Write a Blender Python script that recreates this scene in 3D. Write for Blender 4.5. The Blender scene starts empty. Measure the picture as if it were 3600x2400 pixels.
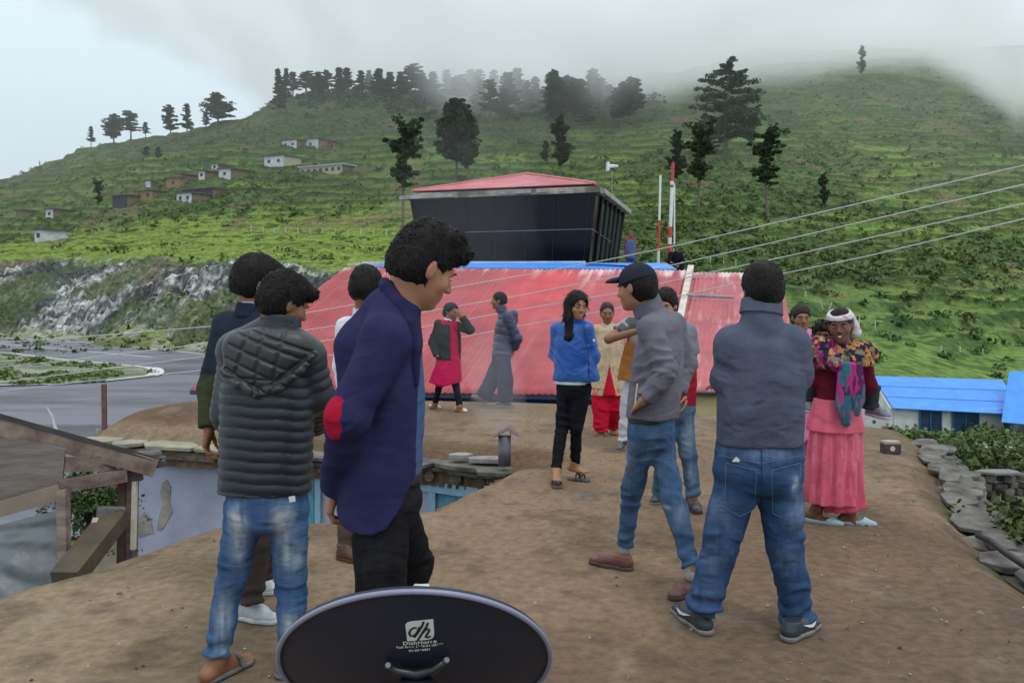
import bpy, math, random, time
import numpy as np
from mathutils import Vector, Matrix
T0 = time.time()
random.seed(7)
scene = bpy.context.scene
# ---------------- camera, world, sun, exposure ----------------
F = 1950.0; CX = 1176.0; HY = 700.0; H = 1.5      # focal length and horizon in units of a 2352 wide picture; eye height
cam_d = bpy.data.cameras.new("camera"); cam = bpy.data.objects.new("camera", cam_d)
scene.collection.objects.link(cam)
cam.location = (0, 0, H); cam.rotation_euler = (math.radians(90), 0, 0)
cam_d.sensor_width = 36; cam_d.lens = 36 * F / 2352; cam_d.shift_y = (HY - 783.3) / 2352
cam_d.clip_start = 0.05; cam_d.clip_end = 6000
scene.camera = cam
scene.view_settings.view_transform = 'Standard'; scene.view_settings.look = 'None'
scene.view_settings.exposure = 0.0; scene.view_settings.gamma = 1.0
scene.cycles.max_bounces = 14; scene.cycles.diffuse_bounces = 3; scene.cycles.glossy_bounces = 3; scene.cycles.volume_bounces = 12
scene.cycles.transparent_max_bounces = 12
SUN_EL, SUN_ROT = math.radians(58), math.radians(150)
world = bpy.data.worlds.new("World"); scene.world = world; world.use_nodes = True
wn = world.node_tree; wn.nodes.clear()
def N(nt, t, **kw):
    n = nt.nodes.new(t)
    for k, v in kw.items(): setattr(n, k, v)
    return n
out = N(wn, 'ShaderNodeOutputWorld'); bg = N(wn, 'ShaderNodeBackground'); bg.inputs[1].default_value = 0.1
sky = N(wn, 'ShaderNodeTexSky'); sky.sky_type = 'NISHITA'; sky.sun_disc = False
sky.sun_elevation = SUN_EL; sky.sun_rotation = SUN_ROT
tc = N(wn, 'ShaderNodeTexCoord'); sp = N(wn, 'ShaderNodeSeparateXYZ'); wn.links.new(tc.outputs['Generated'], sp.inputs[0])
nz = N(wn, 'ShaderNodeTexNoise'); nz.inputs['Scale'].default_value = 1.6; nz.inputs['Detail'].default_value = 3
wn.links.new(tc.outputs['Generated'], nz.inputs['Vector'])
ad = N(wn, 'ShaderNodeMath', operation='MULTIPLY_ADD'); wn.links.new(nz.outputs[0], ad.inputs[0]); ad.inputs[1].default_value = 0.18
wn.links.new(sp.outputs['Z'], ad.inputs[2])
cr = N(wn, 'ShaderNodeValToRGB'); wn.links.new(ad.outputs[0], cr.inputs[0])
e = cr.color_ramp.elements
e[0].position = 0.10; e[0].color = (0.60, 0.70, 0.745, 1)
e[1].position = 0.46; e[1].color = (0.80, 0.93, 1.0, 1)
x = e.new(0.26); x.color = (0.66, 0.785, 0.85, 1)
x = e.new(1.0); x.color = (1.42, 1.50, 1.60, 1)
sc_ = N(wn, 'ShaderNodeVectorMath', operation='SCALE'); sc_.inputs['Scale'].default_value = 10.2
wn.links.new(cr.outputs[0], sc_.inputs[0])
s2 = N(wn, 'ShaderNodeVectorMath', operation='SCALE'); s2.inputs['Scale'].default_value = 0.10
wn.links.new(sky.outputs[0], s2.inputs[0])
av = N(wn, 'ShaderNodeVectorMath', operation='ADD'); wn.links.new(sc_.outputs[0], av.inputs[0]); wn.links.new(s2.outputs[0], av.inputs[1])
wn.links.new(av.outputs[0], bg.inputs[0]); wn.links.new(bg.outputs[0], out.inputs[0])
sd = bpy.data.lights.new("sun", 'SUN'); sd.energy = 0.7; sd.angle = math.radians(12); sd.color = (1.0, 0.95, 0.88)
sun = bpy.data.objects.new("sun", sd); scene.collection.objects.link(sun)
sun.rotation_euler = (math.radians(90) - SUN_EL, 0, math.radians(180) - SUN_ROT + math.radians(0))
sun['kind'] = 'helper'

# ---------------- helpers ----------------
def at(px, py, d, dz=0.0):
    return np.array([(px - CX) / F * d, d, H + (HY - py) / F * d + dz])
def gp(px, py, z=0.0):                      # pixel on the horizontal plane z
    d = (H - z) * F / (py - HY)
    return np.array([(px - CX) / F * d, d, z])
COL = scene.collection
def tag(o, label=None, cat=None, group=None, kind=None):
    if label: o['label'] = label
    if cat: o['category'] = cat
    if group: o['group'] = group
    if kind: o['kind'] = kind
    return o
def empty(name, loc, label=None, cat=None, group=None, rz=0.0):
    o = bpy.data.objects.new(name, None); COL.objects.link(o); o.location = loc; o.rotation_euler = (0, 0, rz)
    o.empty_display_size = 0.1
    return tag(o, label, cat, group)
def mesh_obj(name, verts, faces, mat, parent=None, smooth=False, cols=None, world_coords=True):
    v = np.asarray(verts, dtype=np.float32).reshape(-1, 3)
    me = bpy.data.meshes.new(name)
    if isinstance(faces, np.ndarray):
        nf, k = faces.shape
        me.vertices.add(len(v)); me.vertices.foreach_set('co', v.ravel())
        me.loops.add(nf * k); me.loops.foreach_set('vertex_index', faces.astype(np.int32).ravel())
        me.polygons.add(nf); me.polygons.foreach_set('loop_start', np.arange(0, nf * k, k, dtype=np.int32))
        try: me.polygons.foreach_set('loop_total', np.full(nf, k, dtype=np.int32))
        except Exception: pass
        me.update(calc_edges=True)
    else:
        me.from_pydata(v.tolist(), [], faces); me.update()
    if smooth: me.polygons.foreach_set('use_smooth', np.ones(len(me.polygons), dtype=bool))
    if cols is not None:
        ca = me.color_attributes.new('Col', 'FLOAT_COLOR', 'POINT')
        c = np.ones((len(v), 4), dtype=np.float32); c[:, :3] = cols; ca.data.foreach_set('color', c.ravel())
    if isinstance(mat, (list, tuple)):
        for m_ in mat: me.materials.append(m_)
    elif mat: me.materials.append(mat)
    o = bpy.data.objects.new(name, me); COL.objects.link(o)
    if parent:
        o.parent = parent
        if world_coords: o.matrix_parent_inverse = Matrix.LocRotScale(parent.location, parent.rotation_euler, parent.scale).inverted()
    return o
def link(nt, a, b): nt.links.new(a, b)
def add_folds(m, scale, strength, dist, detail=3):     # soft creases on top of the fine weave
    nt = m.node_tree; b = nt.nodes['Principled BSDF']; t = N(nt, 'ShaderNodeTexCoord'); mp = N(nt, 'ShaderNodeMapping'); mp.inputs['Scale'].default_value = scale; link(nt, t.outputs['Object'], mp.inputs[0])
    n = N(nt, 'ShaderNodeTexNoise'); n.inputs['Scale'].default_value = 1; n.inputs['Detail'].default_value = detail; n.inputs['Distortion'].default_value = 1.2; link(nt, mp.outputs[0], n.inputs['Vector'])
    a = N(nt, 'ShaderNodeMath', operation='SUBTRACT'); link(nt, n.outputs[0], a.inputs[0]); a.inputs[1].default_value = .5
    c = N(nt, 'ShaderNodeMath', operation='ABSOLUTE'); link(nt, a.outputs[0], c.inputs[0])
    bp = N(nt, 'ShaderNodeBump'); bp.invert = True; bp.inputs['Strength'].default_value = strength; bp.inputs['Distance'].default_value = dist; link(nt, c.outputs[0], bp.inputs['Height'])
    old = b.inputs['Normal'].links[0].from_node if b.inputs['Normal'].links else None
    if old: link(nt, bp.outputs[0], old.inputs['Normal'])
    else: link(nt, bp.outputs[0], b.inputs['Normal'])
    return m
def mat(name, col, rough=0.8, col2=None, scale=5.0, bump=0.0, bscale=None, metallic=0.0, spec=0.3, detail=5, attr=False, contrast=(0.35, 0.65), stretch=None, sheen=0.0, trans=0.0, bdist=0.02):
    m = bpy.data.materials.new(name); m.use_nodes = True; nt = m.node_tree; b = nt.nodes['Principled BSDF']
    b.inputs['Roughness'].default_value = rough; b.inputs['Metallic'].default_value = metallic
    b.inputs['Specular IOR Level'].default_value = spec
    if sheen: b.inputs['Sheen Weight'].default_value = sheen
    if trans: b.inputs['Alpha'].default_value = 1 - trans
    c4 = (*col, 1)
    t = N(nt, 'ShaderNodeTexCoord'); src = t.outputs['Object']
    if stretch:
        mp = N(nt, 'ShaderNodeMapping'); mp.inputs['Scale'].default_value = stretch; link(nt, src, mp.inputs[0]); src = mp.outputs[0]
    base = None
    if attr:
        a = N(nt, 'ShaderNodeAttribute', attribute_name='Col'); base = a.outputs['Color']
    if col2 is not None or attr:
        n = N(nt, 'ShaderNodeTexNoise'); n.inputs['Scale'].default_value = scale; n.inputs['Detail'].default_value = detail
        n.inputs['Roughness'].default_value = 0.62
        link(nt, src, n.inputs['Vector'])
        r = N(nt, 'ShaderNodeValToRGB'); link(nt, n.outputs[0], r.inputs[0])
        r.color_ramp.elements[0].position, r.color_ramp.elements[1].position = contrast
        if attr:
            k = 0.18 if col2 is None else col2[0]
            r.color_ramp.elements[0].color = (1 - k,) * 3 + (1,); r.color_ramp.elements[1].color = (1 + k,) * 3 + (1,)
            mx = N(nt, 'ShaderNodeMix', data_type='RGBA', blend_type='MULTIPLY'); mx.inputs[0].default_value = 1
            link(nt, base, mx.inputs[6]); link(nt, r.outputs[0], mx.inputs[7]); link(nt, mx.outputs[2], b.inputs['Base Color'])
        else:
            r.color_ramp.elements[0].color = c4; r.color_ramp.elements[1].color = (*col2, 1)
            link(nt, r.outputs[0], b.inputs['Base Color'])
    else: b.inputs['Base Color'].default_value = c4
    if bump:
        n2 = N(nt, 'ShaderNodeTexNoise'); n2.inputs['Scale'].default_value = bscale or scale * 3; n2.inputs['Detail'].default_value = 6
        link(nt, src, n2.inputs['Vector'])
        bp = N(nt, 'ShaderNodeBump'); bp.inputs['Strength'].default_value = bump; bp.inputs['Distance'].default_value = bdist
        link(nt, n2.outputs[0], bp.inputs['Height']); link(nt, bp.outputs[0], b.inputs['Normal'])
    return m
# numpy value noise
def _h(ix, iy, iz, s):
    n = (ix.astype(np.int64) * 374761393 + iy.astype(np.int64) * 668265263 + iz.astype(np.int64) * 2147483647 + s * 974711) & 0x7fffffff
    n = ((n ^ (n >> 13)) * 1274126177) & 0x7fffffff
    n = (n ^ (n >> 16)) & 0xffffff
    return n.astype(np.float32) / 0xffffff
def vnoise(x, y, z=None, s=0):
    x = np.asarray(x, dtype=np.float32); y = np.asarray(y, dtype=np.float32)
    z = np.zeros_like(x) if z is None else np.asarray(z, dtype=np.float32)
    x, y, z = np.broadcast_arrays(x, y, z)
    fx, fy, fz = np.floor(x), np.floor(y), np.floor(z); tx, ty, tz = x - fx, y - fy, z - fz
    tx = tx * tx * (3 - 2 * tx); ty = ty * ty * (3 - 2 * ty); tz = tz * tz * (3 - 2 * tz)
    r = 0
    for dx in (0, 1):
        for dy in (0, 1):
            for dz in (0, 1):
                w = (tx if dx else 1 - tx) * (ty if dy else 1 - ty) * (tz if dz else 1 - tz)
                r = r + w * _h(fx + dx, fy + dy, fz + dz, s)
    return r
def fbm(x, y, z=None, s=0, o=4):
    a, r, t = 1.0, 0, 0
    for i in range(o):
        k = 2.03 ** i
        r = r + a * vnoise(np.asarray(x) * k, np.asarray(y) * k, None if z is None else np.asarray(z) * k, s + i * 17); t += a; a *= 0.5
    return r / t
def sstep(a, b, x):
    t = np.clip((x - a) / (b - a), 0, 1); return t * t * (3 - 2 * t)
class MB:
    """collects simple solids and links them as one mesh"""
    def __init__(s): s.v, s.f = [], []
    def add(s, v, f):
        n = len(s.v); s.v += [tuple(map(float, p)) for p in v]; s.f += [tuple(i + n for i in q) for q in f]; return s
    def hexa(s, p):      # p: 4 bottom + 4 top points (same winding)
        return s.add(p, [(3, 2, 1, 0), (4, 5, 6, 7), (0, 1, 5, 4), (1, 2, 6, 5), (2, 3, 7, 6), (3, 0, 4, 7)])
    def box(s, x0, x1, y0, y1, z0, z1):
        return s.hexa([(x0, y0, z0), (x1, y0, z0), (x1, y1, z0), (x0, y1, z0), (x0, y0, z1), (x1, y0, z1), (x1, y1, z1), (x0, y1, z1)])
    def beam(s, a, b, w, h, up=(0, 0, 1)):     # rectangular bar from a to b, w wide, h high
        a, b = Vector(a), Vector(b); d = (b - a).normalized(); u = Vector(up); sd = d.cross(u)
        if sd.length < 1e-4: sd = d.cross(Vector((0, 1, 0)))
        sd.normalize(); u = sd.cross(d).normalized(); sd *= w / 2; u *= h / 2
        return s.hexa([a - sd - u, a + sd - u, b + sd - u, b - sd - u, a - sd + u, a + sd + u, b + sd + u, b - sd + u])
    def tube(s, pts, rad, n=8, caps=True):
        pts = [Vector(p) for p in pts]; rs = rad if isinstance(rad, (list, tuple)) else [rad] * len(pts)
        vs, fs = [], []; ref = Vector((0.31, 0.2, 0.93)).normalized()
        for i, p in enumerate(pts):
            d = (pts[min(i + 1, len(pts) - 1)] - pts[max(i - 1, 0)]).normalized()
            if abs(d.dot(ref)) > 0.97: ref = Vector((1, 0.1, 0)).normalized()
            a = d.cross(ref).normalized(); b = d.cross(a)
            for k in range(n):
                t = 2 * math.pi * k / n; vs.append(p + (a * math.cos(t) + b * math.sin(t)) * rs[i])
        for i in range(len(pts) - 1):
            for k in range(n):
                fs.append((i * n + k, i * n + (k + 1) % n, (i + 1) * n + (k + 1) % n, (i + 1) * n + k))
        if caps: fs.append(tuple(range(n))[::-1]); fs.append(tuple((len(pts) - 1) * n + k for k in range(n)))
        return s.add(vs, fs)
    def build(s, name, m, parent=None, smooth=False, bevel=0.0):
        o = mesh_obj(name, s.v, s.f, m, parent, smooth)
        if bevel:
            b = o.modifiers.new('b', 'BEVEL'); b.width = bevel; b.segments = 2; b.limit_method = 'ANGLE'
        return o
def prism(mb, poly, z0, z1):
    n = len(poly); v = [(p[0], p[1], z0) for p in poly] + [(p[0], p[1], z1) for p in poly]
    mb.add(v, [tuple(range(n))[::-1], tuple(range(n, 2 * n))] + [(i, (i + 1) % n, n + (i + 1) % n, n + i) for i in range(n)])
# ---------------- terrain ----------------
COLS = {
 -500: [(170,None),(190,640),(215,610),(300,585),(360,560),(460,500),(560,470),(700,520)],
 10: [(153,None),(168,690),(185,640),(200,602),(230,590),(270,572),(310,552),(350,505),(420,450),(520,404),(700,470)],
 120: [(145,None),(160,690),(180,625),(197,596),(230,580),(270,565),(310,540),(350,490),(420,430),(520,362),(700,440)],
 200: [(139,None),(154,690),(172,620),(192,592),(230,570),(270,545),(310,510),(350,470),(420,405),(520,333),(700,400)],
 400: [(112,None),(130,700),(150,620),(175,588),(220,560),(260,530),(310,480),(350,430),(420,370),(520,300),(700,380)],
 540: [(102,None),(120,700),(140,615),(165,590),(220,560),(260,530),(310,470),(350,420),(420,350),(520,268),(700,340)],
 640: [(100,None),(118,700),(138,620),(160,600),(220,558),(260,528),(310,470),(350,415),(420,340),(500,262),(550,234),(600,226),(700,300)],
 760: [(98,None),(115,720),(135,640),(155,610),(220,560),(260,530),(310,475),(350,420),(420,340),(500,255),(550,225),(600,218),(700,260)],
 1000: [(98,None),(115,760),(135,650),(155,610),(200,570),(260,500),(310,440),(350,395),(420,330),(500,265),(560,228),(620,212),(700,240),(900,300)],
 1200: [(95,None),(112,760),(132,650),(155,608),(200,560),(260,485),(310,425),(350,385),(420,325),(500,268),(560,236),(640,208),(700,205),(900,270)],
 1500: [(90,None),(110,740),(130,650),(155,605),(200,550),(260,470),(310,410),(350,370),(420,310),(500,255),(560,220),(640,180),(740,165),(900,210)],
 1750: [(45,None),(62,880),(72,810),(85,745),(105,700),(130,655),(160,610),(200,560),(260,480),(310,415),(350,375),(420,315),(500,255),(560,215),(640,175),(760,122),(860,110),(1000,170)],
 2000: [(45,1003),(52,985),(58,870),(66,840),(78,790),(95,740),(115,705),(140,660),(200,590),(260,500),(310,430),(370,370),(450,300),(520,245),(600,190),(700,138),(800,112),(1000,180)],
 2352: [(45,1003),(60,965),(70,890),(80,850),(95,800),(115,760),(140,700),(200,610),(260,520),(310,455),(370,390),(450,315),(520,260),(600,200),(700,140),(800,105),(1000,170)],
 3000: [(45,1003),(60,965),(70,900),(80,860),(95,800),(115,760),(140,700),(200,610),(260,520),(310,455),(370,390),(450,315),(520,260),(600,200),(700,135),(800,80),(1000,0)],
}
_cx = np.array(sorted(COLS)); _dg = np.geomspace(4, 1500, 900)
_tab = []
for c in _cx:
    zb = np.interp(c, [1500, 1800], [-4.1, -5.5])
    dd, zz = [3.0, 12.0], [-2.6 if c > 1900 else zb, -3.6 if c > 1900 else zb]
    if c > 1900: dd.append(26); zz.append(zb)
    for d, y in COLS[c]:
        dd.append(d); zz.append(zb if y is None else H + (HY - y) / F * d)
    zl = zz[-1]; dd.append(1600); zz.append(zl)
    _tab.append(np.interp(_dg, dd, zz))
_tab = np.array(_tab)
def zbase(px, d):
    px = np.asarray(px, dtype=float); d = np.asarray(d, dtype=float)
    px, d = np.broadcast_arrays(px, d)
    u = np.interp(px, _cx, np.arange(len(_cx))); i = np.clip(u.astype(int), 0, len(_cx) - 2); t = u - i; t = t * t * (3 - 2 * t) * 0.5 + t * 0.5
    w = np.interp(d, _dg, np.arange(len(_dg))); j = np.clip(w.astype(int), 0, len(_dg) - 2); s = w - j
    a = _tab[i, j] * (1 - s) + _tab[i, j + 1] * s; b = _tab[i + 1, j] * (1 - s) + _tab[i + 1, j + 1] * s
    return a * (1 - t) + b * t
def terrain(px, d, full=False):
    px = np.asarray(px, dtype=float); d = np.asarray(d, dtype=float); px, d = np.broadcast_arrays(px, d)
    X = (px - CX) / F * d; z = zbase(px, d)
    slope = (zbase(px, d * 1.02) - zbase(px, d * 0.98)) / (d * 0.04)
    foot = np.interp(px, [-500, 10, 120, 200, 400, 540, 640, 1500, 1750, 2000, 2352], [170, 153, 145, 139, 112, 102, 100, 90, 58, 56, 66])
    above = sstep(0, 12, d - foot)
    tend = np.interp(px, [-500, 10, 120, 200, 400, 540, 640, 760, 1000], [214, 199, 195, 192, 172, 160, 157, 152, 150])
    cn = (fbm(X * .045, d * .045, z * .05, 3) - .5) * 34
    cliff = sstep(0, 6, d - foot + cn * .15) * (1 - sstep(-5, 3, d - tend + cn)) * (1 - sstep(820, 900, px))
    hillw = sstep(8, 40, d - foot) * (1 - cliff)
    z2 = z + hillw * ((fbm(X * .012, d * .012, None, 5) - .5) * 9 * sstep(150, 350, d) + (fbm(X * .05, d * .05, None, 8) - .5) * 3.0)
    q = 2.3 + 1.4 * sstep(230, 480, d)
    w = z2 + (fbm(X * .02, d * .02, None, 11) - .5) * 8 + (fbm(X * .11, d * .11, None, 12) - .5) * 1.4
    k = w / q; fr = k - np.floor(k); ris = sstep(0.62, 0.98, fr)
    zt = z2 + hillw * (ris - fr) * q * (0.75 - .4 * (1 - sstep(255, 320, d)) * (px < 1400))
    rock = cliff * ((fbm(X * .09, d * .09, z * .10, 21, 3) - .5) * 4.5 - np.abs(fbm(X * .28 + z * .25, d * .22, z * .3, 25, 5) - .5) * 6 - np.abs(fbm(X * .9 + z * .5, d * .5, z * .9, 27, 4) - .5) * 3.2)
    zt = zt + rock + (1 - above) * 0.0
    zt = zt + sstep(5, 30, d - foot) * (fbm(X * .5, d * .5, None, 31) - .5) * 0.7
    if full: return zt, X, z, cliff, hillw, ris, slope, np.floor(k), foot
    return zt
def find_d(px, py, d0=60, d1=900):
    ds = np.geomspace(d0, d1, 800); z = terrain(px, ds); y = HY - (z - H) / ds * F
    i = np.argmax(y <= py)
    return float(ds[i]) if y[i] <= py else float(ds[np.argmin(y)])
def on_hill(px, py, d0=60, d1=900):
    d = find_d(px, py, d0, d1); return np.array([(px - CX) / F * d, d, float(terrain(px, d))])
pxs = np.arange(-520, 3000, 4.0)
ds = np.concatenate([np.geomspace(4, 60, 60)[:-1], np.geomspace(60, 98, 60)[:-1], np.geomspace(98, 215, 230)[:-1], np.geomspace(215, 640, 330)[:-1], np.geomspace(640, 1500, 90)])
PX, DD = np.meshgrid(pxs, ds)
Z, X, Zb, cliff, hillw, ris, slope, kk, foot = terrain(PX, DD, True)
nr, nc = Z.shape
verts = np.stack([X, DD, Z], -1).reshape(-1, 3)
idx = np.arange(nr * nc).reshape(nr, nc)
faces = np.stack([idx[:-1, :-1], idx[:-1, 1:], idx[1:, 1:], idx[1:, :-1]], -1).reshape(-1, 4)
def mixc(a, b, t): t = t[..., None]; return a * (1 - t) + b * t
A = lambda *c: np.array(c, dtype=np.float32)
patch = _h(kk, np.floor(X / (22 + 14 * _h(kk, kk * 0, kk * 0, 4)) + _h(kk, kk, kk * 0, 2) * 7), kk * 0, 9)
g = mixc(A(.080, .125, .036), A(.130, .200, .050), sstep(.35, 1, patch))
g = mixc(g, A(.095, .120, .050), sstep(.7, .75, _h(kk + 5, np.floor(X / 31), kk * 0, 6)) * .7)
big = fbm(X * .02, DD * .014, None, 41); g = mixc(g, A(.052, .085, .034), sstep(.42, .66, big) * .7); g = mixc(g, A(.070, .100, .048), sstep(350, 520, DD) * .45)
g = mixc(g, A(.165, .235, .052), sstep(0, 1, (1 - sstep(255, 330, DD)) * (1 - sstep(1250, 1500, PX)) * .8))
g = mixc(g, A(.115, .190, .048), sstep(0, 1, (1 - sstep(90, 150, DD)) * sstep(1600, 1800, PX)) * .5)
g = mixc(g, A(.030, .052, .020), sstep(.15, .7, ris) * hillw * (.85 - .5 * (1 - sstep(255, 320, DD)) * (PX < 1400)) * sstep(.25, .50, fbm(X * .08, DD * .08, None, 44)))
sp_ = fbm(X * .35, DD * .35, None, 50, 3); g = mixc(g, A(.028, .055, .018), sstep(.56, .70, sp_) * .8 * sstep(150, 260, DD + (PX > 1500) * 150))
br = fbm(X * .045, DD * .03, None, 61); g = mixc(g, A(.14, .11, .07), sstep(.66, .74, br) * .55)
rk = fbm(X * .12 - Zb * .10, DD * .10, Zb * .16, 71, 5); rk2 = fbm(X * 1.3 - Zb * 1.1, DD * .8, Zb * 1.0, 75, 4); rk3 = 1 - 2 * np.abs(fbm(X * .5 - Zb * .5, DD * .4, Zb * .5, 77, 4) - .5)
rc_ = mixc(A(.075, .088, .085), A(.22, .24, .24), sstep(.42, .56, rk))
rc_ = mixc(rc_, A(.40, .425, .415), sstep(.54, .66, rk2) * sstep(.44, .56, rk + .06 * (PX > 330)))
rc_ = mixc(rc_, A(.030, .038, .040), sstep(.50, .58, 1 - rk2) * .75); rc_ = mixc(rc_, A(.03, .035, .035), sstep(.93, .985, rk3) * .8)
rc_ = mixc(rc_, A(.13, .105, .065), sstep(.58, .68, fbm(X * .07, DD * .07, Zb * .1, 79)) * .6)
rc_ = mixc(rc_, A(.075, .105, .045), sstep(.56, .64, fbm(X * .09, DD * .09, Zb * .14, 83)) * .7)
g = mixc(g, rc_, cliff)
topb = sstep(.25, .5, slope) * (1 - cliff) * (1 - sstep(190, 225, DD)) * (PX < 900); g = mixc(g, A(.13, .12, .06), topb * .5)
flat = 1 - sstep(-4, 6, DD - foot)
low = mixc(A(.10, .13, .05), A(.20, .19, .14), sstep(.4, .6, fbm(X * .3, DD * .3, None, 90)))
low = mixc(low, A(.26, .27, .25), sstep(-9, -3, DD - foot) * sstep(.5, .6, fbm(X * .2, DD * .2, None, 95)) * .8)
g = mixc(g, low, flat)
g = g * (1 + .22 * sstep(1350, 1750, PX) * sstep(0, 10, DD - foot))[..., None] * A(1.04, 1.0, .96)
m_ground = mat('hillside_grass', (0, 0, 0), 0.95, (0.42,), 1.0, bump=0.6, bscale=2.2, attr=True, spec=0.05, bdist=0.5)
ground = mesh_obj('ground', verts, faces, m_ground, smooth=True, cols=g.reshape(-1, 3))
tag(ground, kind='structure')
# ---------------- airport apron ----------------
def flat_poly(name, pts, z, m, kind='structure', rim=None):
    p = [gp(x, y, z) for x, y in pts]
    n = len(p); mb = MB(); v = [tuple(q) for q in p] + [(q[0], q[1], z - 0.05) for q in p]
    mb.add(v, [tuple(range(n))] + [(i, (i + 1) % n, n + (i + 1) % n, n + i) for i in range(n)])
    return tag(mb.build(name, m), kind=kind)
m_asph = mat('asphalt', (.030, .031, .044), .5, (.12, .12, .15), .12, bump=.3, bscale=3, spec=.5, stretch=(.6, 1.6, 1), detail=8, contrast=(.43, .57))
apron = [(-300, 755), (13, 773), (233, 786), (467, 811), (800, 850), (1100, 900), (1100, 1230), (-300, 1230)]
flat_poly('road', apron, -4.0, m_asph)
m_line = mat('road_paint', (.62, .62, .60), .7, (.42, .42, .42), 2.0)
def strip(pts, w, z, name='road_line'):
    P = [gp(x, y, z) for x, y in pts]; v, f = [], []
    for i, p in enumerate(P):
        a = P[max(i - 1, 0)]; b = P[min(i + 1, len(P) - 1)]; t = b - a; t /= np.linalg.norm(t); n = np.array([-t[1], t[0], 0]) * w / 2
        v += [p + n, p - n]
    f = [(2 * i, 2 * i + 1, 2 * i + 3, 2 * i + 2) for i in range(len(P) - 1)]
    return tag(mesh_obj(name, v, f, m_line), kind='structure')
isl = [(-200, 800), (13, 809), (143, 824), (300, 838), (353, 844), (366, 853), (347, 862), (233, 874), (117, 881), (13, 883), (-200, 886)]
m_isl = mat('island_grass', (.085, .12, .045), .95, (.24, .235, .19), .35, bump=.5, bscale=2, contrast=(.42, .60), bdist=.2)
flat_poly('island_grass', isl, -3.93, m_isl)
strip(isl[:4] + [(345, 843)], .45, -3.92); strip([(345, 843), (353, 844.5), (359, 848), (361, 853.5), (356, 858), (345, 862)], 1.1, -3.915); strip([(345, 862)] + isl[7:], .45, -3.92)
strip([(-100, 766), (13, 774.5), (233, 787.5), (467, 812)], .4, -3.99); strip([(-100, 780), (13, 789), (133, 800), (347, 819)], .35, -3.99)
# ---------------- mud-roofed house we stand on ----------------
mud = [(-700, 1600), (-150, 1368), (10, 1322), (150, 1288), (300, 1240), (400, 1207), (490, 1178), (720, 1174), (960, 1153), (1040, 1111), (1110, 1083), (1168, 1050),
       (1150, 1056), (1100, 1045), (960, 1032), (720, 1020), (480, 1003), (195, 986), (240, 962), (330, 937), (460, 919), (700, 905), (965, 912), (1430, 925), (1590, 945), (1850, 955), (1990, 968),
       (2105, 984), (2135, 1005), (2160, 1070), (2225, 1170), (2310, 1262), (2430, 1345), (2900, 1640)]
poly = [gp(*p)[:2] for p in mud] ; poly[0] = np.array([-3.0, 2.5]); poly += [np.array([3.1, -3.0]), np.array([-3.6, -3.0])]
poly = np.array(poly)
def psd(P, poly):          # signed distance to polygon, negative inside
    x, y = P[:, 0], P[:, 1]; d = np.full(len(P), 1e9); ins = np.zeros(len(P), bool)
    for i in range(len(poly)):
        a, b = poly[i], poly[(i + 1) % len(poly)]; e = b - a; w = P - a
        t = np.clip((w @ e) / (e @ e), 0, 1); q = w - t[:, None] * e; d = np.minimum(d, np.hypot(q[:, 0], q[:, 1]))
        c = ((a[1] <= y) & (b[1] > y)) | ((b[1] <= y) & (a[1] > y))
        with np.errstate(divide='ignore', invalid='ignore'): xi = a[0] + (y - a[1]) / (b[1] - a[1]) * e[0]
        ins ^= c & (x < xi)
    return np.where(ins, -d, d)
house = empty('mud_house', (0, 0, 0), 'flat mud-roofed house with wide brown earth roof that the people stand on', 'house')
gx = np.arange(-6.6, 6.2, .045); gy = np.arange(-2.8, 14.6, .045); GX, GY = np.meshgrid(gx, gy)
P2 = np.stack([GX.ravel(), GY.ravel()], 1); sdp = psd(P2, poly)
wob = (fbm(P2[:, 0] * 3, P2[:, 1] * 3, None, 101) - .5) * .10; sdw = sdp + wob
def mud_z(x, y, sd):
    z = (fbm(x * .5, y * .5, None, 111) - .5) * .03 + (fbm(x * 3.3, y * 3.3, None, 115) - .5) * .014
    z = z + np.where(x + y * 0 > 0, 0, 0) - .16 * sstep(-.42, .02, sd) ** 1.6
    # heaped earth on the far left roof, the bank above the slates
    z = z + .16 * np.exp(-(((x + 4.3) / .95) ** 2 + ((y - 11.8) / 1.1) ** 2))
    z = z + .07 * sstep(2.9, 3.3, x - (y - 5) * .35) * (1 - sstep(-.35, -.05, sd)) * sstep(4, 5.5, y)
    return z
GZ = mud_z(P2[:, 0], P2[:, 1], sdw)
keep = (sdw < .05).reshape(GX.shape); idx = np.arange(GX.size).reshape(GX.shape)
fk = keep[:-1, :-1] & keep[1:, :-1] & keep[:-1, 1:] & keep[1:, 1:]
fc = np.stack([idx[:-1, :-1], idx[:-1, 1:], idx[1:, 1:], idx[1:, :-1]], -1)[fk]
vs = np.stack([P2[:, 0], P2[:, 1], GZ], 1)
# skirt round the boundary
ed = np.concatenate([fc[:, [0, 1]], fc[:, [1, 2]], fc[:, [2, 3]], fc[:, [3, 0]]]); key = set(map(tuple, ed.tolist()))
bd = np.array([e_ for e_ in key if (e_[1], e_[0]) not in key])
used = np.unique(fc); rm = np.full(len(vs), -1); rm[used] = np.arange(len(used)); V = vs[used]; fc = rm[fc]; bd = rm[bd]
bv = np.unique(bd); low1 = V[bv].copy(); low1[:, 2] -= .20; m2 = np.full(len(V), -1); m2[bv] = len(V) + np.arange(len(bv))
sk = np.stack([bd[:, 1], bd[:, 0], m2[bd[:, 0]], m2[bd[:, 1]]], 1)
V = np.concatenate([V, low1]); fc = np.concatenate([fc, sk])
x, y = V[:, 0], V[:, 1]; sd_ = psd(V[:, :2], poly)
c = mixc(A(.275, .205, .140), A(.205, .148, .102), sstep(.35, .65, fbm(x * .55, y * .4, None, 121)))
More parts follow.
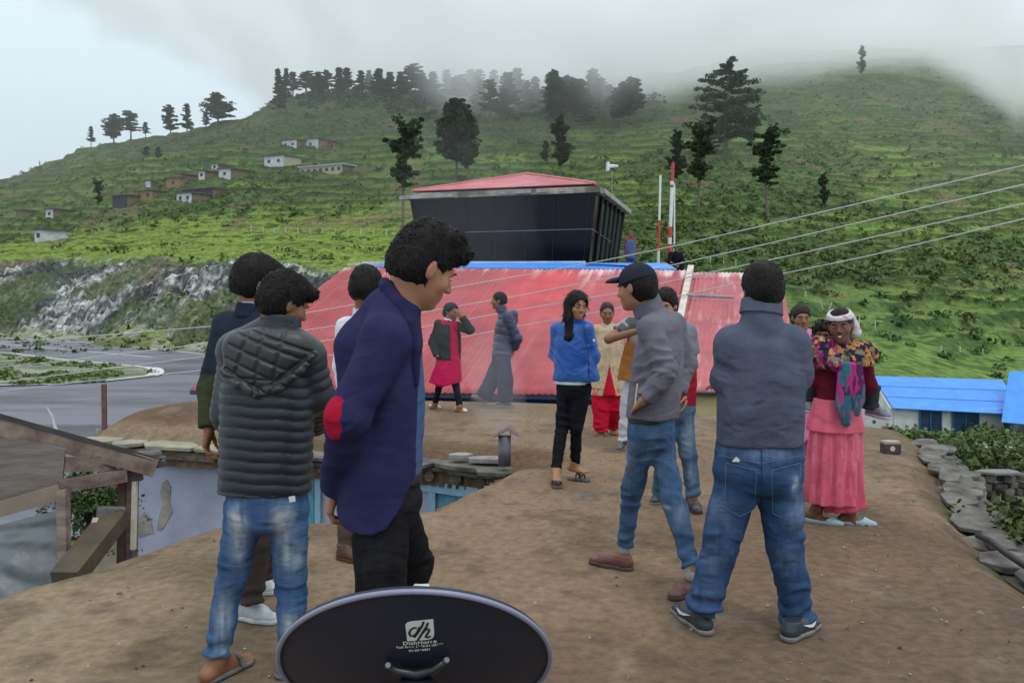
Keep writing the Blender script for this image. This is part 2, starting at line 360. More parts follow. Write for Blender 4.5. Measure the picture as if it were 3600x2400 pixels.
c = mixc(c, A(.30, .265, .175), sstep(-.2, -2.4, x) * sstep(7.5, 4, y) * .55)
c = mixc(c, A(.145, .105, .075), sstep(.52, .75, fbm(x * 1.3, y * 1.1, None, 131)) * .55)
c = mixc(c, A(.165, .125, .098), sstep(.6, 2.4, x) * sstep(6.5, 3.0, y) * .55)
c = mixc(c, A(.29, .235, .165), sstep(8, 10, y) * .5)
c = mixc(c, A(.145, .085, .048), sstep(.25, .8, np.exp(-(((x + 4.2) / 1.2) ** 2 + ((y - 11.2) / .9) ** 2))) * .8)
c = mixc(c, A(.125, .078, .045), sstep(-.85, -.35, sd_) * (x > -3) * (x < 1.1) * (y > 7.8) * (y < 10.6) * .7)
c = mixc(c, A(.105, .085, .055), sstep(-.5, -.1, sd_) * (x > 2) * sstep(.35, .55, fbm(x * 2, y * 2, None, 135)) * .6)
c = mixc(c, A(.075, .095, .035), sstep(-.35, -.05, sd_) * (x > 2) * sstep(.58, .66, fbm(x * 3, y * 3, None, 137)) * .8)
m_mud = mat('packed_mud', (0, 0, 0), .95, (.22,), 16, bump=.45, bscale=20, attr=True, spec=.08, bdist=.012, detail=10)
c = c * np.array([.78, .735, .70]); c = mixc(c, A(.070, .052, .040), sstep(.58, .70, fbm(x * 5, y * 5, None, 141, 5)) * .45); c = mixc(c, A(.10, .075, .055), sstep(.50, .62, fbm(x * .9, y * .6, None, 151, 4)) * .35); c = mixc(c, A(.30, .26, .20), sstep(.62, .72, fbm(x * 2.2, y * 1.7, None, 155, 5)) * .18)
roof = mesh_obj('roof', V, fc, m_mud, house, smooth=True, cols=c)
m_earth = mat('earth_wall', (.20, .16, .115), .95, (.28, .25, .20), 3, bump=.6)
# masonry under the roof edge, set back a little
def inset(poly, k):
    n = len(poly); r = []
    for i in range(n):
        a, b, c_ = poly[i - 1], poly[i], poly[(i + 1) % n]; e1 = b - a; e2 = c_ - b
        n1 = np.array([-e1[1], e1[0]]) / np.linalg.norm(e1); n2 = np.array([-e2[1], e2[0]]) / np.linalg.norm(e2)
        m_ = n1 + n2; m_ /= max(np.linalg.norm(m_), .3); r.append(b + m_ * k)
    return np.array(r)
area = 0.5 * np.sum(poly[:, 0] * np.roll(poly[:, 1], -1) - np.roll(poly[:, 0], -1) * poly[:, 1])
ip = inset(poly, .16 if area > 0 else -.16)
mb = MB(); n = len(ip)
v = [(p[0], p[1], -.26) for p in ip] + [(p[0], p[1], -4.6) for p in ip]
mb.add(v, [(i, (i + 1) % n, n + (i + 1) % n, n + i) for i in range(n)]); mb.build('wall', m_earth, house)
# whitewashed courtyard wall below the slates
m_wash = mat('lavender_whitewash', (.36, .37, .47), .9, (.27, .275, .35), 1.6, bump=.4, bscale=14, bdist=.01)
fr = [gp(x_, y_) for x_, y_ in [(300, 993), (480, 1003), (720, 1020), (960, 1032), (1100, 1045), (1150, 1056), (1230, 1070)]]
mb = MB()
for a, b in zip(fr[:-1], fr[1:]):
    mb.hexa([(a[0], a[1] + .10, -3.4), (b[0], b[1] + .10, -3.4), (b[0], b[1] + .4, -3.4), (a[0], a[1] + .4, -3.4),
             (a[0], a[1] + .10, -.24), (b[0], b[1] + .10, -.24), (b[0], b[1] + .4, -.24), (a[0], a[1] + .4, -.24)])
mb.build('courtyard_wall', m_wash, house)
# raw patch where the plaster fell
m_patch = mat('bare_plaster', (.32, .29, .25), .95, (.20, .18, .16), 6, bump=.6)
def wallpt(px, py):     # on the courtyard wall face
    for a, b in zip(fr[:-1], fr[1:]):
        X0, Y0, X1, Y1 = a[0], a[1] + .10, b[0], b[1] + .10; k = (px - CX) / F
        t = (k * Y0 - X0) / ((X1 - X0) - k * (Y1 - Y0))
        if -0.01 <= t <= 1.01:
            d = Y0 + t * (Y1 - Y0); return at(px, py, d - .012)
    return at(px, py, 9)
def wall_blob(name, pts, m, th=.01):
    p = [wallpt(*q) for q in pts]; n = len(p); mb = MB()
    mb.add([tuple(q) for q in p] + [(q[0], q[1] + .03, q[2]) for q in p], [tuple(range(n))] + [(i, (i + 1) % n, n + (i + 1) % n, n + i) for i in range(n)])
    return mb.build(name, m, house)
wall_blob('plaster_patch', [(372, 1108), (383, 1100), (392, 1118), (389, 1150), (396, 1175), (384, 1195), (372, 1215), (360, 1216), (366, 1180), (373, 1160), (368, 1130)], m_patch)
wall_blob('plaster_patch', [(318, 1190), (330, 1175), (345, 1190), (352, 1222), (318, 1232)], m_patch)
m_turq = mat('turquoise_paint', (.09, .28, .36), .6, (.05, .17, .24), 5, bump=.3)
m_turql = mat('pale_blue_paint', (.25, .42, .52), .7, (.17, .31, .42), 5)
def frame_box(px0, px1, py0, py1, depth, m, name, par):
    a = wallpt(px0, py0); b = wallpt(px1, py0); z0 = wallpt(px0, py1)[2]; z1 = a[2]
    return MB().hexa([(a[0], a[1] - depth, z0), (b[0], b[1] - depth, z0), (b[0], b[1] + .02, z0), (a[0], a[1] + .02, z0), (a[0], a[1] - depth, z1), (b[0], b[1] - depth, z1), (b[0], b[1] + .02, z1), (a[0], a[1] + .02, z1)]).build(name, m, par, bevel=.006)
w1 = frame_box(1006, 1112, 1127, 1230, .015, m_turq, 'window', house); frame_box(966, 1122, 1100, 1124, .05, m_turql, 'lintel', w1)
frame_box(985, 1001, 1126, 1230, .05, m_turql, 'frame', w1)
w2 = frame_box(690, 722, 1095, 1260, .02, m_turq, 'door', house); frame_box(724, 738, 1090, 1260, .04, m_turql, 'frame', w2)
# slates and timbers under the courtyard edge
m_slate = mat('slate', (.060, .056, .048), .9, (.175, .165, .145), 5, bump=.5, bscale=18, bdist=.01)
m_slate2 = mat('yellow_slate', (.33, .30, .20), .8, (.20, .19, .16), 5, bump=.5)
m_wood = mat('weathered_wood', (.17, .13, .10), .85, (.07, .055, .045), 4, bump=.5, bscale=20, stretch=(1, 8, 8), bdist=.008)
rnd = random.Random(3)
def slab(c, l, w, h, ang, m, par, name='slate_slab', tilt=(0, 0), seed=0):
    r = random.Random(seed); n = r.choice([6, 7, 8]); top, bot = [], []
    R = Matrix.Rotation(ang, 3, 'Z') @ Matrix.Rotation(tilt[0], 3, 'X') @ Matrix.Rotation(tilt[1], 3, 'Y')
    for i in range(n):
        t = 2 * math.pi * (i + r.uniform(-.25, .25)) / n; cx, sx = math.cos(t), math.sin(t)
        k = 1 / max(abs(cx), abs(sx)) ** .7; x_, y_ = cx * k * l / 2 * r.uniform(.85, 1.05), sx * k * w / 2 * r.uniform(.85, 1.05)
        top.append(Vector(c) + R @ Vector((x_, y_, h / 2 * r.uniform(.8, 1.1)))); bot.append(Vector(c) + R @ Vector((x_ * .97, y_ * .97, -h / 2)))
    mb = MB(); mb.add(bot + top, [tuple(range(n))[::-1], tuple(range(n, 2 * n))] + [(i, (i + 1) % n, n + (i + 1) % n, n + i) for i in range(n)])
    return mb.build(name, m, par, bevel=h * .15)
ew = [gp(x_, y_) for x_, y_ in mud[12:18]][::-1]       # left to right
seg = np.cumsum([0] + [np.linalg.norm(b - a) for a, b in zip(ew[:-1], ew[1:])])
s_ = 0.0; kx = 0
while s_ < seg[-1] - .1:
    L = rnd.uniform(.42, .8); c_ = min(s_ + L / 2, seg[-1] - .05)
    X_ = np.interp(c_, seg, [p[0] for p in ew]); Y_ = np.interp(c_, seg, [p[1] for p in ew])
    ang = math.atan2(np.interp(c_ + .1, seg, [p[1] for p in ew]) - Y_, np.interp(c_ + .1, seg, [p[0] for p in ew]) - X_) if c_ < seg[-1] - .2 else -.3
    for lay in range(2 if X_ > -3.2 else 1):
        slab((X_ + lay * .17, Y_ - .03 + rnd.uniform(-.03, .03) + lay * .05, -.115 - lay * .062), L * 1.04, .42, .045, ang + rnd.uniform(-.04, .04), m_slate if X_ > -3 else m_slate2, house, seed=kx, tilt=(rnd.uniform(-.03, .05), rnd.uniform(-.03, .03)))
        kx += 1
    s_ += L * .97
for i in range(16):
    c_ = .5 + i * (seg[-1] - .8) / 15; X_ = np.interp(c_, seg, [p[0] for p in ew]); Y_ = np.interp(c_, seg, [p[1] for p in ew])
    MB().tube([(X_, Y_ - .08, -.245), (X_, Y_ + .5, -.245)], .042 + .012 * (i % 3), 7).build('beam_end', m_wood, house)
MB().beam((-4.95, 10.1, -.20), (-3.3, 9.52, -.21), .12, .09).build('edge_board', m_wood, house)
slab((-.52, 8.62, -.03), .26, .16, .05, .2, mat('pale_stone', (.38, .35, .33), .8, (.26, .24, .22), 6), house, seed=71)
slab((-.26, 8.50, -.045), .42, .2, .05, -.15, mat('pale_slate', (.27, .25, .25), .8, (.20, .18, .17), 6), house, seed=72)
# slates along the right hand roof edge
re = [gp(x_, y_) for x_, y_ in [(2112, 992), (2135, 1012), (2160, 1070), (2225, 1170), (2310, 1262), (2430, 1345)]]
seg2 = np.cumsum([0] + [np.linalg.norm(b - a) for a, b in zip(re[:-1], re[1:])]); s_ = .05; kx = 100
while s_ < seg2[-1] - .05:
    L = rnd.uniform(.34, .62); c_ = s_ + L / 2; X_ = np.interp(c_, seg2, [p[0] for p in re]); Y_ = np.interp(c_, seg2, [p[1] for p in re])
    ang = math.atan2(np.interp(c_ + .05, seg2, [p[1] for p in re]) - np.interp(c_ - .05, seg2, [p[1] for p in re]), np.interp(c_ + .05, seg2, [p[0] for p in re]) - np.interp(c_ - .05, seg2, [p[0] for p in re]))
    for lay in range(4):
        slab((X_ + .04 + lay * .08 + rnd.uniform(-.06, .08), Y_ + rnd.uniform(-.10, .10) + lay * .03, -.075 - lay * .062), L * rnd.uniform(.6, 1.2), rnd.uniform(.18, .42), rnd.uniform(.022, .05), ang + rnd.uniform(-.2, .2), m_slate, house, seed=kx, tilt=(rnd.uniform(-.08, .08), rnd.uniform(-.02, .14)))
        kx += 1
    s_ += L * .96
# dry stone wall, pipe and twiggy bush below the right hand edge
dw = empty('dry_stone_wall', (4.9, 8.6, -1.2), 'low dry stone wall with a pale flat capstone at the right edge of the photo', 'wall')
for r_ in range(6):
    for c_ in range(7):
        q_ = at(2236 + c_ * 34 + (r_ % 2) * 15 + rnd.uniform(-6, 6), 1094 + r_ * 17 + rnd.uniform(-3, 3), 8.8 + rnd.uniform(-.08, .08)); slab(q_, rnd.uniform(.12, .22), .2, rnd.uniform(.05, .085), rnd.uniform(-.25, .25), m_slate, dw, 'stone', tilt=(0, rnd.uniform(-.08, .08)), seed=500 + r_ * 9 + c_)
slab(at(2292, 1083, 8.7), .46, .24, .025, .03, mat('capstone', (.22, .21, .21), .8, (.15, .14, .14), 5), dw, 'capstone', seed=9)
for i in range(34):
    px_ = 2150 + i * 6.5 + rnd.uniform(-14, 14); py_ = 1052 + i * 7.6 + rnd.uniform(-12, 22); d_ = 2925 / (py_ - 700) + .35 + rnd.uniform(0, .4); slab(at(px_ + 34, py_, d_, -.18 - rnd.uniform(0, .18)), rnd.uniform(.10, .26), rnd.uniform(.1, .2), rnd.uniform(.03, .07), rnd.uniform(-1, 1), m_slate, house, 'loose_stone', tilt=(rnd.uniform(-.2, .2), rnd.uniform(-.2, .3)), seed=700 + i)
m_dark = mat('dark_metal', (.03, .03, .035), .5)
pp = MB().tube([gp(2246, 1228) + (0, 0, .0), gp(2275, 1248) + (0, 0, .02), gp(2310, 1272) + (0, 0, .01), gp(2352, 1296) + (0, 0, .0), gp(2440, 1350)], .021, 10).build('black_pipe', m_dark, smooth=True); tag(pp, 'black plastic pipe lying along the stone edge at lower right', 'pipe')
# ---------------- red-roofed terminal ----------------
m_red = mat('red_painted_sheet', (.40, .040, .052), .38, (.50, .085, .105), .7, attr=False, spec=.5, bump=.10, bscale=4, contrast=(.3, .7))
def red_sheet(name, w0, w1):
    m = mat(name, (0, 0, 0), .48, (.14,), 2.2, attr=True, spec=.3, bump=.15, bscale=6); return m
m_redc = red_sheet('red_roof_paint', 0, 0)
terminal = empty('terminal_building', (0, 14.5, -4.3), 'long terminal building with faded red corrugated roof behind the mud roof', 'building')
def corrugated(name, eL, eR, rL, rR, pitch, amp, m, parent, colf, rows=26, laps=()):
    eL, eR, rL, rR = map(np.array, (eL, eR, rL, rR)); W = np.linalg.norm(eR - eL); nu = int(W / pitch * 8); u = np.linspace(0, 1, nu + 1); v = np.linspace(0, 1, rows + 1)
    vv = sorted(set(list(v) + [l - .004 for l in laps] + [l + .001 for l in laps])); v = np.array(vv)
    U, Vv = np.meshgrid(u, v); P = (eL[None, None] * ((1 - U) * (1 - Vv))[..., None] + eR * (U * (1 - Vv))[..., None] + rL * ((1 - U) * Vv)[..., None] + rR * (U * Vv)[..., None])
    nrm = np.cross(eR - eL, rL - eL); nrm /= np.linalg.norm(nrm)
    off = amp * np.cos(U * W / pitch * 2 * np.pi) + sum(-.012 * (Vv > l) for l in laps) + (fbm(U * 9, Vv * 6, None, 5) - .5) * .02
    P = P + off[..., None] * nrm; i = np.arange(P.shape[0] * P.shape[1]).reshape(P.shape[:2])
    f = np.stack([i[:-1, :-1], i[:-1, 1:], i[1:, 1:], i[1:, :-1]], -1).reshape(-1, 4)
    cc = colf(U, Vv, W).reshape(-1, 3)
    o = mesh_obj(name, P.reshape(-1, 3), f, m, parent, smooth=True, cols=cc)
    sm = o.modifiers.new('s', 'SOLIDIFY'); sm.thickness = .006; sm.offset = -1
    return o
def red_col(U, Vv, W, seed=0, fade=0.0):
    n1 = fbm(U * W * .9, Vv * 3, None, 200 + seed); st = fbm(U * W * 7, Vv * 1.5, None, 203 + seed)
    c = mixc(A(.31, .040, .046), A(.37, .066, .076), sstep(.35, .7, n1))
    c = mixc(c, A(.62, .30, .31), fade + sstep(.55, .75, st) * .10)
    worn = sstep(.93, 1.0, Vv + (fbm(U * W * 6, Vv * 4, None, 207) - .5) * .22) * sstep(.35, .6, st)
    c = mixc(c, A(.75, .62, .62), worn * .8)
    return c
def red_main(U, Vv, W):
    c = red_col(U, Vv, W); st = fbm(U * W * 9, Vv * 3, None, 213)
    c = mixc(c, A(.80, .72, .66), np.exp(-((U - .735) / .016) ** 2) * sstep(.72, .95, Vv) * sstep(.3, .55, st))
    c = mixc(c, A(.58, .045, .05), np.exp(-((U - .62) / .12) ** 2) * sstep(.35, .8, Vv) * .7)
    for l in (.2, .42, .66, .86): c = mixc(c, A(.28, .04, .05), np.exp(-((Vv - l) / .004) ** 2) * .6)
    return c
def red_right(U, Vv, W):
    c = red_col(U, Vv, W, 5, .12); st = fbm(U * W * 12, Vv * 30, None, 223)
    c = mixc(c, A(.72, .55, .55), sstep(.62, .74, st) * .22)
    for l in (.25, .48, .72, .9): c = mixc(c, A(.25, .05, .06), np.exp(-((Vv - l) / .004) ** 2) * .6)
    return c
eL, eR = np.array([-5.6, 14.75, .03]), np.array([2.42, 13.75, .035]); rL, rR = np.array([-3.98, 20.2, 2.44]), np.array([4.02, 19.3, 2.34])
corrugated('roof', eL, eR, rL, rR, .105, .010, m_redc, terminal, red_main, laps=(.2, .42, .66, .86))
eR2 = np.array([4.6, 13.5, .10]); rR2 = np.array([6.05, 19.05, 2.26]); eL2 = np.array([2.52, 13.75, .12]); rL2 = np.array([4.12, 19.3, 2.28])
corrugated('side_roof', eL2, eR2, rL2, rR2, .10, .010, m_redc, terminal, red_right, laps=(.25, .48, .72))
m_cream = mat('cream_flashing', (.66, .62, .52), .6, (.38, .35, .30), 4)
MB().beam(eR + (.05, 0, .03), rR + (.05, 0, .04), .13, .07).build('verge_flashing', m_cream, terminal)
m_gbar = mat('grey_bar', (.30, .29, .28), .7, (.2, .19, .18), 3)
a = at(1577, 677, 17.6); b = at(1684, 682, 17.4); MB().tube([a, b], .032, 6).build('roof_bar', m_gbar, terminal)
for x_, y_, x2, y2, dd in [(1585, 640, 1700, 637, 18.9), ]: MB().tube([at(x_, y_, dd), at(x2, y2, dd)], .015, 5).build('roof_bar', m_red, terminal)
# eave board, gutter and walls
MB().beam(eL + (0, .03, -.05), eR + (0, .03, -.05), .03, .07).build('eave_board', mat('navy_board', (.035, .05, .10), .6), terminal)
MB().beam(eL2 + (0, .03, -.05), eR2 + (0, .03, -.05), .03, .05).build('eave_board', m_dark, terminal)
m_blue_w = mat('blue_wall_paint', (.04, .13, .30), .7, (.02, .06, .15), 1.2); m_yel = mat('yellow_wall_paint', (.50, .42, .24), .85, (.42, .35, .19), 2, bump=.2)
def quadwall(a, b, z0, z1, th, name, m, par):
    a, b = np.array(a[:2]), np.array(b[:2]); t = b - a; t /= np.linalg.norm(t); n_ = np.array([-t[1], t[0]]) * th
    return MB().hexa([(*a, z0), (*b, z0), (*(b + n_), z0), (*(a + n_), z0), (*a, z1), (*b, z1), (*(b + n_), z1), (*(a + n_), z1)]).build(name, m, par)
quadwall((-5.3, 15.1), (2.4, 14.1), -4.2, -.03, .3, 'wall', m_blue_w, terminal)
for u0, u1 in ((.30, .36), (.40, .55), (.60, .66), (.76, .85), (.93, .985)):
    a = np.array([-5.3, 15.08]) * (1 - u0) + np.array([2.4, 14.08]) * u0; b = np.array([-5.3, 15.08]) * (1 - u1) + np.array([2.4, 14.08]) * u1
    quadwall(a, b, -1.4, -.12, .06, 'window', m_dark, terminal)
quadwall((2.6, 13.85), (4.5, 13.62), -4.2, .05, .3, 'side_wall', m_yel, terminal)
quadwall((4.4, 13.8), (5.7, 18.7), -4.2, -.02, .3, 'end_wall', m_yel, terminal)
quadwall((-5.3, 15.1), (-3.9, 20.0), -4.2, -.03, -.3, 'end_wall', m_blue_w, terminal)
m_blue = mat('blue_sheet', (.025, .20, .66), .45, (.035, .26, .78), 1.5, spec=.5)
# blue ridge roof behind
brf = empty('blue_roof_strip', (0, 20.6, 2.3), 'narrow bright blue sheet roof running behind the red roof ridge under the tower', 'roof')
def sheet(name, q, m, par, th=.03):
    q = [Vector(p) for p in q]; n_ = (q[1] - q[0]).cross(q[3] - q[0]).normalized() * th
    return MB().hexa([p - n_ for p in q] + q).build(name, m, par)
sheet('sheet', [at(822, 612, 20.6), at(1555, 617, 19.7), at(1530, 603, 21.4), at(835, 603, 22.2)], m_blue, brf)
MB().beam(at(832, 602.5, 22.2), at(1345, 601, 21.7), .1, .045).build('ridge_cap', mat('pale_blue_ridge', (.55, .68, .80), .5, (.35, .45, .6), 3), brf)
MB().beam(at(1345, 606, 20.6), at(1440, 610, 20.3), .14, .03).build('loose_board', mat('dark_blue', (.02, .05, .2), .5), brf)
MB().beam(at(800, 607, 20.7), at(905, 605, 20.7), .1, .06).build('debris_plank', m_cream, brf)
# ---------------- control tower cab ----------------
tower = empty('control_tower', (-.3, 26.5, -4.3), 'squat control tower with dark slanted glass walls under a pink hipped roof', 'tower')
zt = 4.62; zb = 2.35
tl, tr_, br_, bl_ = np.array([-3.0, 25.15]), np.array([2.34, 23.6]), np.array([3.86, 29.0]), np.array([-1.5, 30.6])
cen = (tl + tr_ + br_ + bl_) / 4; low = [cen + (p - cen) * k for p, k in zip((tl, tr_, br_, bl_), (.895, .90, .90, .9))]; low[1] = np.array([2.14, 24.0]); 
top = [tl, tr_, br_, bl_]
m_glass = mat('dark_cab_glass', (.007, .008, .014), .15, spec=.22); m_mull = mat('dark_mullion', (.018, .020, .032), .4); m_rail = mat('grey_rail', (.16, .17, .22), .5)
p3 = lambda p, z: Vector((p[0], p[1], z))
MB().hexa([p3(p, zb) for p in low] + [p3(p, zt) for p in top]).build('glass', m_glass, tower)
def cabpt(i, u, v, o=.03):
    a0, b0, a1, b1 = p3(low[i], zb), p3(low[(i + 1) % 4], zb), p3(top[i], zt), p3(top[(i + 1) % 4], zt)
    p = a0.lerp(b0, u).lerp(a1.lerp(b1, u), v); n_ = (b0 - a0).cross(a1 - a0).normalized(); return p + n_ * o
for u in (.0, .13, .30, .46, .63, .79, .97): MB().beam(cabpt(0, u, 0), cabpt(0, u, 1), .025, .02, up=(0, 1, 0)).build('mullion', m_mull, tower)
for u in (.16, .31, .46, .61, .76, .93): MB().beam(cabpt(1, u, 0), cabpt(1, u, 1), .16, .05, up=(1, 0, 0)).build('mullion', m_mull, tower)
MB().tube([cabpt(0, 0, .565, .07), cabpt(0, 1, .565, .07), cabpt(1, .55, .50, .07)], .012, 5).build('handrail', m_rail, tower)
m_pan = mat('cab_pale_glass', (.055, .085, .055), .10, (.02, .03, .02), .8, spec=.4)
for u0, u1 in ((.20, .28), (.35, .43), (.50, .58), (.65, .73), (.80, .90)):
    sheet('pane', [cabpt(1, u0, .08, .012), cabpt(1, u1, .08, .012), cabpt(1, u1, .93, .012), cabpt(1, u0, .93, .012)], m_pan, tower, .004)
# worn fascia
k = 1.045; fo = [cen + (p - cen) * k for p in top]
m_fas = mat('worn_fascia', (.42, .38, .30), .85, (.12, .10, .09), 1.1, bump=.4, contrast=(.4, .6)); m_fasw = mat('white_fascia', (.38, .37, .37), .7, (.20, .19, .18), 3)
MB().hexa([p3(p, zt) for p in fo] + [p3(p, zt + .17) for p in fo]).build('fascia', m_fas, tower)
a, b = p3(fo[0], zt + .05), p3(fo[1], zt + .05)
for u0, u1, z in ((-.03, .26, .02), (.50, .66, .05), (.69, .745, .06), (.80, .83, .06)):
    MB().beam(a.lerp(b, u0) + Vector((0, -.03, z - .02)), a.lerp(b, u1) + Vector((0, -.03, z)), .05, .11).build('fascia_board', m_fasw, tower)
a, b = p3(fo[1], zt + .05), p3(fo[2], zt + .05); MB().beam(a.lerp(b, .08) + Vector((.04, 0, .04)), a.lerp(b, 1) + Vector((.04, 0, .02)), .06, .14).build('fascia_board', m_fasw, tower)
m_pink = mat('pink_red_sheet', (.42, .10, .115), .5, (.52, .18, .19), 1.5, spec=.4)
ap = p3((cen + np.array([.05, 0])), 5.66); ez = zt + .24; ro = [cen + (p - cen) * .99 for p in top]
rm_ = [p3(p, ez) for p in ro]
mb = MB(); mb.add([*rm_, ap], [(0, 1, 4), (1, 2, 4), (2, 3, 4), (3, 0, 4), (3, 2, 1, 0)]); mb.build('roof_core', m_pink, tower)
for i, (A0, B0) in enumerate(((0, 1), (1, 2))):      # corrugated hip faces
    a, b = rm_[A0], rm_[B0]; nn = 68; vs, fs = [], []; nrm = (b - a).cross(ap - a).normalized()
    for j in range(nn * 6 + 1):
        u = j / (nn * 6)
        p = a.lerp(b, u); q = p.lerp(ap, 1 - .001); o_ = nrm * (.02 + .014 * math.cos(j / 6 * 2 * math.pi)); vs += [p + o_, q + nrm * .02]
    fs = [(2 * j, 2 * j + 2, 2 * j + 3, 2 * j + 1) for j in range(nn * 6)]
    mesh_obj('roof', vs, fs, m_pink, tower, smooth=True)
for A0 in (0, 1): MB().tube([rm_[A0] + Vector((0, 0, .03)), ap + Vector((0, 0, .03))], .05, 6).build('hip_cap', m_pink, tower)
MB().hexa([p3(p, -4.3) for p in [cen + (q - cen) * .8 for q in top]] + [p3(p, zb) for p in [cen + (q - cen) * .8 for q in top]]).build('base', m_yel, tower)
# flat concrete roof with masts and two onlookers
m_conc = mat('concrete', (.30, .30, .28), .9, (.22, .22, .2), 1)
ann = empty('annex', (5, 31, -4.6), 'flat concrete annex behind the red roof carrying the masts', 'building')
MB().box(4.2, 7.8, 27.2, 36, -4.6, 2.25).build('wall', m_conc, ann); MB().box(4.1, 7.9, 27.0, 36.2, 2.25, 2.45).build('roof', m_conc, ann)
m_w = mat('white_mast_paint', (.72, .72, .72), .5, (.6, .6, .6), 9); m_r = mat('red_mast_paint', (.55, .07, .05), .5, (.42, .05, .04), 9)
def mast(name, p0, p1, r, bands, d, label):
    base = at(p0[0], p0[1], d); base[2] = 2.45; tp = at(p1[0], p1[1], d); b0 = base.copy()
    o = empty(name, b0, label, 'mast', 'red and white masts behind the red roof')
    zs = [b0[2]] + [at(0, y_, d)[2] for y_ in bands] + [tp[2]]
    for i in range(len(zs) - 1):
        f0 = (zs[i] - zs[0]) / (zs[-1] - zs[0]); f1 = (zs[i + 1] - zs[0]) / (zs[-1] - zs[0])
        MB().tube([b0 + (tp - b0) * f0, b0 + (tp - b0) * f1], r * (1.1 - .4 * f0), 8).build('pole_section', m_w if i % 2 == 0 else m_r, o)
    return o
m1 = mast('antenna_mast', (1511, 620), (1517, 402), .045, [575, 505], 30, 'thin white mast with one red band, left of the taller mast')
m2_ = mast('antenna_mast', (1535, 620), (1546, 372), .065, [598, 560, 545, 520, 430], 30, 'taller striped mast with red top section behind the red roof')
MB().tube([at(1549, 600, 30.4), at(1549, 420, 30.4)], .03, 6).build('antenna_mast', m_w)
tag(bpy.data.objects['antenna_mast.002'] if 'antenna_mast.002' in bpy.data.objects else COL.objects[-1], 'thin pale pole standing right beside the taller striped mast', 'mast', 'red and white masts behind the red roof')
MB().tube([at(1543, 424, 29.9), at(1543, 416, 29.9)], .06, 8).build('lamp', m_w, m2_)
# wind vane
wv = empty('weather_vane', at(1408, 470, 33), 'white cup and tail weather vane on a thin pole beside the tower roof', 'weather vane')
MB().tube([at(1408, 560, 33), at(1405, 392, 33)], .02, 6).build('pole', m_gbar, wv)
a = at(1396, 383, 33); MB().box(a[0] - .05, a[0] + .05, a[1] - .2, a[1] + .2, a[2] - .17, a[2] + .17).build('tail', m_w, wv, bevel=.01)
MB().tube([at(1396, 381, 33), at(1420, 381, 33)], [.09, .05], 8).build('body', m_w, wv)
# ---------------- blue-roofed house at the right ----------------
bh = empty('blue_roofed_house', (7.5, 46, -5.5), 'whitewashed low house with bright blue sheet roof and dark blue doors', 'house')
m_ww = mat('whitewash', (.62, .63, .62), .85, (.50, .51, .50), 1.5, bump=.2)
D0 = 45.0
fl, frt = at(2055, 938, D0), at(2345, 952, 44.5); bk = 4.4
g0 = -5.6
x0, x1 = at(2058, 0, D0)[0], at(2312, 0, D0)[0]
MB().box(x0 + .01, x1, D0 + .25, D0 + bk, g0, fl[2] - .02).build('wall', m_ww, bh)
gx0, gx1 = at(2008, 866, D0 + bk), at(2290, 872, D0 + bk)
ql, qr, qtr, qtl = at(2052, 936, D0), at(2352, 951, D0 - .3), at(2302, 871, D0 + bk), at(2003, 862, D0 + bk)
MB().add([(x0, D0 + .3, g0), (x0 + .8, D0 + bk, g0), (x0 + .8, D0 + bk, qtl[2] - .08), (x0, D0 + .3, ql[2] - .05), (x0 - .2, D0 + .3, g0), (x0 + .55, D0 + bk, g0), (x0 + .55, D0 + bk, qtl[2] - .08), (x0 - .2, D0 + .3, ql[2] - .05)], [(0, 1, 2, 3), (4, 7, 6, 5), (3, 2, 6, 7), (4, 0, 3, 7)]).build('gable_wall', m_ww, bh)
sheet('roof', [ql, qr, qtr, qtl], m_blue, bh, .04)
for u in (.33, .66): MB().beam(ql + (qtl - ql) * u + (0, 0, .02), qr + (qtr - qr) * u + (0, 0, .02), .03, .012).build('sheet_lap', mat('blue_lap', (.03, .18, .55), .5), bh)
m_door = mat('dark_blue_door', (.018, .055, .115), .5, (.01, .03, .06), 3)
for i, (u0, u1) in enumerate(((2116, 2166), (2192, 2252))):
    a, b = at(u0, 0, D0)[0], at(u1, 0, D0)[0]; dr = MB().box(a, b, D0 + .18, D0 + .3, g0, fl[2] - .08).build('door', m_door, bh)
    for kx_ in (a, (a + b) / 2, b): MB().box(kx_ - .03, kx_ + .03, D0 + .14, D0 + .18, g0, fl[2] - .08).build('frame', mat('blue_frame', (.03, .12, .24), .5), dr)
bh2 = empty('blue_roofed_shed', (14, 43, -5.5), 'second bright blue roof cut by the right edge of the picture', 'house')
MB().box(26.6, 32, 44.6, 48, g0, -3.9).build('wall', m_ww, bh2)
sheet('roof', [at(2300, 968, 43.6), at(2480, 985, 43), at(2440, 845, 48), at(2318, 853, 47)], m_blue, bh2, .04)
path = flat_poly('path', [(2130, 1012), (2352, 1010), (2500, 1030), (2500, 1075), (2352, 1066), (2190, 1046)], -5.42, mat('gravel_path', (.24, .23, .20), .95, (.34, .33, .30), 3, bump=.4))
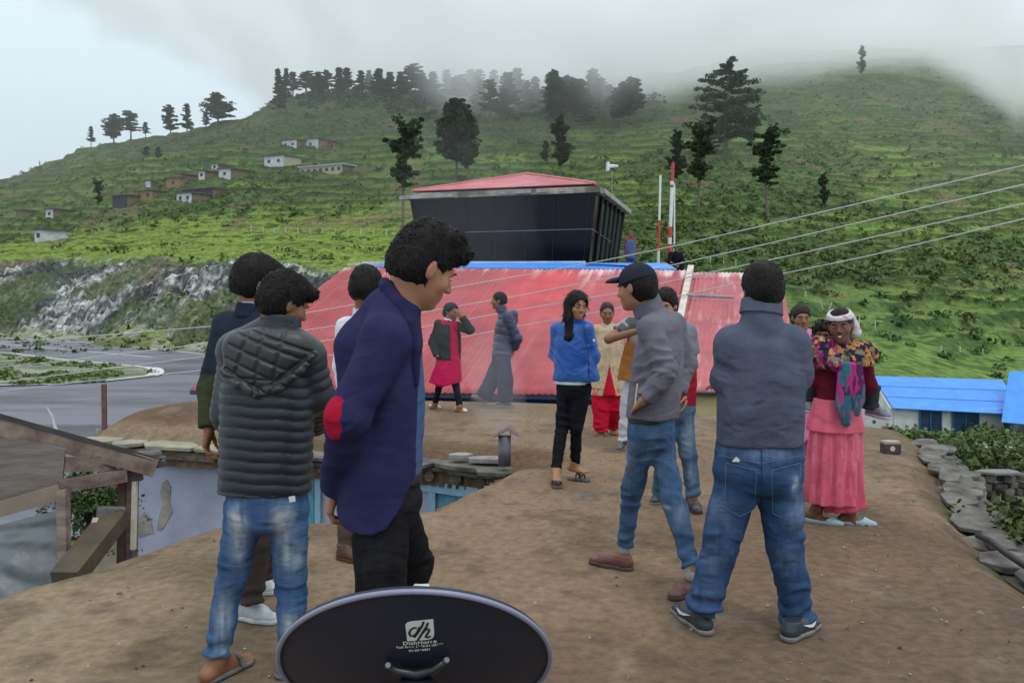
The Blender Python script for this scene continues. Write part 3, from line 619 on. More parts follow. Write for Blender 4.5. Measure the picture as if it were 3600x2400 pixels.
# ---------------- timber lean-to at the left ----------------
shed = empty('timber_lean_to', (-2.6, 5.6, -2.5), 'weathered timber lean-to with plastic sheeting below the roof edge at left', 'shed')
m_tim = mat('old_pink_timber', (.22, .165, .145), .85, (.115, .08, .07), 3, bump=.5, bscale=16, stretch=(1, 6, 6), bdist=.01)
m_tim2 = mat('flaked_timber', (.26, .20, .165), .85, (.12, .085, .07), 7, bump=.5, bscale=16, bdist=.01)
a, b = at(-260, 905, 5.3), at(358, 1072, 5.95)
bm_ = MB().beam(a, b, .09, .125).build('rafter', m_tim2, shed, bevel=.004)
sheet('roof', [at(-260, 876, 5.25), at(364, 1050, 5.92), at(372, 1052, 6.5), at(-260, 884, 6.3)], mat('tar_sheet', (.03, .028, .03), .8, (.06, .055, .05), 5), shed, .03)
MB().beam(at(299, 1072, 5.98), at(296, 1290, 5.98), .088, .09, up=(0, 1, 0)).build('post', m_tim, shed)
MB().beam(at(283, 1090, 5.94), at(281, 1290, 5.94), .05, .07, up=(0, 1, 0)).build('post', mat('dark_red_timber', (.12, .065, .055), .8, (.07, .04, .035), 4), shed)
MB().beam(at(310, 1104, 5.9), at(306, 1260, 5.9), .03, .03, up=(0, 1, 0)).build('batten', m_cream, shed)
MB().beam(at(310, 1080, 5.95), at(311, 1103, 5.95), .09, .06, up=(0, 1, 0)).build('bracket', m_tim, shed)
MB().beam(at(136, 1116, 5.6), at(290, 1090, 5.85), .06, .085).build('rail', m_tim, shed)
MB().beam(at(150, 1066, 5.62), at(268, 1062, 5.85), .03, .10).build('inner_board', m_tim, shed)
MB().beam(at(145, 1125, 5.55), at(148, 1330, 5.35), .06, .06, up=(0, 1, 0)).build('post', m_tim, shed)
sheet('board_wall', [at(-200, 1215, 5.42), at(140, 1140, 5.62), at(150, 1030, 5.62), at(-200, 960, 5.4)], mat('grey_board', (.20, .17, .15), .85, (.13, .11, .10), 4, bump=.3, stretch=(1, 1, 5)), shed, .02)
MB().beam(at(-200, 1225, 5.38), at(140, 1128, 5.58), .04, .10).build('rail', mat('tan_board', (.25, .20, .15), .85, (.18, .14, .11), 4), shed)
m_pl = mat('plastic_sheeting', (.12, .135, .145), .4, (.075, .085, .095), 2.2, bump=.8, bscale=3, spec=.5, bdist=.05)
# draped plastic: wavy sheet
uu, vv = np.meshgrid(np.linspace(0, 1, 60), np.linspace(0, 1, 40)); q = [at(-200, 1560, 4.95), at(150, 1400, 5.33), at(140, 1168, 5.55), at(-200, 1255, 5.35)]
Pq = q[0] * ((1 - uu) * (1 - vv))[..., None] + q[1] * (uu * (1 - vv))[..., None] + q[2] * (uu * vv)[..., None] + q[3] * ((1 - uu) * vv)[..., None]
ang_ = np.arctan2(vv - 1.05, uu - .15); Pq[..., 1] += .012 * np.sin(ang_ * 22 + 3 * fbm(uu * 4, vv * 4, None, 3)) * (.3 + np.hypot(uu - .15, vv - 1)) + .06 * (fbm(uu * 3, vv * 3, None, 7) - .5)
i_ = np.arange(uu.size).reshape(uu.shape); f_ = np.stack([i_[:-1, :-1], i_[:-1, 1:], i_[1:, 1:], i_[1:, :-1]], -1).reshape(-1, 4)
pl = mesh_obj('plastic_sheet', Pq.reshape(-1, 3), f_, m_pl, shed, smooth=True)
# leaning plank, its end up against the post
lg = empty('leaning_timber', at(200, 1270, 5.75), 'thick dark timber leaning against the lean-to post with grey weathered top', 'timber')
MB().beam(at(150, 1330, 5.15), at(262, 1190, 5.75), .17, .11).build('beam', mat('dark_oiled_wood', (.055, .042, .030), .8, (.10, .08, .05), 4, bump=.4), lg)
MB().beam(at(222, 1178, 5.72), at(286, 1180, 5.80), .10, .085).build('weathered_end', mat('grey_end_grain', (.10, .095, .09), .9, (.17, .16, .15), 9, bump=.7), lg)
MB().beam(at(190, 1286, 5.45), at(222, 1192, 5.66), .035, .05).build('batten', m_cream, lg)
# courtyard floor
tag(MB().box(-8, .6, 4.2, 10.6, -3.5, -2.9).build('path', mat('courtyard_earth', (.15, .14, .12), .95, (.22, .21, .19), 2, bump=.4)), kind='structure')
MB().box(-6.6, -5.0, 7.6, 9.4, -3, -1.6).build('low_wall', m_wash); tag(COL.objects[-1], 'grey low courtyard wall seen through the lean-to frame', 'wall')
# posts beyond
pst = MB().tube([at(238, 905, 11.2), at(239, 1050, 11.2)], .022, 6).build('thin_pole', m_wood); tag(pst, 'thin grey pole under the reddish post beyond the slates', 'pole')
p_ = MB().beam(at(239, 881, 10.9), at(240, 985, 10.9), .055, .04, up=(0, 1, 0)).build('rusty_post', mat('rusty_red', (.17, .075, .06), .8, (.10, .05, .04), 9)); tag(p_, 'short rusty red post standing behind the second mud roof', 'post')
p_ = MB().tube([at(108, 935, 8.0), at(120, 955, 8.0), at(125, 975, 8.0), at(134, 1002, 8.0)], [.008, .01, .012, .03], 6).build('bent_stick', mat('pale_bark', (.55, .56, .58), .7, (.4, .4, .42), 20)); tag(p_, 'pale bent stick poking up behind the lean-to roof', 'stick')
p_ = MB().tube([at(225, 985, 10.6), at(226, 1080, 10.6)], .03, 6).build('grey_post', m_gbar); tag(p_, 'pale grey post in the yard below the slate overhang', 'post')
# stuff piled on lean-to eave
st_ = empty('stone_heap', at(350, 1055, 6.6), 'dark stones and rags heaped beside the lean-to rafter end', 'stones')
m_ds = mat('dark_stone', (.06, .06, .065), .8, (.14, .13, .12), 6, bump=.5)
for i in range(9):
    q_ = at(318 + 10 * (i % 5) + rnd.uniform(-4, 4), 1050 - 7 * (i // 5) + i * 3 % 17, 6.5); slab(q_, rnd.uniform(.12, .26), .16, rnd.uniform(.05, .09), rnd.uniform(-.5, .5), m_ds, st_, 'stone', seed=300 + i)
# stovepipe
m_zinc = mat('sooty_zinc', (.10, .11, .14), .55, (.17, .17, .20), 7, metallic=.4, bump=.2)
sp0 = gp(1159, 1056); chim = empty('stovepipe', sp0, 'small smoking metal stovepipe with a folded cap on the mud roof edge', 'chimney')
MB().tube([sp0 + (0, 0, -.05), sp0 + (0, 0, .235)], .062, 16).build('pipe', m_zinc, chim, smooth=True)
cz = sp0[2] + .31; cx_, cy_ = sp0[0] + .01, sp0[1]
capm = mat('rusty_cap', (.14, .09, .09), .6, (.09, .07, .08), 9)
mb = MB(); rx = .115
mb.add([(cx_ - rx, cy_ - .09, cz - .07), (cx_ + .02, cy_ - .09, cz), (cx_ + .02, cy_ + .09, cz), (cx_ - rx, cy_ + .09, cz - .07), (cx_ + rx + .01, cy_ - .09, cz - .06), (cx_ + rx + .01, cy_ + .09, cz - .06)], [(0, 1, 2, 3), (1, 4, 5, 2)])
o = mb.build('cap', capm, chim); sm = o.modifiers.new('s', 'SOLIDIFY'); sm.thickness = .008
for sx in (-.055, .055): MB().tube([(cx_ - .01 + sx, cy_, sp0[2] + .22), (cx_ - .01 + sx, cy_, cz - .035)], .005, 5).build('stay', m_zinc, chim)
# brick on the roof
b0 = gp(2046, 1040); bk_ = empty('block', b0, 'small dark brick-like block with pale top and side lying on the mud roof', 'block', rz=.12)
MB().box(b0[0] - .155 / 2 * 1.1, b0[0] + .155 / 2 * 1.1, b0[1] - .05, b0[1] + .06, .0, .10).build('body', mat('dark_brown_block', (.05, .035, .035), .8, (.09, .06, .055), 20), bk_, bevel=.006)
MB().box(b0[0] - .08, b0[0] + .08, b0[1] - .045, b0[1] + .055, .098, .128).build('top', mat('block_cream', (.42, .37, .30), .8, (.33, .29, .23), 12), bk_, bevel=.006)
MB().tube([(b0[0] - .005, b0[1] - .056, .055), (b0[0] - .005, b0[1] - .048, .055)], .026, 9).build('pale_spot', mat('spot', (.5, .46, .42), .8), bk_)
# pebbles scattered on the mud roof (too many to count)
pv, pf = [], []; rp = np.random.RandomState(5); npb = 520
for i in range(npb):
    y_ = 2.2 + rp.rand() ** 1.4 * 9; x_ = (rp.rand() - .5) * 2 * min(.62 * y_, 4.2); r_ = rp.uniform(.003, .011) * (1.6 if rp.rand() < .06 else 1)
    if psd(np.array([[x_, y_]]), poly)[0] > -.15: continue
    k0 = len(pv)
    for dx, dy, dz in ((1, 0, 0), (0, 1, 0), (-1, 0, 0), (0, -1, 0), (0, 0, .7), (0, 0, -.7)): pv.append((x_ + dx * r_ * rp.uniform(.7, 1.3), y_ + dy * r_ * rp.uniform(.7, 1.3), r_ * .3 + dz * r_))
    pf += [(k0, k0 + 1, k0 + 4), (k0 + 1, k0 + 2, k0 + 4), (k0 + 2, k0 + 3, k0 + 4), (k0 + 3, k0, k0 + 4), (k0 + 1, k0, k0 + 5), (k0 + 2, k0 + 1, k0 + 5), (k0 + 3, k0 + 2, k0 + 5), (k0, k0 + 3, k0 + 5)]
for i in range(150):
    y_ = 2.4 + rp.rand() ** 1.3 * 7; x_ = (rp.rand() - .5) * 2 * min(.6 * y_, 4.0); a_ = rp.rand() * 3.14; l_ = rp.uniform(.008, .03)
    if psd(np.array([[x_, y_]]), poly)[0] > -.2: continue
    k0 = len(pv); dx, dy = math.cos(a_) * l_, math.sin(a_) * l_; w_ = .0022
    pv += [(x_ - dx, y_ - dy, .004), (x_ + dx, y_ + dy, .010), (x_ + dx - dy * .12, y_ + dy + dx * .12, .006), (x_ - dx - dy * .12, y_ - dy + dx * .12, .004), (x_, y_, .02)]
    pf += [(k0, k0 + 1, k0 + 4), (k0 + 1, k0 + 2, k0 + 4), (k0 + 2, k0 + 3, k0 + 4), (k0 + 3, k0, k0 + 4)]
tag(mesh_obj('pebbles', pv, pf, mat('pebble', (.05, .04, .032), .8, (.42, .38, .33), 3, contrast=(.42, .60))), kind='stuff')
# ---------------- village houses ----------------
m_mudw = mat('mud_wall', (.21, .15, .10), .95, (.145, .105, .07), .9, bump=.3); m_hw = mat('far_whitewash', (.58, .60, .64), .9, (.42, .43, .46), .5)
m_tan = mat('tan_wall', (.30, .20, .10), .95, (.22, .14, .075), .9); m_hroof = mat('dark_flat_roof', (.075, .065, .055), .95, (.12, .11, .09), 1)
m_redm = mat('reddish_wall', (.28, .15, .11), .95, (.22, .12, .09), 1); m_win = mat('far_dark_opening', (.03, .035, .05), .6); m_tin = mat('pale_tin', (.42, .45, .52), .5, (.33, .36, .42), 1)
m_cream_w = mat('cream_wall', (.42, .38, .29), .9, (.34, .30, .23), 1)
def village(px_c, base, wf, ws, h, mf, ms, label, wins=1, mr=None, slope=.0):
    p = on_hill(px_c, base, 215, 600); d = p[1]; s = F / d; yaw = math.radians(38); Lf, Ls, hh = wf / s / math.cos(yaw), ws / s / math.sin(yaw), h / s
    o = empty('village_house', p, label, 'house', 'hillside village houses', 0)
    f = np.array([-math.cos(yaw), math.sin(yaw) * .6]); r = np.array([math.sin(yaw), math.cos(yaw)])
    f /= np.linalg.norm(f); c0 = p[:2]; a = c0 + f * Lf; b = c0 + r * Ls; cc = a + r * Ls; z0, z1 = p[2] - 3, p[2] + hh
    q = lambda P, z: (P[0], P[1], z)
    MB().hexa([q(c0, z0), q(b, z0), q(cc, z0), q(a, z0), q(c0, z1), q(b, z1), q(cc, z1 + slope), q(a, z1 + slope)]).build('wall', ms, o)
    n_ = -r * .12; c1, a1 = c0 + n_ - f * .02, a + n_
    MB().hexa([q(c1, z0), q(c0 + r * .02, z0), q(a + r * .02, z0), q(a1, z0), q(c1, z1 - .02), q(c0 + r * .02, z1 - .02), q(a + r * .02, z1 - .02), q(a1, z1 - .02)]).build('front_wall', mf, o)
    ov = .7; g_ = [c0 - r * ov - f * ov, b + r * ov - f * ov, cc + r * ov + f * ov, a - r * ov + f * ov]
    MB().hexa([q(P, z1) for P in g_] + [q(P, z1 + .45) for P in g_]).build('roof', mr or m_hroof, o)
    for k in range(wins):
        u = (k + .5) / wins; w_ = min(.7, Lf * .35 / wins) / 1; P = c1 + f * Lf * u - r * .06; zc = z0 + 3 + hh * .55
        MB().hexa([q(P - f * w_, zc - .7), q(P - f * w_ + r * .08, zc - .7), q(P + f * w_ + r * .08, zc - .7), q(P + f * w_, zc - .7), q(P - f * w_, zc + .7), q(P - f * w_ + r * .08, zc + .7), q(P + f * w_ + r * .08, zc + .7), q(P + f * w_, zc + .7)]).build('window', m_win, o)
    return o
VH = [
 (97, 555, 20, 38, 28, m_hw, m_hw, 'white house lowest on the slope at the far left', 1),
 (122, 502, 19, 36, 22, m_hw, m_mudw, 'white and brown house above the lowest white one at far left', 1),
 (52, 499, 18, 22, 16, m_mudw, m_mudw, 'plain brown mud house nearest the left edge of the photo', 0),
 (292, 476, 37, 56, 28, m_win, m_mudw, 'dark-fronted mud house at the left end of the village', 2),
 (350, 458, 44, 27, 20, m_tan, m_mudw, 'mud house just right of the dark-fronted one in the lower row', 2),
 (346, 428, 13, 8, 13, m_hw, m_mudw, 'tiny white house half hidden among bushes above the lower row', 0),
 (413, 430, 32, 6, 22, m_tan, m_mudw, 'orange tan mud house in the middle of the village', 1),
 (418, 424, 10, 44, 24, m_tan, m_mudw, 'long brown mud house right behind the orange tan one', 0),
 (470, 413, 14, 30, 19, m_hw, m_mudw, 'small house with a narrow white front in the upper village row', 1),
 (500, 390, 14, 28, 14, m_hw, m_mudw, 'topmost white house of the left village cluster', 1),
 (530, 411, 28, 37, 24, m_hw, m_mudw, 'white fronted house with brown side at the right end of the cluster', 1),
 (488, 454, 74, 26, 22, m_win, m_mudw, 'long low house with dark verandah in the lower row', 3),
 (440, 466, 36, 50, 24, m_hw, m_mudw, 'white fronted house standing lowest in front of the verandah house', 2),
 (681, 342, 33, 15, 20, m_hw, m_mudw, 'white house at the left of the upper pair below the ridge', 2),
 (731, 343, 34, 44, 23, m_hw, m_redm, 'white house with reddish side at the right of the upper pair', 1),
 (651, 382, 44, 31, 26, m_hw, m_cream_w, 'white house with cream side above the long school', 2),
 (520, 392, 12, 10, 10, m_mudw, m_mudw, 'little brown outhouse beside the topmost white house', 0),
 (770, 344, 14, 14, 14, m_redm, m_redm, 'small reddish roofless house right of the upper pair', 1),
]
for v in VH: village(*v)
o = village(786, 397, 96, 24, 20, m_cream_w, m_mudw, 'long single-storey school with pale tin roof on the hillside', 7, m_tin)
o['category'] = 'school'; o.name = 'school_building'; del o['group']
w_ = on_hill(835, 395, 215, 600); MB().beam(w_ - (4.5, 0, -.3), w_ + (4.5, 0, .3), .5, 2.2).build('stone_wall', m_mudw); tag(COL.objects[-1], 'low brown wall running right from the long school', 'wall')
# ---------------- foliage ----------------
def leaf_cloud(cent, rad, n, size, rs, flat=1.0):
    """n quads scattered inside each ellipsoid; returns verts, faces"""
    cent = np.asarray(cent, float); rad = np.asarray(rad, float); m = len(cent)
    u = rs.randn(m, n, 3); u /= np.linalg.norm(u, axis=2, keepdims=True) + 1e-9; u *= rs.rand(m, n, 1) ** .45
    C = cent[:, None, :] + u * rad[:, None, :]
    a = rs.randn(m, n, 3); a[..., 2] *= .5 * flat; a /= np.linalg.norm(a, axis=2, keepdims=True); b = rs.randn(m, n, 3); b[..., 2] *= flat; b = np.cross(a, b); b /= np.linalg.norm(b, axis=2, keepdims=True) + 1e-9
    s = size * rs.uniform(.6, 1.4, (m, n, 1)); a = a * s; b = b * s * .6
    P = np.stack([C - a - b, C + a * .6 - b * 1.1, C + a + b, C - a * .7 + b * 1.2], 2).reshape(-1, 3)
    return P, np.arange(len(P)).reshape(-1, 4)
m_leaf = mat('tree_foliage', (0, 0, 0), .8, (.35,), .8, attr=True, spec=.15); m_bark = mat('bark', (.085, .070, .055), .95, (.17, .15, .13), 2, bump=.5)
def make_tree(seed, h, cb, prof, nl, pads, leafs, lsize, trunk_r, pflat=.35, lean=.03, padr=1.0, upr=(-.05, .22), col=(.022, .040, .024), col2=(.045, .070, .036), gaps=0.0):
    """meshes of one tree kind, base at the origin; prof(t) is the crown's half width at height fraction t"""
    rs = np.random.RandomState(seed); tk = MB(); lx, ly = rs.uniform(-lean, lean, 2) * h
    ax = lambda t: np.array([lx * t * t + .012 * h * math.sin(5 * t + seed), ly * t * t, h * t])
    tk.tube([ax(t) for t in np.linspace(0, .97, 12)], [trunk_r * (1.15 - t) for t in np.linspace(0, .97, 12)], 7)
    cen, rad = [], []
    for i in range(nl):
        t = cb + (1 - cb) * ((i + rs.rand()) / nl)
        if rs.rand() < gaps: continue
        az = rs.rand() * 2 * math.pi; L = prof(t) * rs.uniform(.55, 1.15); up = rs.uniform(*upr) * L
        p0 = ax(t); p1 = p0 + np.array([math.cos(az) * L, math.sin(az) * L, up])
        tk.tube([p0, p0 * .5 + p1 * .5 + (0, 0, .06 * L), p1], [trunk_r * .28 * (1.2 - t), trunk_r * .2 * (1.2 - t), .02], 5, caps=False)
        for k in range(pads):
            f = (k + .7) / pads; r_ = padr * (.35 + .65 * rs.rand()) * max(.5, .42 * L / max(pads, 1) * 2)
            cen.append(p0 * (1 - f) + p1 * f + rs.uniform(-.25, .25, 3) * r_); rad.append((r_, r_, r_ * pflat))
    top = ax(1.0); cen.append(top - (0, 0, .02 * h)); rad.append((padr * .8, padr * .8, padr * .8))
    P, Fc = leaf_cloud(cen, rad, leafs, lsize, rs, .5)
    cv = rs.rand(len(cen)).repeat(leafs * 4)[:, None] * .7 + rs.rand(len(cen) * leafs).repeat(4)[:, None] * .3
    c = np.array(col) * (1 - cv) + np.array(col2) * cv
    return tk, P, Fc, c
TREES = {}
def tree(kind, px, py, hpx, label, group=None, d=None, wf=1.0, rz=None, y0=150):
    p = on_hill(px, py, y0, 700) if d is None else np.array([(px - CX) / F * d, d, float(terrain(px, d))])
    key = kind[0]; hm = hpx / F * p[1]; h0 = kind[1]; s = hm / h0
    o = empty(kind[3] if len(kind) > 3 else 'cedar_tree', p - (0, 0, .5), label, 'tree', group, rz if rz is not None else random.uniform(0, 6.28))
    o.scale = (s * wf, s * wf, s)
    if key not in TREES:
        tk, P, Fc, c = kind[2]()
        c1 = mesh_obj('crown', P, Fc, m_leaf, None, cols=c); t1 = tk.build('trunk', m_bark); TREES[key] = (c1.data, t1.data)
        c1.parent = o; t1.parent = o
    else:
        for nm, me in zip(('crown', 'trunk'), TREES[key]):
            c1 = bpy.data.objects.new(nm, me); COL.objects.link(c1); c1.parent = o
    return o
KA = ('A', 20, lambda: make_tree(11, 20, .16, lambda t: 4.6 * (1 - t) ** .75 + .7, 90, 4, 40, .34, .38, pflat=.40, padr=1.4))
KA2 = ('A2', 20, lambda: make_tree(17, 20, .28, lambda t: 3.9 * (1.05 - t) ** .6 + .5, 64, 4, 40, .36, .36, pflat=.34, padr=1.5, gaps=.2))
KB = ('B', 18, lambda: make_tree(23, 18, .22, lambda t: 3 + 5.2 * math.sin(min(1, (t - .15) * 1.35) * math.pi) ** .8, 85, 4, 44, .36, .5, pflat=.42, padr=1.6, gaps=.1))
KB2 = ('B2', 18, lambda: make_tree(29, 18, .35, lambda t: 5.8 * (1.12 - t) ** .35, 58, 5, 44, .36, .45, pflat=.34, padr=1.6, gaps=.1))
KC = ('C', 22, lambda: make_tree(31, 22, .24, lambda t: 1.3 + 3.3 * math.sin(min(1, max(0, (t - .2) / .8)) ** .8 * math.pi) ** .7, 150, 3, 46, .26, .33, pflat=.8, padr=1.15, gaps=.1, col=(.016, .026, .016), col2=(.036, .055, .026)), 'broadleaf_tree')
KD = ('D', 20, lambda: make_tree(37, 20, .42, lambda t: (3.2 if t > .72 else (2.3 if t < .6 else 1.0)), 75, 3, 34, .26, .26, pflat=.8, padr=1.2, gaps=.3, upr=(0, .7), col=(.030, .045, .024), col2=(.055, .080, .036)), 'thin_tree')
KE = ('E', 26, lambda: make_tree(41, 26, .20, lambda t: 4.5 + 4.6 * math.sin(min(1, max(0, (t - .12) / .88)) ** .75 * math.pi) ** .6 * (1 - .35 * (t > .8)), 74, 5, 60, .25, .6, pflat=.50, padr=1.5, gaps=.2, upr=(-.1, .42)))
KP = ('P', 18, lambda: make_tree(43, 18, .22, lambda t: (1.1 + 1.9 * abs(math.sin(t * 9 + 1))) * (1.15 - .5 * t), 110, 2, 40, .24, .26, pflat=.9, padr=1.1, gaps=.3, upr=(.1, .9), col=(.018, .030, .018), col2=(.040, .060, .030)), 'slender_tree')
G1 = 'cedars along the skyline'
tree(KA2, 209, 333, 48, 'small cedar at the far left end of the skyline', G1)
tree(KB, 262, 326, 66, 'left cedar of the wide clump on the left skyline', G1, wf=.9)
tree(KB2, 300, 314, 66, 'broad flat-topped cedar, centre of the left skyline clump', G1, wf=1.15)
tree(KA2, 335, 312, 36, 'low cedar at the right end of the left skyline clump', G1, wf=1.5)
tree(KB2, 391, 325, 84, 'flat-topped cedar with bare lower trunk, left of a pair', G1, wf=.75)
tree(KA2, 429, 318, 78, 'narrower cedar, right one of the pair on the skyline', G1, wf=1.0)
tree(KA2, 474, 298, 42, 'low dark cedar at the foot of the big rounded one', G1, wf=1.5)
tree(KB, 500, 288, 72, 'big rounded cedar alone on the slope right of the pair', G1, wf=1.1)
tree(KA, 640, 264, 104, 'tallest dense cedar at the left end of the ridge row', G1, wf=.8)
tree(KA, 655, 235, 78, 'cedar leaning right just behind the tallest ridge cedar', G1, wf=.9)
rt = random.Random(9); ords = 'second third fourth fifth sixth seventh eighth ninth tenth eleventh twelfth thirteenth fourteenth fifteenth sixteenth seventeenth eighteenth nineteenth twentieth'.split()
for i, x_ in enumerate([676, 700, 726, 752, 776, 800, 824, 846, 872, 896, 918, 944, 972, 996, 1024, 1050, 1078, 1104, 1130]):
    yb = np.interp(x_, [676, 780, 900, 1000, 1130], [222, 216, 224, 234, 246]) + rt.uniform(-3, 6)
    tree(rt.choice([KA, KA2, KA2, KB2]), x_ + rt.uniform(-5, 5), yb, rt.uniform(55, 72) * (1.35 if i in (11,) else 1) + max(0, x_ - 900) * .08, ords[i] + ' cedar counted from the left in the misty ridge row', G1, wf=rt.uniform(1.2, 1.75), y0=400)
for i in range(18):
    x_ = 1090 + i * 21 + rt.uniform(-8, 8); tree(rt.choice([KA, KA2, KC]), x_, rt.uniform(250, 292), rt.uniform(70, 105), (['leftmost'] + ords + ['last'])[i] + ' grey cedar from the left among those fading into the low cloud', 'cedars dissolving in the low cloud', wf=rt.uniform(1.2, 1.75), y0=380)
tree(KC, 1048, 412, 186, 'tall dark leafy tree on the slope left of the tower roof', wf=1.2)
tree(KP, 1076, 414, 150, 'slimmer dark tree touching the tall leafy tree on its right', wf=1.2)
tree(KD, 926, 520, 232, 'thin tree with round top and a bare pale trunk, left of tower', y0=200, wf=1.15)
tree(KP, 1288, 408, 140, 'slender dark tree standing above the tower roof apex', wf=1.15)
tree(KC, 1276, 300, 138, 'tall grey tree in mist above the slender dark one')
tree(KP, 1252, 380, 56, 'short dark bushy tree left of the slender dark one', wf=1.3)
tree(KE, 1668, 362, 208, 'largest cedar with layered flat boughs on the right slope', wf=1.18, rz=1.0)
tree(KP, 1556, 432, 130, 'slim tree just right of the striped mast top', wf=1.35)
tree(KD, 1604, 492, 196, 'tree with bare pale trunk below the largest cedar', wf=1.15)
tree(KD, 1762, 502, 196, 'thin grey-green tree right of the largest cedar', wf=1.25, rz=2.2)
tree(KB2, 1622, 372, 96, 'shorter broad tree merging with the left side of the largest cedar', wf=1.1)
tree(KD, 1722, 372, 118, 'ragged tree merging with the right side of the largest cedar', wf=1.3, rz=.7)
tree(KP, 1892, 482, 84, 'small dark tree low on the right slope', wf=1.0)
tree(KP, 1980, 184, 76, 'lone dark tree high on the misty right slope', wf=.9)
tree(KD, 228, 500, 84, 'thin birch-like tree with white stem between the village and far left house', wf=.9)
for x_, y_, h_, l in ((335, 362, 26, 'left'), (364, 366, 30, 'right')):
    tree(KP, x_, y_, h_, f'rounded dark bushy tree below the skyline clump, {l} of two', wf=2.2, y0=300)
tree(KA2, 91, 372, 12, 'tiny lone tree on the bare ridge near the left edge', wf=.8)
# shrubs over the hillside
rs = np.random.RandomState(77)
def scatter(n, pxr, dr, dens, s0, s1, seed, name, leafs=12, col=((.020, .038, .014), (.060, .105, .030)), lsz=.38, flat=.75):
    rs = np.random.RandomState(seed); px = rs.uniform(*pxr, n); d = np.exp(rs.uniform(np.log(dr[0]), np.log(dr[1]), n))
    z, X, zb_, cl, hw, ri, sl, kk_, ft = terrain(px, d, True); w = dens(px, d, X, cl, hw, ri, ft); k = rs.rand(n) < w
    px, d, z, X = px[k], d[k], z[k], X[k]; s = rs.uniform(s0, s1, k.sum()) * (1 + rs.rand(k.sum()) ** 4)
    cen = np.stack([X, d, z + s * .3], 1); rad = np.stack([s * rs.uniform(1, 1.8, len(s)), s, s * flat], 1)
    P, Fc = leaf_cloud(cen, rad, leafs, 1.0, rs); sc = np.repeat(s * lsz, leafs * 4)[:, None]
    C = np.repeat(np.asarray(P).reshape(-1, 4, 3).mean(1), 4, 0); P = C + (P - C) * sc
    cv = (np.repeat(rs.rand(len(s)), leafs * 4)[:, None] * .7 + rs.rand(len(s) * leafs).repeat(4)[:, None] * .3)
    c = np.array(col[0]) * (1 - cv) + np.array(col[1]) * cv
    return tag(mesh_obj(name, P, Fc, m_leaf, cols=c), kind='stuff')
def dens_hill(px, d, X, cl, hw, ri, ft):
    n1 = fbm(X * .02, d * .014, None, 41); vill = np.exp(-((px - 430) / 190) ** 2) * sstep(270, 300, d) * (1 - sstep(380, 420, d))
    wood = sstep(430, 520, d) * (px > 720) * (px < 1480) * .8
    field = (1 - sstep(255, 300, d)) * (px < 1400)
    return np.clip((.10 + .55 * ri + .6 * sstep(.45, .62, n1) + .7 * vill + wood) * (1 - .95 * field) * (1 - cl) * sstep(10, 40, d - ft), 0, 1)
scatter(17000, (-60, 2420), (150, 760), dens_hill, .5, 1.15, 1, 'hillside_shrubs', leafs=20, lsz=.28, col=((.042, .074, .028), (.115, .17, .050)))
scatter(5200, (1480, 2420), (62, 240), lambda px, d, X, cl, hw, ri, ft: np.clip((.03 + .35 * ri * sstep(90, 130, d) + .7 * sstep(.53, .66, fbm(X * .035, d * .03, None, 47)) * sstep(120, 170, d)) * sstep(4, 12, d - ft), 0, 1), .3, .75, 2, 'slope_shrubs', leafs=44, lsz=.24, col=((.042, .074, .027), (.105, .165, .048)))
scatter(900, (690, 1500), (490, 640), lambda px, d, X, cl, hw, ri, ft: .8 * sstep(480, 540, d), 1.6, 3.2, 12, 'ridge_undergrowth', leafs=46, col=((.022, .038, .022), (.045, .07, .036)), lsz=.22)
scatter(1500, (-20, 900), (98, 215), lambda px, d, X, cl, hw, ri, ft: .05 + .5 * cl * sstep(.5, .6, fbm(X * .07, d * .07, None, 83)) + .3 * (d - ft < 8), .2, .5, 3, 'cliff_weeds', col=((.05, .07, .025), (.11, .15, .045)))
scatter(900, (2000, 2420), (36, 44.7), lambda px, d, X, cl, hw, ri, ft: .15 + .85 * (d > 43.2), .18, .42, 4, 'yard_grass', leafs=70, col=((.06, .10, .035), (.14, .19, .07)), lsz=.16, flat=1.0)
scatter(900, (1900, 2420), (10.5, 40), lambda px, d, X, cl, hw, ri, ft: np.clip(.9 * (px < 1176 + 1950 * 4.9 / d * 10) , 0, 1), .12, .3, 5, 'verge_weeds', leafs=70, col=((.045, .07, .025), (.13, .16, .06)), lsz=.13)
# island grass tufts
tv = []; rs = np.random.RandomState(8); cen = []
for i in range(260):
    px, py = rs.uniform(-60, 350), rs.uniform(812, 882)
    ok_ = py > np.interp(px, [-200, 13, 143, 300, 353], [802, 812, 827, 841, 848]) and py < np.interp(px, [-200, 117, 233, 350], [884, 879, 872, 858])
    if ok_ and vnoise(px * .02, py * .09, None, 3) > .42: cen.append(gp(px, py, -3.85))
P, Fc = leaf_cloud(cen, np.tile([[.7, .5, .22]], (len(cen), 1)), 26, .13, rs); cc = np.tile(A(.13, .18, .06), (len(P), 1)) * rs.uniform(.6, 1.3, (len(P) // 4, 1)).repeat(4, 0)
tag(mesh_obj('island_weeds', P, Fc, m_leaf, cols=cc), kind='stuff')
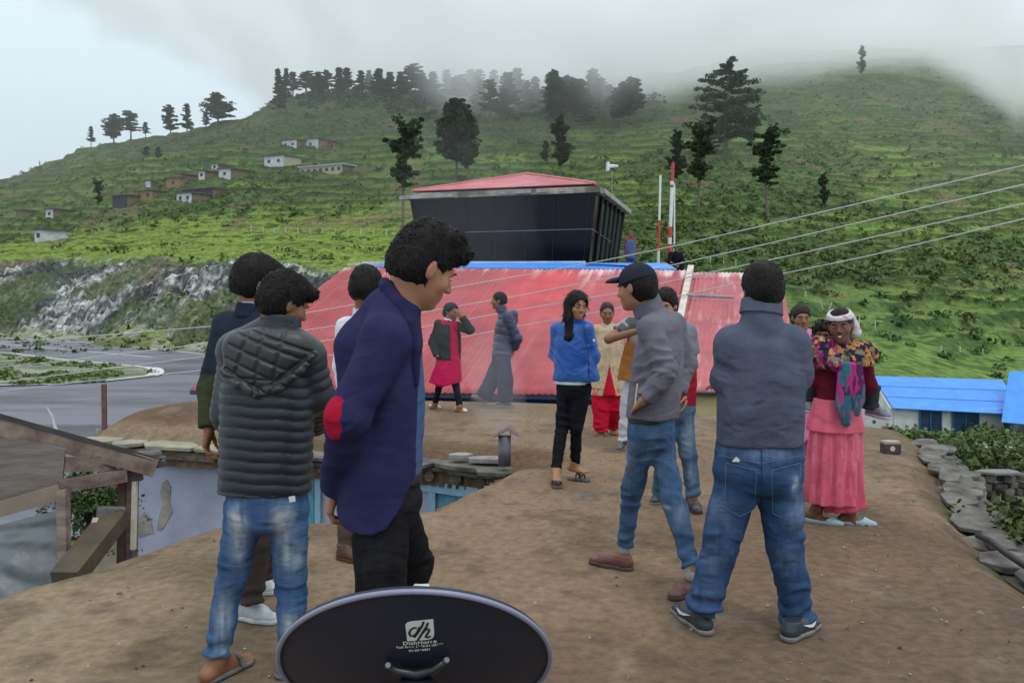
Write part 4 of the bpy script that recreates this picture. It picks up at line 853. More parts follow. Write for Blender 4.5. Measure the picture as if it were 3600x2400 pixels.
# fence posts
m_post = mat('pale_post', (.50, .50, .47), .8, (.35, .35, .33), 5)
def post(px, py, hpx, label, grp, y0=60, lean=0, w=.11):
    p = on_hill(px, py, y0, 400); h_ = hpx / F * p[1]
    o = MB().beam(p - (0, 0, .3), p + (lean, 0, h_), w, w, up=(0, 1, 0)).build('fence_post', m_post); tag(o, label, 'fence post', grp)
for i, x_ in enumerate([577, 604, 629, 656, 684, 713, 741, 771, 799, 829, 858, 888]):
    post(x_, 532 + (i % 3) + .6 * i, 13, (['first'] + ords)[i] + ' pale post from the left in the row across the green meadow', 'posts across the left meadow', 215, w=.28)
for x_, y_, h_, l, le in ((1849, 684, 16, 'first post above the right hand roofs, near the grey man', .1), (1892, 712, 22, 'leaning post beside the head of the half hidden girl', -.5), (1902, 713, 20, 'crooked prop next to the leaning post', .5), (1974, 745, 22, 'thick post right of the white headscarf', 0), (2010, 758, 22, 'thin post right of the thick one', 0), (2162, 806, 13, 'left post of the three on the right bank', 0), (2205, 808, 12, 'middle post of the three on the right bank', 0), (2257, 812, 12, 'right post of the three on the right bank', 0)):
    post(x_, y_, h_, l, 'posts along the right bank', 58, le, .10)
for i, x_ in enumerate((1632, 1662, 1690)): post(x_, 606 + i * 2, 13, ('left', 'middle', 'right')[i] + ' one of three short pale posts just above the side roof ridge', 'posts above the side roof', 100, w=.16)
# ---------------- overhead cables ----------------
m_cab = mat('cable_grey', (.50, .52, .52), .5, (.42, .43, .43), 3)
def cable(pts, label, k0=0.0):
    xs = [p[0] for p in pts]; x0, x1 = max(xs), min(xs); P = []
    for x_, y_ in pts:
        P.append(at(x_, y_, float(np.interp(x_, [-60, 200, 700, 1200, 1700, 2500], [20, 16, 14.25, 14.4, 12.6, 9.5])) - k0))
    # resample smoothly
    P = np.array(P); k = np.linspace(0, len(P) - 1, 60); Q = np.stack([np.interp(k, np.arange(len(P)), P[:, j]) for j in range(3)], 1)
    MB().tube(Q, .0075, 6).build('overhead_cable', m_cab); tag(COL.objects[-1], label, 'cable', 'overhead cables crossing the picture')
ext = lambda pts: pts
cable([(2500, 346), (2352, 379), (1764, 515), (1560, 562), (1375, 600), (1176, 636), (703, 718), (480, 749), (233, 769), (-60, 790)], 'topmost of the four pale overhead cables')
cable([(2500, 389), (2352, 423), (1764, 559), (1567, 603), (1439, 630), (1209, 675), (946, 721), (686, 760), (460, 790), (110, 832), (-60, 848)], 'second overhead cable from the top')
cable([(2500, 433), (2352, 467), (1807, 588), (1578, 636), (1439, 669), (1209, 708), (956, 753), (708, 787), (450, 820), (200, 852), (-60, 884)], 'third overhead cable from the top')
cable([(2500, 466), (2352, 502), (1991, 588), (1797, 628), (1610, 668), (1439, 704), (1209, 745), (988, 788), (700, 822), (440, 852), (200, 874), (-60, 905)], 'lowest of the four overhead cables')
# ---------------- low cloud ----------------
cm = bpy.data.materials.new('cloud'); cm.use_nodes = True; nt = cm.node_tree; nt.nodes.clear()
o_ = N(nt, 'ShaderNodeOutputMaterial'); pv_ = N(nt, 'ShaderNodeVolumePrincipled'); link(nt, pv_.outputs[0], o_.inputs['Volume'])
pv_.inputs['Color'].default_value = (1, 1, 1, 1); pv_.inputs['Anisotropy'].default_value = 0
t = N(nt, 'ShaderNodeTexCoord'); s_ = N(nt, 'ShaderNodeSeparateXYZ'); link(nt, t.outputs['Object'], s_.inputs[0])
def M(op, a, b=None, c=None):
    n = N(nt, 'ShaderNodeMath', operation=op)
    for i, v in enumerate((a, b, c)):
        if v is None: continue
        if isinstance(v, (int, float)): n.inputs[i].default_value = v
        else: link(nt, v, n.inputs[i])
    return n.outputs[0]
ratio = M('DIVIDE', s_.outputs['X'], s_.outputs['Y'])
u_ = M('MULTIPLY_ADD', ratio, .625, .5)            # -0.8..0.8 -> 0..1
r = N(nt, 'ShaderNodeValToRGB'); link(nt, u_, r.inputs[0]); el = r.color_ramp.elements
def ru(px): return ((px - CX) / F) * .625 + .5
stops = [(380, 290), (620, 205), (760, 165), (900, 138), (1100, 104), (1400, 100), (1560, 124), (1750, 155), (1950, 160), (2120, 164), (2220, 138), (2330, 80)]
el[0].position = ru(stops[0][0]); el[0].color = (stops[0][1] / 400,) * 3 + (1,); el[1].position = ru(stops[-1][0]); el[1].color = (stops[-1][1] / 400,) * 3 + (1,)
for px, b in stops[1:-1]: x = el.new(ru(px)); x.color = (b / 400,) * 3 + (1,)
base = M('MULTIPLY', r.outputs[0], 400)
nz = N(nt, 'ShaderNodeTexNoise'); nz.inputs['Scale'].default_value = .014; nz.inputs['Detail'].default_value = 3; link(nt, t.outputs['Object'], nz.inputs[0])
hgt = M('SUBTRACT', M('ADD', s_.outputs['Z'], M('MULTIPLY_ADD', nz.outputs[0], 110, -55)), base)
mr = N(nt, 'ShaderNodeMapRange', interpolation_type='SMOOTHSTEP'); link(nt, hgt, mr.inputs['Value']); mr.inputs['From Min'].default_value = 0; mr.inputs['From Max'].default_value = 44; mr.inputs['To Max'].default_value = .016
edge = N(nt, 'ShaderNodeMapRange', interpolation_type='SMOOTHSTEP'); link(nt, s_.outputs['Y'], edge.inputs['Value']); edge.inputs['From Min'].default_value = 330; edge.inputs['From Max'].default_value = 430
topf = N(nt, 'ShaderNodeMapRange', interpolation_type='SMOOTHSTEP'); link(nt, hgt, topf.inputs['Value']); topf.inputs['From Min'].default_value = 52; topf.inputs['From Max'].default_value = 88; topf.inputs['To Min'].default_value = 1; topf.inputs['To Max'].default_value = 0
edge2 = N(nt, 'ShaderNodeMapRange', interpolation_type='SMOOTHSTEP'); link(nt, s_.outputs['Y'], edge2.inputs['Value']); edge2.inputs['From Min'].default_value = 200; edge2.inputs['From Max'].default_value = 330; edge2.inputs['To Max'].default_value = .0005
lowz = N(nt, 'ShaderNodeMapRange', interpolation_type='SMOOTHSTEP'); link(nt, s_.outputs['Z'], lowz.inputs['Value']); lowz.inputs['From Min'].default_value = 120; lowz.inputs['From Max'].default_value = 190; lowz.inputs['To Min'].default_value = 1; lowz.inputs['To Max'].default_value = 0
link(nt, M('ADD', M('MULTIPLY', edge2.outputs[0], lowz.outputs[0]), M('MULTIPLY', M('MULTIPLY', mr.outputs[0], edge.outputs[0]), topf.outputs[0])), pv_.inputs['Density'])
cl_ = MB().box(-460, 640, 195, 1000, 5, 400).build('cloud', cm); tag(cl_, kind='stuff')

# twiggy bush at the lower right
def near_bush(name, label, c, r, n, size, col, seed, stems=14):
    rs = np.random.RandomState(seed); o = empty(name, (c[0], c[1], c[2] - r[2]), label, 'bush'); cen = np.array(c) + rs.randn(n, 3) * np.array(r) * .5
    P, Fc = leaf_cloud(cen, np.full((n, 3), .05), 7, size, rs); cv = rs.rand(n * 7).repeat(4)[:, None]; cc = np.array(col[0]) * (1 - cv) + np.array(col[1]) * cv; mesh_obj('foliage', P, Fc, m_leaf, o, cols=cc)
    mb = MB()
    for k in range(stems):
        q = cen[rs.randint(n)]; b0 = np.array(c) + (rs.uniform(-.3, .3) * r[0], rs.uniform(-.3, .3) * r[1], -r[2]); mb.tube([b0, b0 * .5 + q * .5 + (0, 0, .06), q], [.007, .005, .002], 4)
    mb.build('stems', m_wood, o); return o
near_bush('twiggy_bush', 'tangled olive bush at the lower right edge below the stone slabs', at(2362, 1240, 5.9), (.22, .35, .26), 260, .022, ((.035, .045, .018), (.13, .15, .05)), 4)
near_bush('twiggy_bush', 'green weeds growing behind the capstone wall at the right edge', at(2335, 1080, 10.2), (.4, .4, .2), 180, .03, ((.04, .055, .02), (.11, .14, .05)), 6)
near_bush('green_bush', 'green bush in the yard seen through the lean-to frame', at(212, 1150, 8.2), (.35, .3, .3), 480, .017, ((.035, .06, .02), (.085, .13, .045)), 9)
near_bush('grass_clump', 'grass clump between the slab edge and the gravel path', at(2215, 1050, 12.5), (.6, .7, .25), 300, .03, ((.045, .075, .025), (.12, .17, .06)), 8)
# ---------------- figure modelling: smooth implicit shapes turned into meshes ----------------
def nrm(v): v = np.asarray(v, float); return v / (np.linalg.norm(v) + 1e-12)
class Vol:
    def __init__(s, lo, hi, vox):
        s.lo = np.asarray(lo, np.float32); s.vox = vox
        s.n = np.maximum(np.ceil((np.asarray(hi) - np.asarray(lo)) / vox).astype(int) + 1, 2)
        s.ax = [s.lo[i] + vox * np.arange(s.n[i], dtype=np.float32) for i in range(3)]
        s.f = np.full(tuple(s.n), .5, np.float32)
    def sl(s, lo, hi):
        a = np.clip(np.floor((np.asarray(lo) - s.lo) / s.vox).astype(int), 0, s.n); b = np.clip(np.ceil((np.asarray(hi) - s.lo) / s.vox).astype(int) + 1, 0, s.n)
        if np.any(b - a < 1): return None
        return tuple(slice(int(x), int(y)) for x, y in zip(a, b))
    def _eval(s, prim, m):
        fn, lo, hi = prim; sl = s.sl(np.asarray(lo) - m, np.asarray(hi) + m)
        if sl is None: return None, None
        X = s.ax[0][sl[0]][:, None, None]; Y = s.ax[1][sl[1]][None, :, None]; Z = s.ax[2][sl[2]][None, None, :]
        return sl, fn(X, Y, Z).astype(np.float32)
    def add(s, prim, k=.02):
        sl, d = s._eval(prim, k + .012)
        if sl is None: return s
        a = s.f[sl]
        if k > 0: h = np.maximum(k - np.abs(a - d), 0) / k; s.f[sl] = np.minimum(a, d) - h * h * k * .25
        else: s.f[sl] = np.minimum(a, d)
        return s
    def cut(s, prim, k=.008):
        sl, d = s._eval(prim, k + .01)
        if sl is None: return s
        a = s.f[sl]; d = -d; h = np.maximum(k - np.abs(a - d), 0) / k; s.f[sl] = np.maximum(a, d) + h * h * k * .25
        return s
    def clip(s, p, n):      # keep the side the normal points away from
        n = nrm(n); X = s.ax[0][:, None, None]; Y = s.ax[1][None, :, None]; Z = s.ax[2][None, None, :]
        s.f = np.maximum(s.f, ((X - p[0]) * n[0] + (Y - p[1]) * n[1] + (Z - p[2]) * n[2]).astype(np.float32)); return s
    def mesh(s):
        f = np.pad(s.f, 1, constant_values=.5); ins = f < 0; n = np.array(f.shape)
        c = [slice(0, -1), slice(1, None)]; cnt = np.zeros(n - 1, np.int8)
        for i in (0, 1):
            for j in (0, 1):
                for k in (0, 1): cnt += ins[c[i], c[j], c[k]]
        act = (cnt > 0) & (cnt < 8); cell = np.argwhere(act)
        if len(cell) == 0: return np.zeros((0, 3)), np.zeros((0, 4), int)
        vid = np.full(n - 1, -1, np.int64); vid[tuple(cell.T)] = np.arange(len(cell))
        cor = [(i, j, k) for i in (0, 1) for j in (0, 1) for k in (0, 1)]
        val = {q: f[cell[:, 0] + q[0], cell[:, 1] + q[1], cell[:, 2] + q[2]] for q in cor}
        S = np.zeros((len(cell), 3), np.float32); W = np.zeros(len(cell), np.float32)
        for a in cor:
            for ax_ in range(3):
                if a[ax_]: continue
                b = list(a); b[ax_] = 1; b = tuple(b); va, vb = val[a], val[b]; cr_ = (va < 0) != (vb < 0)
                t = np.where(cr_, va / np.where(cr_, va - vb, 1), 0); P = np.array(a, np.float32)[None].repeat(len(cell), 0); P[:, ax_] = t
                S += P * cr_[:, None]; W += cr_
        V = (cell + S / W[:, None] - 1) * s.vox + s.lo
        F = []
        for ax_ in range(3):
            u, v = [(1, 2), (2, 0), (0, 1)][ax_]
            sa = [slice(1, -1)] * 3; sb = [slice(1, -1)] * 3; sa[ax_] = slice(0, -1); sb[ax_] = slice(1, None)
            A_, B_ = ins[tuple(sa)], ins[tuple(sb)]; e = np.argwhere(A_ != B_)
            if len(e) == 0: continue
            flip = B_[tuple(e.T)]; off = np.array([1, 1, 1]); off[ax_] = 0; g_ = e + off
            def cellid(du, dv): q = g_.copy(); q[:, u] -= du; q[:, v] -= dv; return vid[tuple(q.T)]
            q = np.stack([cellid(1, 1), cellid(0, 1), cellid(0, 0), cellid(1, 0)], 1); q[flip] = q[flip][:, ::-1]; F.append(q)
        return V, np.concatenate(F)
def vnormals(V, F):
    a, b, c, d = (V[F[:, i]] for i in range(4)); n = np.cross(c - a, d - b); N_ = np.zeros_like(V)
    for i in range(4):
        for k in range(3): N_[:, k] += np.bincount(F[:, i], n[:, k], len(V))
    return N_ / (np.linalg.norm(N_, axis=1, keepdims=True) + 1e-9)
def cone(a, b, ra, rb, disp=None, flat0=None, flat1=None, sq=None):
    """tapered capsule; disp(s, ang) adds to the radius (s = metres along); flat0/flat1 cut an end flat"""
    a, b = np.asarray(a, float), np.asarray(b, float); L = np.linalg.norm(b - a) + 1e-9; u = (b - a) / L; R = max(ra, rb) + (.03 if disp else 0)
    if disp:
        e1 = nrm(np.cross(u, (0.1, .9, .2))); e2 = np.cross(u, e1)
    def fn(X, Y, Z):
        x, y, z = X - a[0], Y - a[1], Z - a[2]; s = x * u[0] + y * u[1] + z * u[2]; t = np.clip(s / L, 0, 1)
        px_, py_, pz_ = x - t * L * u[0], y - t * L * u[1], z - t * L * u[2]; r = ra + (rb - ra) * t
        if disp: r = r + disp(np.clip(s, 0, L), np.arctan2(px_ * e2[0] + py_ * e2[1] + pz_ * e2[2], px_ * e1[0] + py_ * e1[1] + pz_ * e1[2]))
        if sq is not None:
            k = px_ * sq[0][0] + py_ * sq[0][1] + pz_ * sq[0][2]; g_ = 1 / sq[1] - 1
            px_, py_, pz_ = px_ + k * g_ * sq[0][0], py_ + k * g_ * sq[0][1], pz_ + k * g_ * sq[0][2]
        d = np.sqrt(px_ ** 2 + py_ ** 2 + pz_ ** 2) - r
        if flat0 is not None: d = np.maximum(d, flat0 - s)
        if flat1 is not None: d = np.maximum(d, s - L - flat1)
        return d
    return fn, np.minimum(a, b) - R, np.maximum(a, b) + R
def ell(c, r, R=None):
    c = np.asarray(c, float); r = np.asarray(r, float); R = np.eye(3) if R is None else R; m = max(r)
    def fn(X, Y, Z):
        x, y, z = X - c[0], Y - c[1], Z - c[2]; q = [(x * R[0, i] + y * R[1, i] + z * R[2, i]) for i in range(3)]
        k0 = np.sqrt(sum((q[i] / r[i]) ** 2 for i in range(3))); k1 = np.sqrt(sum((q[i] / r[i] ** 2) ** 2 for i in range(3))) + 1e-6
        return k0 * (k0 - 1) / k1
    return fn, c - m, c + m
def loft(pts, A_, B_, sides, disp=None, cap=True, rnd=0.0, power=2.0):
    """elliptic tube through pts; A half widths along the side vectors, B half depths; disp(theta, u) adds"""
    pts = np.asarray(pts, float); ax_ = nrm(pts[-1] - pts[0]); U = (pts - pts[0]) @ ax_; n = 40; ug = np.linspace(U[0], U[-1], n)
    def sm(v):
        g_ = np.interp(ug, U, v); return np.convolve(np.pad(g_, 3, mode='edge'), np.ones(7) / 7, 'valid')
    C = np.stack([sm(pts[:, i]) for i in range(3)], 1); Ag, Bg = sm(A_), sm(B_); S = np.stack([sm(np.asarray(sides)[:, i]) for i in range(3)], 1)
    S -= (S @ ax_)[:, None] * ax_; S /= np.linalg.norm(S, axis=1, keepdims=True); Fd = np.cross(ax_, S); m = max(Ag.max(), Bg.max()) + (.06 if disp else 0)
    def fn(X, Y, Z):
        u = (X - pts[0][0]) * ax_[0] + (Y - pts[0][1]) * ax_[1] + (Z - pts[0][2]) * ax_[2]; uc = np.clip(u, U[0], U[-1])
        I = lambda g_: np.interp(uc, ug, g_)
        x, y, z = X - I(C[:, 0]), Y - I(C[:, 1]), Z - I(C[:, 2]); p = x * I(S[:, 0]) + y * I(S[:, 1]) + z * I(S[:, 2]); q = x * I(Fd[:, 0]) + y * I(Fd[:, 1]) + z * I(Fd[:, 2]); a, b = I(Ag), I(Bg)
        if disp:
            dd = disp(np.arctan2(q / b, p / a), uc); a = a + dd; b = b + dd
        if power == 2.0: k0 = np.sqrt((p / a) ** 2 + (q / b) ** 2)
        else: k0 = ((np.abs(p / a)) ** power + (np.abs(q / b)) ** power) ** (1 / power)
        k1 = np.sqrt((p / a ** 2) ** 2 + (q / b ** 2) ** 2) + 1e-5; d = k0 * (k0 - 1) / k1
        if power != 2.0: d = (k0 - 1) * np.minimum(a, b)
        e = np.maximum(U[0] - u, u - U[-1]) + rnd
        if rnd: d = np.minimum(np.maximum(d + rnd, e), 0) + np.sqrt(np.maximum(d + rnd, 0) ** 2 + np.maximum(e, 0) ** 2) - rnd
        else: d = np.maximum(d, e)
        return d
    return fn, pts.min(0) - m, pts.max(0) + m
def wrinkle(V, N_, base, anchors=(), seed=0, fz=15, fx=5):
    x, y, z = V.T; n = 1 - 2 * np.abs(fbm(x * fx + z * 1.5, y * fx, z * fz + 3 * fbm(x * 3, y * 3, z * 3, seed + 5, 2), seed, 3) - .5); n = np.clip((n - .72) / .28, -1, 1)
    big = fbm(x * 5, y * 5, z * 4, seed + 9, 3) - .5
    amp = np.full(len(V), base)
    for c_, r_, a_ in anchors: amp = amp + a_ * np.exp(-((V - np.asarray(c_)) ** 2).sum(1) / r_ ** 2)
    return V + N_ * (n * amp + big * amp * 1.8)[:, None]
def fig_part(name, vol, m, parent, wr=None, colf=None, post_f=None):
    V, Fc = vol.mesh()
    if len(V) == 0: return None
    V = V.astype(np.float64)
    if wr: V = wrinkle(V, vnormals(V, Fc), **wr)
    if post_f: V = post_f(V)
    cols = colf(V) if colf else None
    return mesh_obj(name, V, Fc, m, parent, smooth=True, cols=cols)
def bbox(*pts, m=.2):
    p = np.array(pts, float); return p.min(0) - m, p.max(0) + m
def rotm(yaw, pitch=0, roll=0):
    """columns: right, forward, up.  yaw 0 looks away from the camera, +90 looks left; pitch + looks down; roll + leans to own right"""
    y, p, r = map(math.radians, (yaw, pitch, roll)); Rz = np.array([[math.cos(y), -math.sin(y), 0], [math.sin(y), math.cos(y), 0], [0, 0, 1]])
    Rx = np.array([[1, 0, 0], [0, math.cos(p), math.sin(p)], [0, -math.sin(p), math.cos(p)]]); Ry = np.array([[math.cos(r), 0, math.sin(r)], [0, 1, 0], [-math.sin(r), 0, math.cos(r)]])
    return Rz @ Rx @ Ry
def head_prims(vol, o, R, s=1.0, open_mouth=False):
    L = lambda x, y, z: o + R @ (np.array([x, y, z]) * s); r = lambda *a: np.array(a) * s
    vol.add(ell(L(0, -.012, .030), r(.074, .094, .084), R), .01); vol.add(ell(L(0, .028, -.022), r(.060, .064, .083), R), .03)
    vol.add(ell(L(0, .040, -.066), r(.044, .046, .044), R), .03); vol.add(ell(L(0, .072, -.097), r(.019, .018, .015), R), .03)
    for q in (-1, 1): vol.add(ell(L(q * .042, .062, -.028), r(.021, .020, .018), R), .025)
    vol.add(cone(L(-.032, .083, .020), L(.032, .083, .020), .011 * s, .011 * s), .02)
    for q in (-1, 1): vol.cut(ell(L(q * .031, .103, .000), r(.018, .014, .010), R), .012)
    vol.add(cone(L(0, .090, .008), L(0, .112, -.030), .007 * s, .012 * s), .012)
    for q in (-1, 1): vol.add(ell(L(q * .012, .102, -.034), r(.008, .009, .007), R), .008)
    vol.add(cone(L(-.018, .088, -.058), L(.018, .088, -.058), .0075 * s, .0075 * s), .008); vol.add(cone(L(0, .094, -.058), L(0, .092, -.060), .007 * s, .007 * s), .006)
    vol.add(cone(L(-.014, .088, -.073), L(.014, .088, -.073), .008 * s, .008 * s), .008)
    if open_mouth: vol.cut(ell(L(0, .100, -.0655), r(.021, .014, .0065), R), .003)
    else: vol.cut(cone(L(-.022, .099, -.0655), L(.022, .099, -.0655), .0022 * s, .0022 * s), .004)
    for q in (-1, 1):
        Re = R @ rotm(q * 18); vol.add(ell(L(q * .076, -.006, -.006), r(.008, .018, .031), Re), .008); vol.cut(ell(L(q * .085, .0, -.002), r(.004, .010, .018), Re), .004)
def finger(vol, p, d, n, side, lens, rad, curl, k=.003):
    """p base, d direction, n palm normal (towards the palm), curl radians per joint"""
    d, n = nrm(d), nrm(n)
    for i, l in enumerate(lens):
        q = p + d * l; vol.add(cone(p, q, rad * (1 - .10 * i), rad * (1 - .10 * (i + 1))), k); p = q
        c, s_ = math.cos(curl), math.sin(curl); d, n = d * c + n * s_, n * c - d * s_
def hand(vol, w, d, n, thumb, s=1.0, curl=.35, rad=.0088):
    """w wrist, d direction of the fingers, n palm normal, thumb = +1/-1 side along d x n"""
    d = nrm(d); n = nrm(np.asarray(n) - np.dot(n, d) * d); sd = np.cross(d, n) * thumb
    for i, off in enumerate((.027, .009, -.009, -.026)):
        b = w + d * .012 * s + sd * off * .55 * s; kn = w + d * (.088, .092, .088, .080)[i] * s + sd * off * s
        vol.add(cone(b, kn, .016 * s, .0115 * s, sq=None), .012)
        c0 = curl * .7; d2 = nrm(d * math.cos(c0) + n * math.sin(c0) + sd * (off * 1.5)); n2 = nrm(n * math.cos(c0) - d * math.sin(c0))
        L_ = ((.040, .024, .020), (.045, .028, .021), (.041, .026, .020), (.032, .019, .017))[i]
        finger(vol, kn, d2, n2, sd, [l * s for l in L_], rad * s * (1, 1.03, 1, .88)[i], curl)
    t0 = w + d * .020 * s + sd * .024 * s + n * .006 * s; t1 = t0 + nrm(d * .75 + sd * .55 + n * .35) * .040 * s
    vol.add(cone(w + d * .01 * s + sd * .01 * s, t0, .016 * s, .016 * s), .01); vol.add(cone(t0, t1, .0155 * s, .0115 * s), .008)
    finger(vol, t1, nrm(d * .85 + sd * .25 + n * .35), n, sd, (.030 * s, .024 * s), .0105 * s, curl * .6)
def fabric(name, rough=.9, amt=.10, bscale=90, b=.25, sheen=0, bd=.003, spec=.08): return mat(name, (0, 0, 0), rough, (amt,), 9, bump=b, bscale=bscale, attr=True, spec=spec, sheen=sheen, bdist=bd)
M_SKIN = mat('skin', (0, 0, 0), .5, (.07,), 25, bump=.12, bscale=120, attr=True, spec=.35, bdist=.002)
M_CLOTH = fabric('cloth'); M_KNIT = fabric('knitted_cloth', amt=.14, bscale=130, b=.8, bd=.004); M_DENIM = fabric('denim', amt=.22, bscale=220, b=.4); M_NYLON = fabric('nylon', rough=.38, amt=.06, b=.15, sheen=0, spec=.4, bscale=40)
M_HAIR = mat('black_hair', (.006, .005, .005), .55, (.014, .010, .009), 40, bump=.8, bscale=70, spec=.16, stretch=(1, 1, .35), bdist=.006)
for m_ in (M_DENIM,): add_folds(m_, (9, 9, 26), .5, .012)
add_folds(M_CLOTH, (5, 5, 11), .35, .014); add_folds(M_KNIT, (6, 6, 13), .4, .014)
M_LEATH = mat('shoe_leather', (0, 0, 0), .42, (.12,), 20, attr=True, bump=.2, spec=.5); M_SOLE = mat('shoe_sole', (0, 0, 0), .8, (.12,), 20, attr=True)
M_EYE = mat('eye', (0, 0, 0), .15, (.02,), 3, attr=True, spec=.6); M_TEETH = mat('teeth', (.70, .68, .60), .3); M_BROW = mat('eyebrow', (.012, .010, .010), .8)
def const(c): return lambda V: np.tile(np.array(c, np.float32), (len(V), 1))
SK = dict(tan=(.33, .155, .088), brown=(.225, .100, .052), dark=(.135, .055, .030))
def eyes(o, R, s, parent):
    L = lambda x, y, z: o + R @ (np.array([x, y, z]) * s)
    for q in (-1, 1):
        v = Vol(*bbox(L(q * .031, .086, .0), m=.02), .0022); v.add(ell(L(q * .031, .0845, .0), np.array([.0135, .012, .0048]) * s, R), 0)
        ic = L(q * .031, .097, 0)
        fig_part('eye', v, M_EYE, parent, colf=lambda V: np.where((np.linalg.norm(V - ic, axis=1) < .0072 * s)[:, None], np.array([[.015, .008, .005]]), np.array([[.40, .36, .33]])))
        v = Vol(*bbox(L(q * .033, .096, .018), m=.03), .0028); v.add(cone(L(q * .015, .0975, .0175), L(q * .034, .0965, .0225), .0032 * s, .0032 * s), 0); v.add(cone(L(q * .034, .0965, .0225), L(q * .050, .083, .017), .0032 * s, .002 * s), .003)
        fig_part('eyebrow', v, M_BROW, parent)
def tufts(V, Fc, n, ln, rs, R, o, flow=(0, .2, -1), lift=.35, w=.004):
    """tapered strands lying over a hair surface"""
    N_ = vnormals(V, Fc); q_ = (V - o) @ R; ok_ = np.where((q_[:, 2] > -.045) & ~((q_[:, 1] > .02) & (q_[:, 2] < .030)))[0] if ln < .05 else np.arange(len(V)); idx_ = rs.choice(ok_, n); fl = R @ np.array(flow, float); vs, fs = [], []
    for i in idx_:
        p, nn = V[i], N_[i]; t = fl + rs.randn(3) * .45; t = nrm(t - np.dot(t, nn) * nn); sd = np.cross(t, nn); L_ = ln * rs.uniform(.5, 1.3); k = len(vs); ww = w * rs.uniform(.6, 1.5)
        lf = lift * rs.uniform(.2, 1.3)
        for j, (a, b) in enumerate(((0, 1), (.4, .9), (.75, .55), (1, .08))):
            c = p + t * L_ * a + nn * L_ * (lf * a * (1 - .35 * a)) - nn * .002; vs += [c - sd * ww * b, c + nn * ww * b * .8, c + sd * ww * b]
        for j in range(3):
            q = k + 3 * j; fs += [(q, q + 1, q + 4, q + 3), (q + 1, q + 2, q + 5, q + 4)]
    return np.array(vs), np.array(fs)
def hair_mesh(name, vol, parent, o, R, seed=0, n=260, ln=.035, flow=(0, .3, -1), lift=.3, amp=.006, m=None, fr=26):
    V, Fc = vol.mesh(); V = V.astype(float); N_ = vnormals(V, Fc); q = (V - o) @ R
    V = V + N_ * ((fbm(q[:, 0] * fr, q[:, 1] * fr, q[:, 2] * fr * .5, seed, 3) - .5) * amp * 2.6)[:, None]
    a, b = tufts(V, Fc, n, ln, np.random.RandomState(seed), R, o, flow, lift)
    return mesh_obj(name, np.concatenate([V, a]), np.concatenate([Fc, b + len(V)]), m or M_HAIR, parent, smooth=True)
def hair_short(vol, o, R, s, top=.022, back=.020, nape=-.075, front=.055, fringe=0.0, side=.012):
    L = lambda x, y, z: o + R @ (np.array([x, y, z]) * s); r = lambda *a: np.array(a) * s
    vol.add(ell(L(0, -.014, .036), r(.074 + side, .096 + back * .7, .082 + top), R), 0)
    vol.add(ell(L(0, -.045, -.015), r(.068 + side * .6, .065 + back * .6, .075), R), .03)
    if fringe: vol.add(ell(L(0, .055, .085), r(.058, .050 + fringe, .032), R), .03)
    # face opening, nape line, ears
    vol.cut(ell(L(0, .105, -.035), r(.088, .090, .055 + front * .6), R), .012)
    n_ = R @ np.array([0, -.25, -1.0]); vol.clip(L(0, -.06, nape), n_)
    for q in (-1, 1): vol.cut(ell(L(q * .090, .012, -.030), r(.030, .040, .052), R), .006)
def shoe(parent, heel, toe, w=.046, h=.085, up=.10, cu=(.12, .05, .03), cs=(.06, .05, .05), lift=0.0, name='shoe', sole_t=.022, open_top=True, vox=.005, laces=None):
    heel, toe = np.array(heel, float), np.array(toe, float); d = nrm(toe - heel); L_ = np.linalg.norm(toe - heel); sd = nrm(np.cross(d, (0, 0, 1))); u = np.cross(sd, d)
    P = lambda a, b, c: heel + d * a * L_ + sd * b + u * c
    v = Vol(*bbox(heel, toe, P(.2, 0, up), m=.06), vox)
    v.add(cone(P(.14, 0, .040), P(.62, 0, .034), .036, .040, sq=(u, .9)), 0); v.add(cone(P(.62, 0, .030), P(.86, 0, .026), .042, .033, sq=(u, .72)), .02)
    v.add(cone(P(.17, 0, .04), P(.20, 0, up), .036, .034), .025); v.add(cone(P(.22, 0, up * .8), P(.6, 0, .045), .032, .03), .03)
    v.clip(P(.2, 0, up), u); v.clip(P(0, 0, sole_t * .8), -u)
    s_ = fig_part(name, v, M_LEATH, parent, colf=const(cu))
    v = Vol(*bbox(heel, toe, m=.07), vox * .8); v.add(cone(P(.13, 0, .02), P(.55, 0, .02), .040, .040, sq=(u, 1)), 0); v.add(cone(P(.55, 0, .02), P(.85, 0, .02), .046, .038), .02)
    v.clip(P(0, 0, sole_t), u); v.clip(P(0, 0, 0), -u); so = fig_part('sole', v, M_SOLE, s_, colf=const(cs))
    if laces is not None:
        mb = MB()
        for i in range(5):
            a = .36 + i * .07; zz = up * .92 - (a - .3) * .10; mb.tube([P(a, -.018, zz - .002), P(a + .01, 0, zz + .006), P(a, .018, zz - .002)], .0028, 5)
        mb.tube([P(.36, -.03, up * .9), P(.37, 0, up * .93), P(.36, .03, up * .9)], .003, 5); mb.build('laces', laces, s_)
    return s_, P
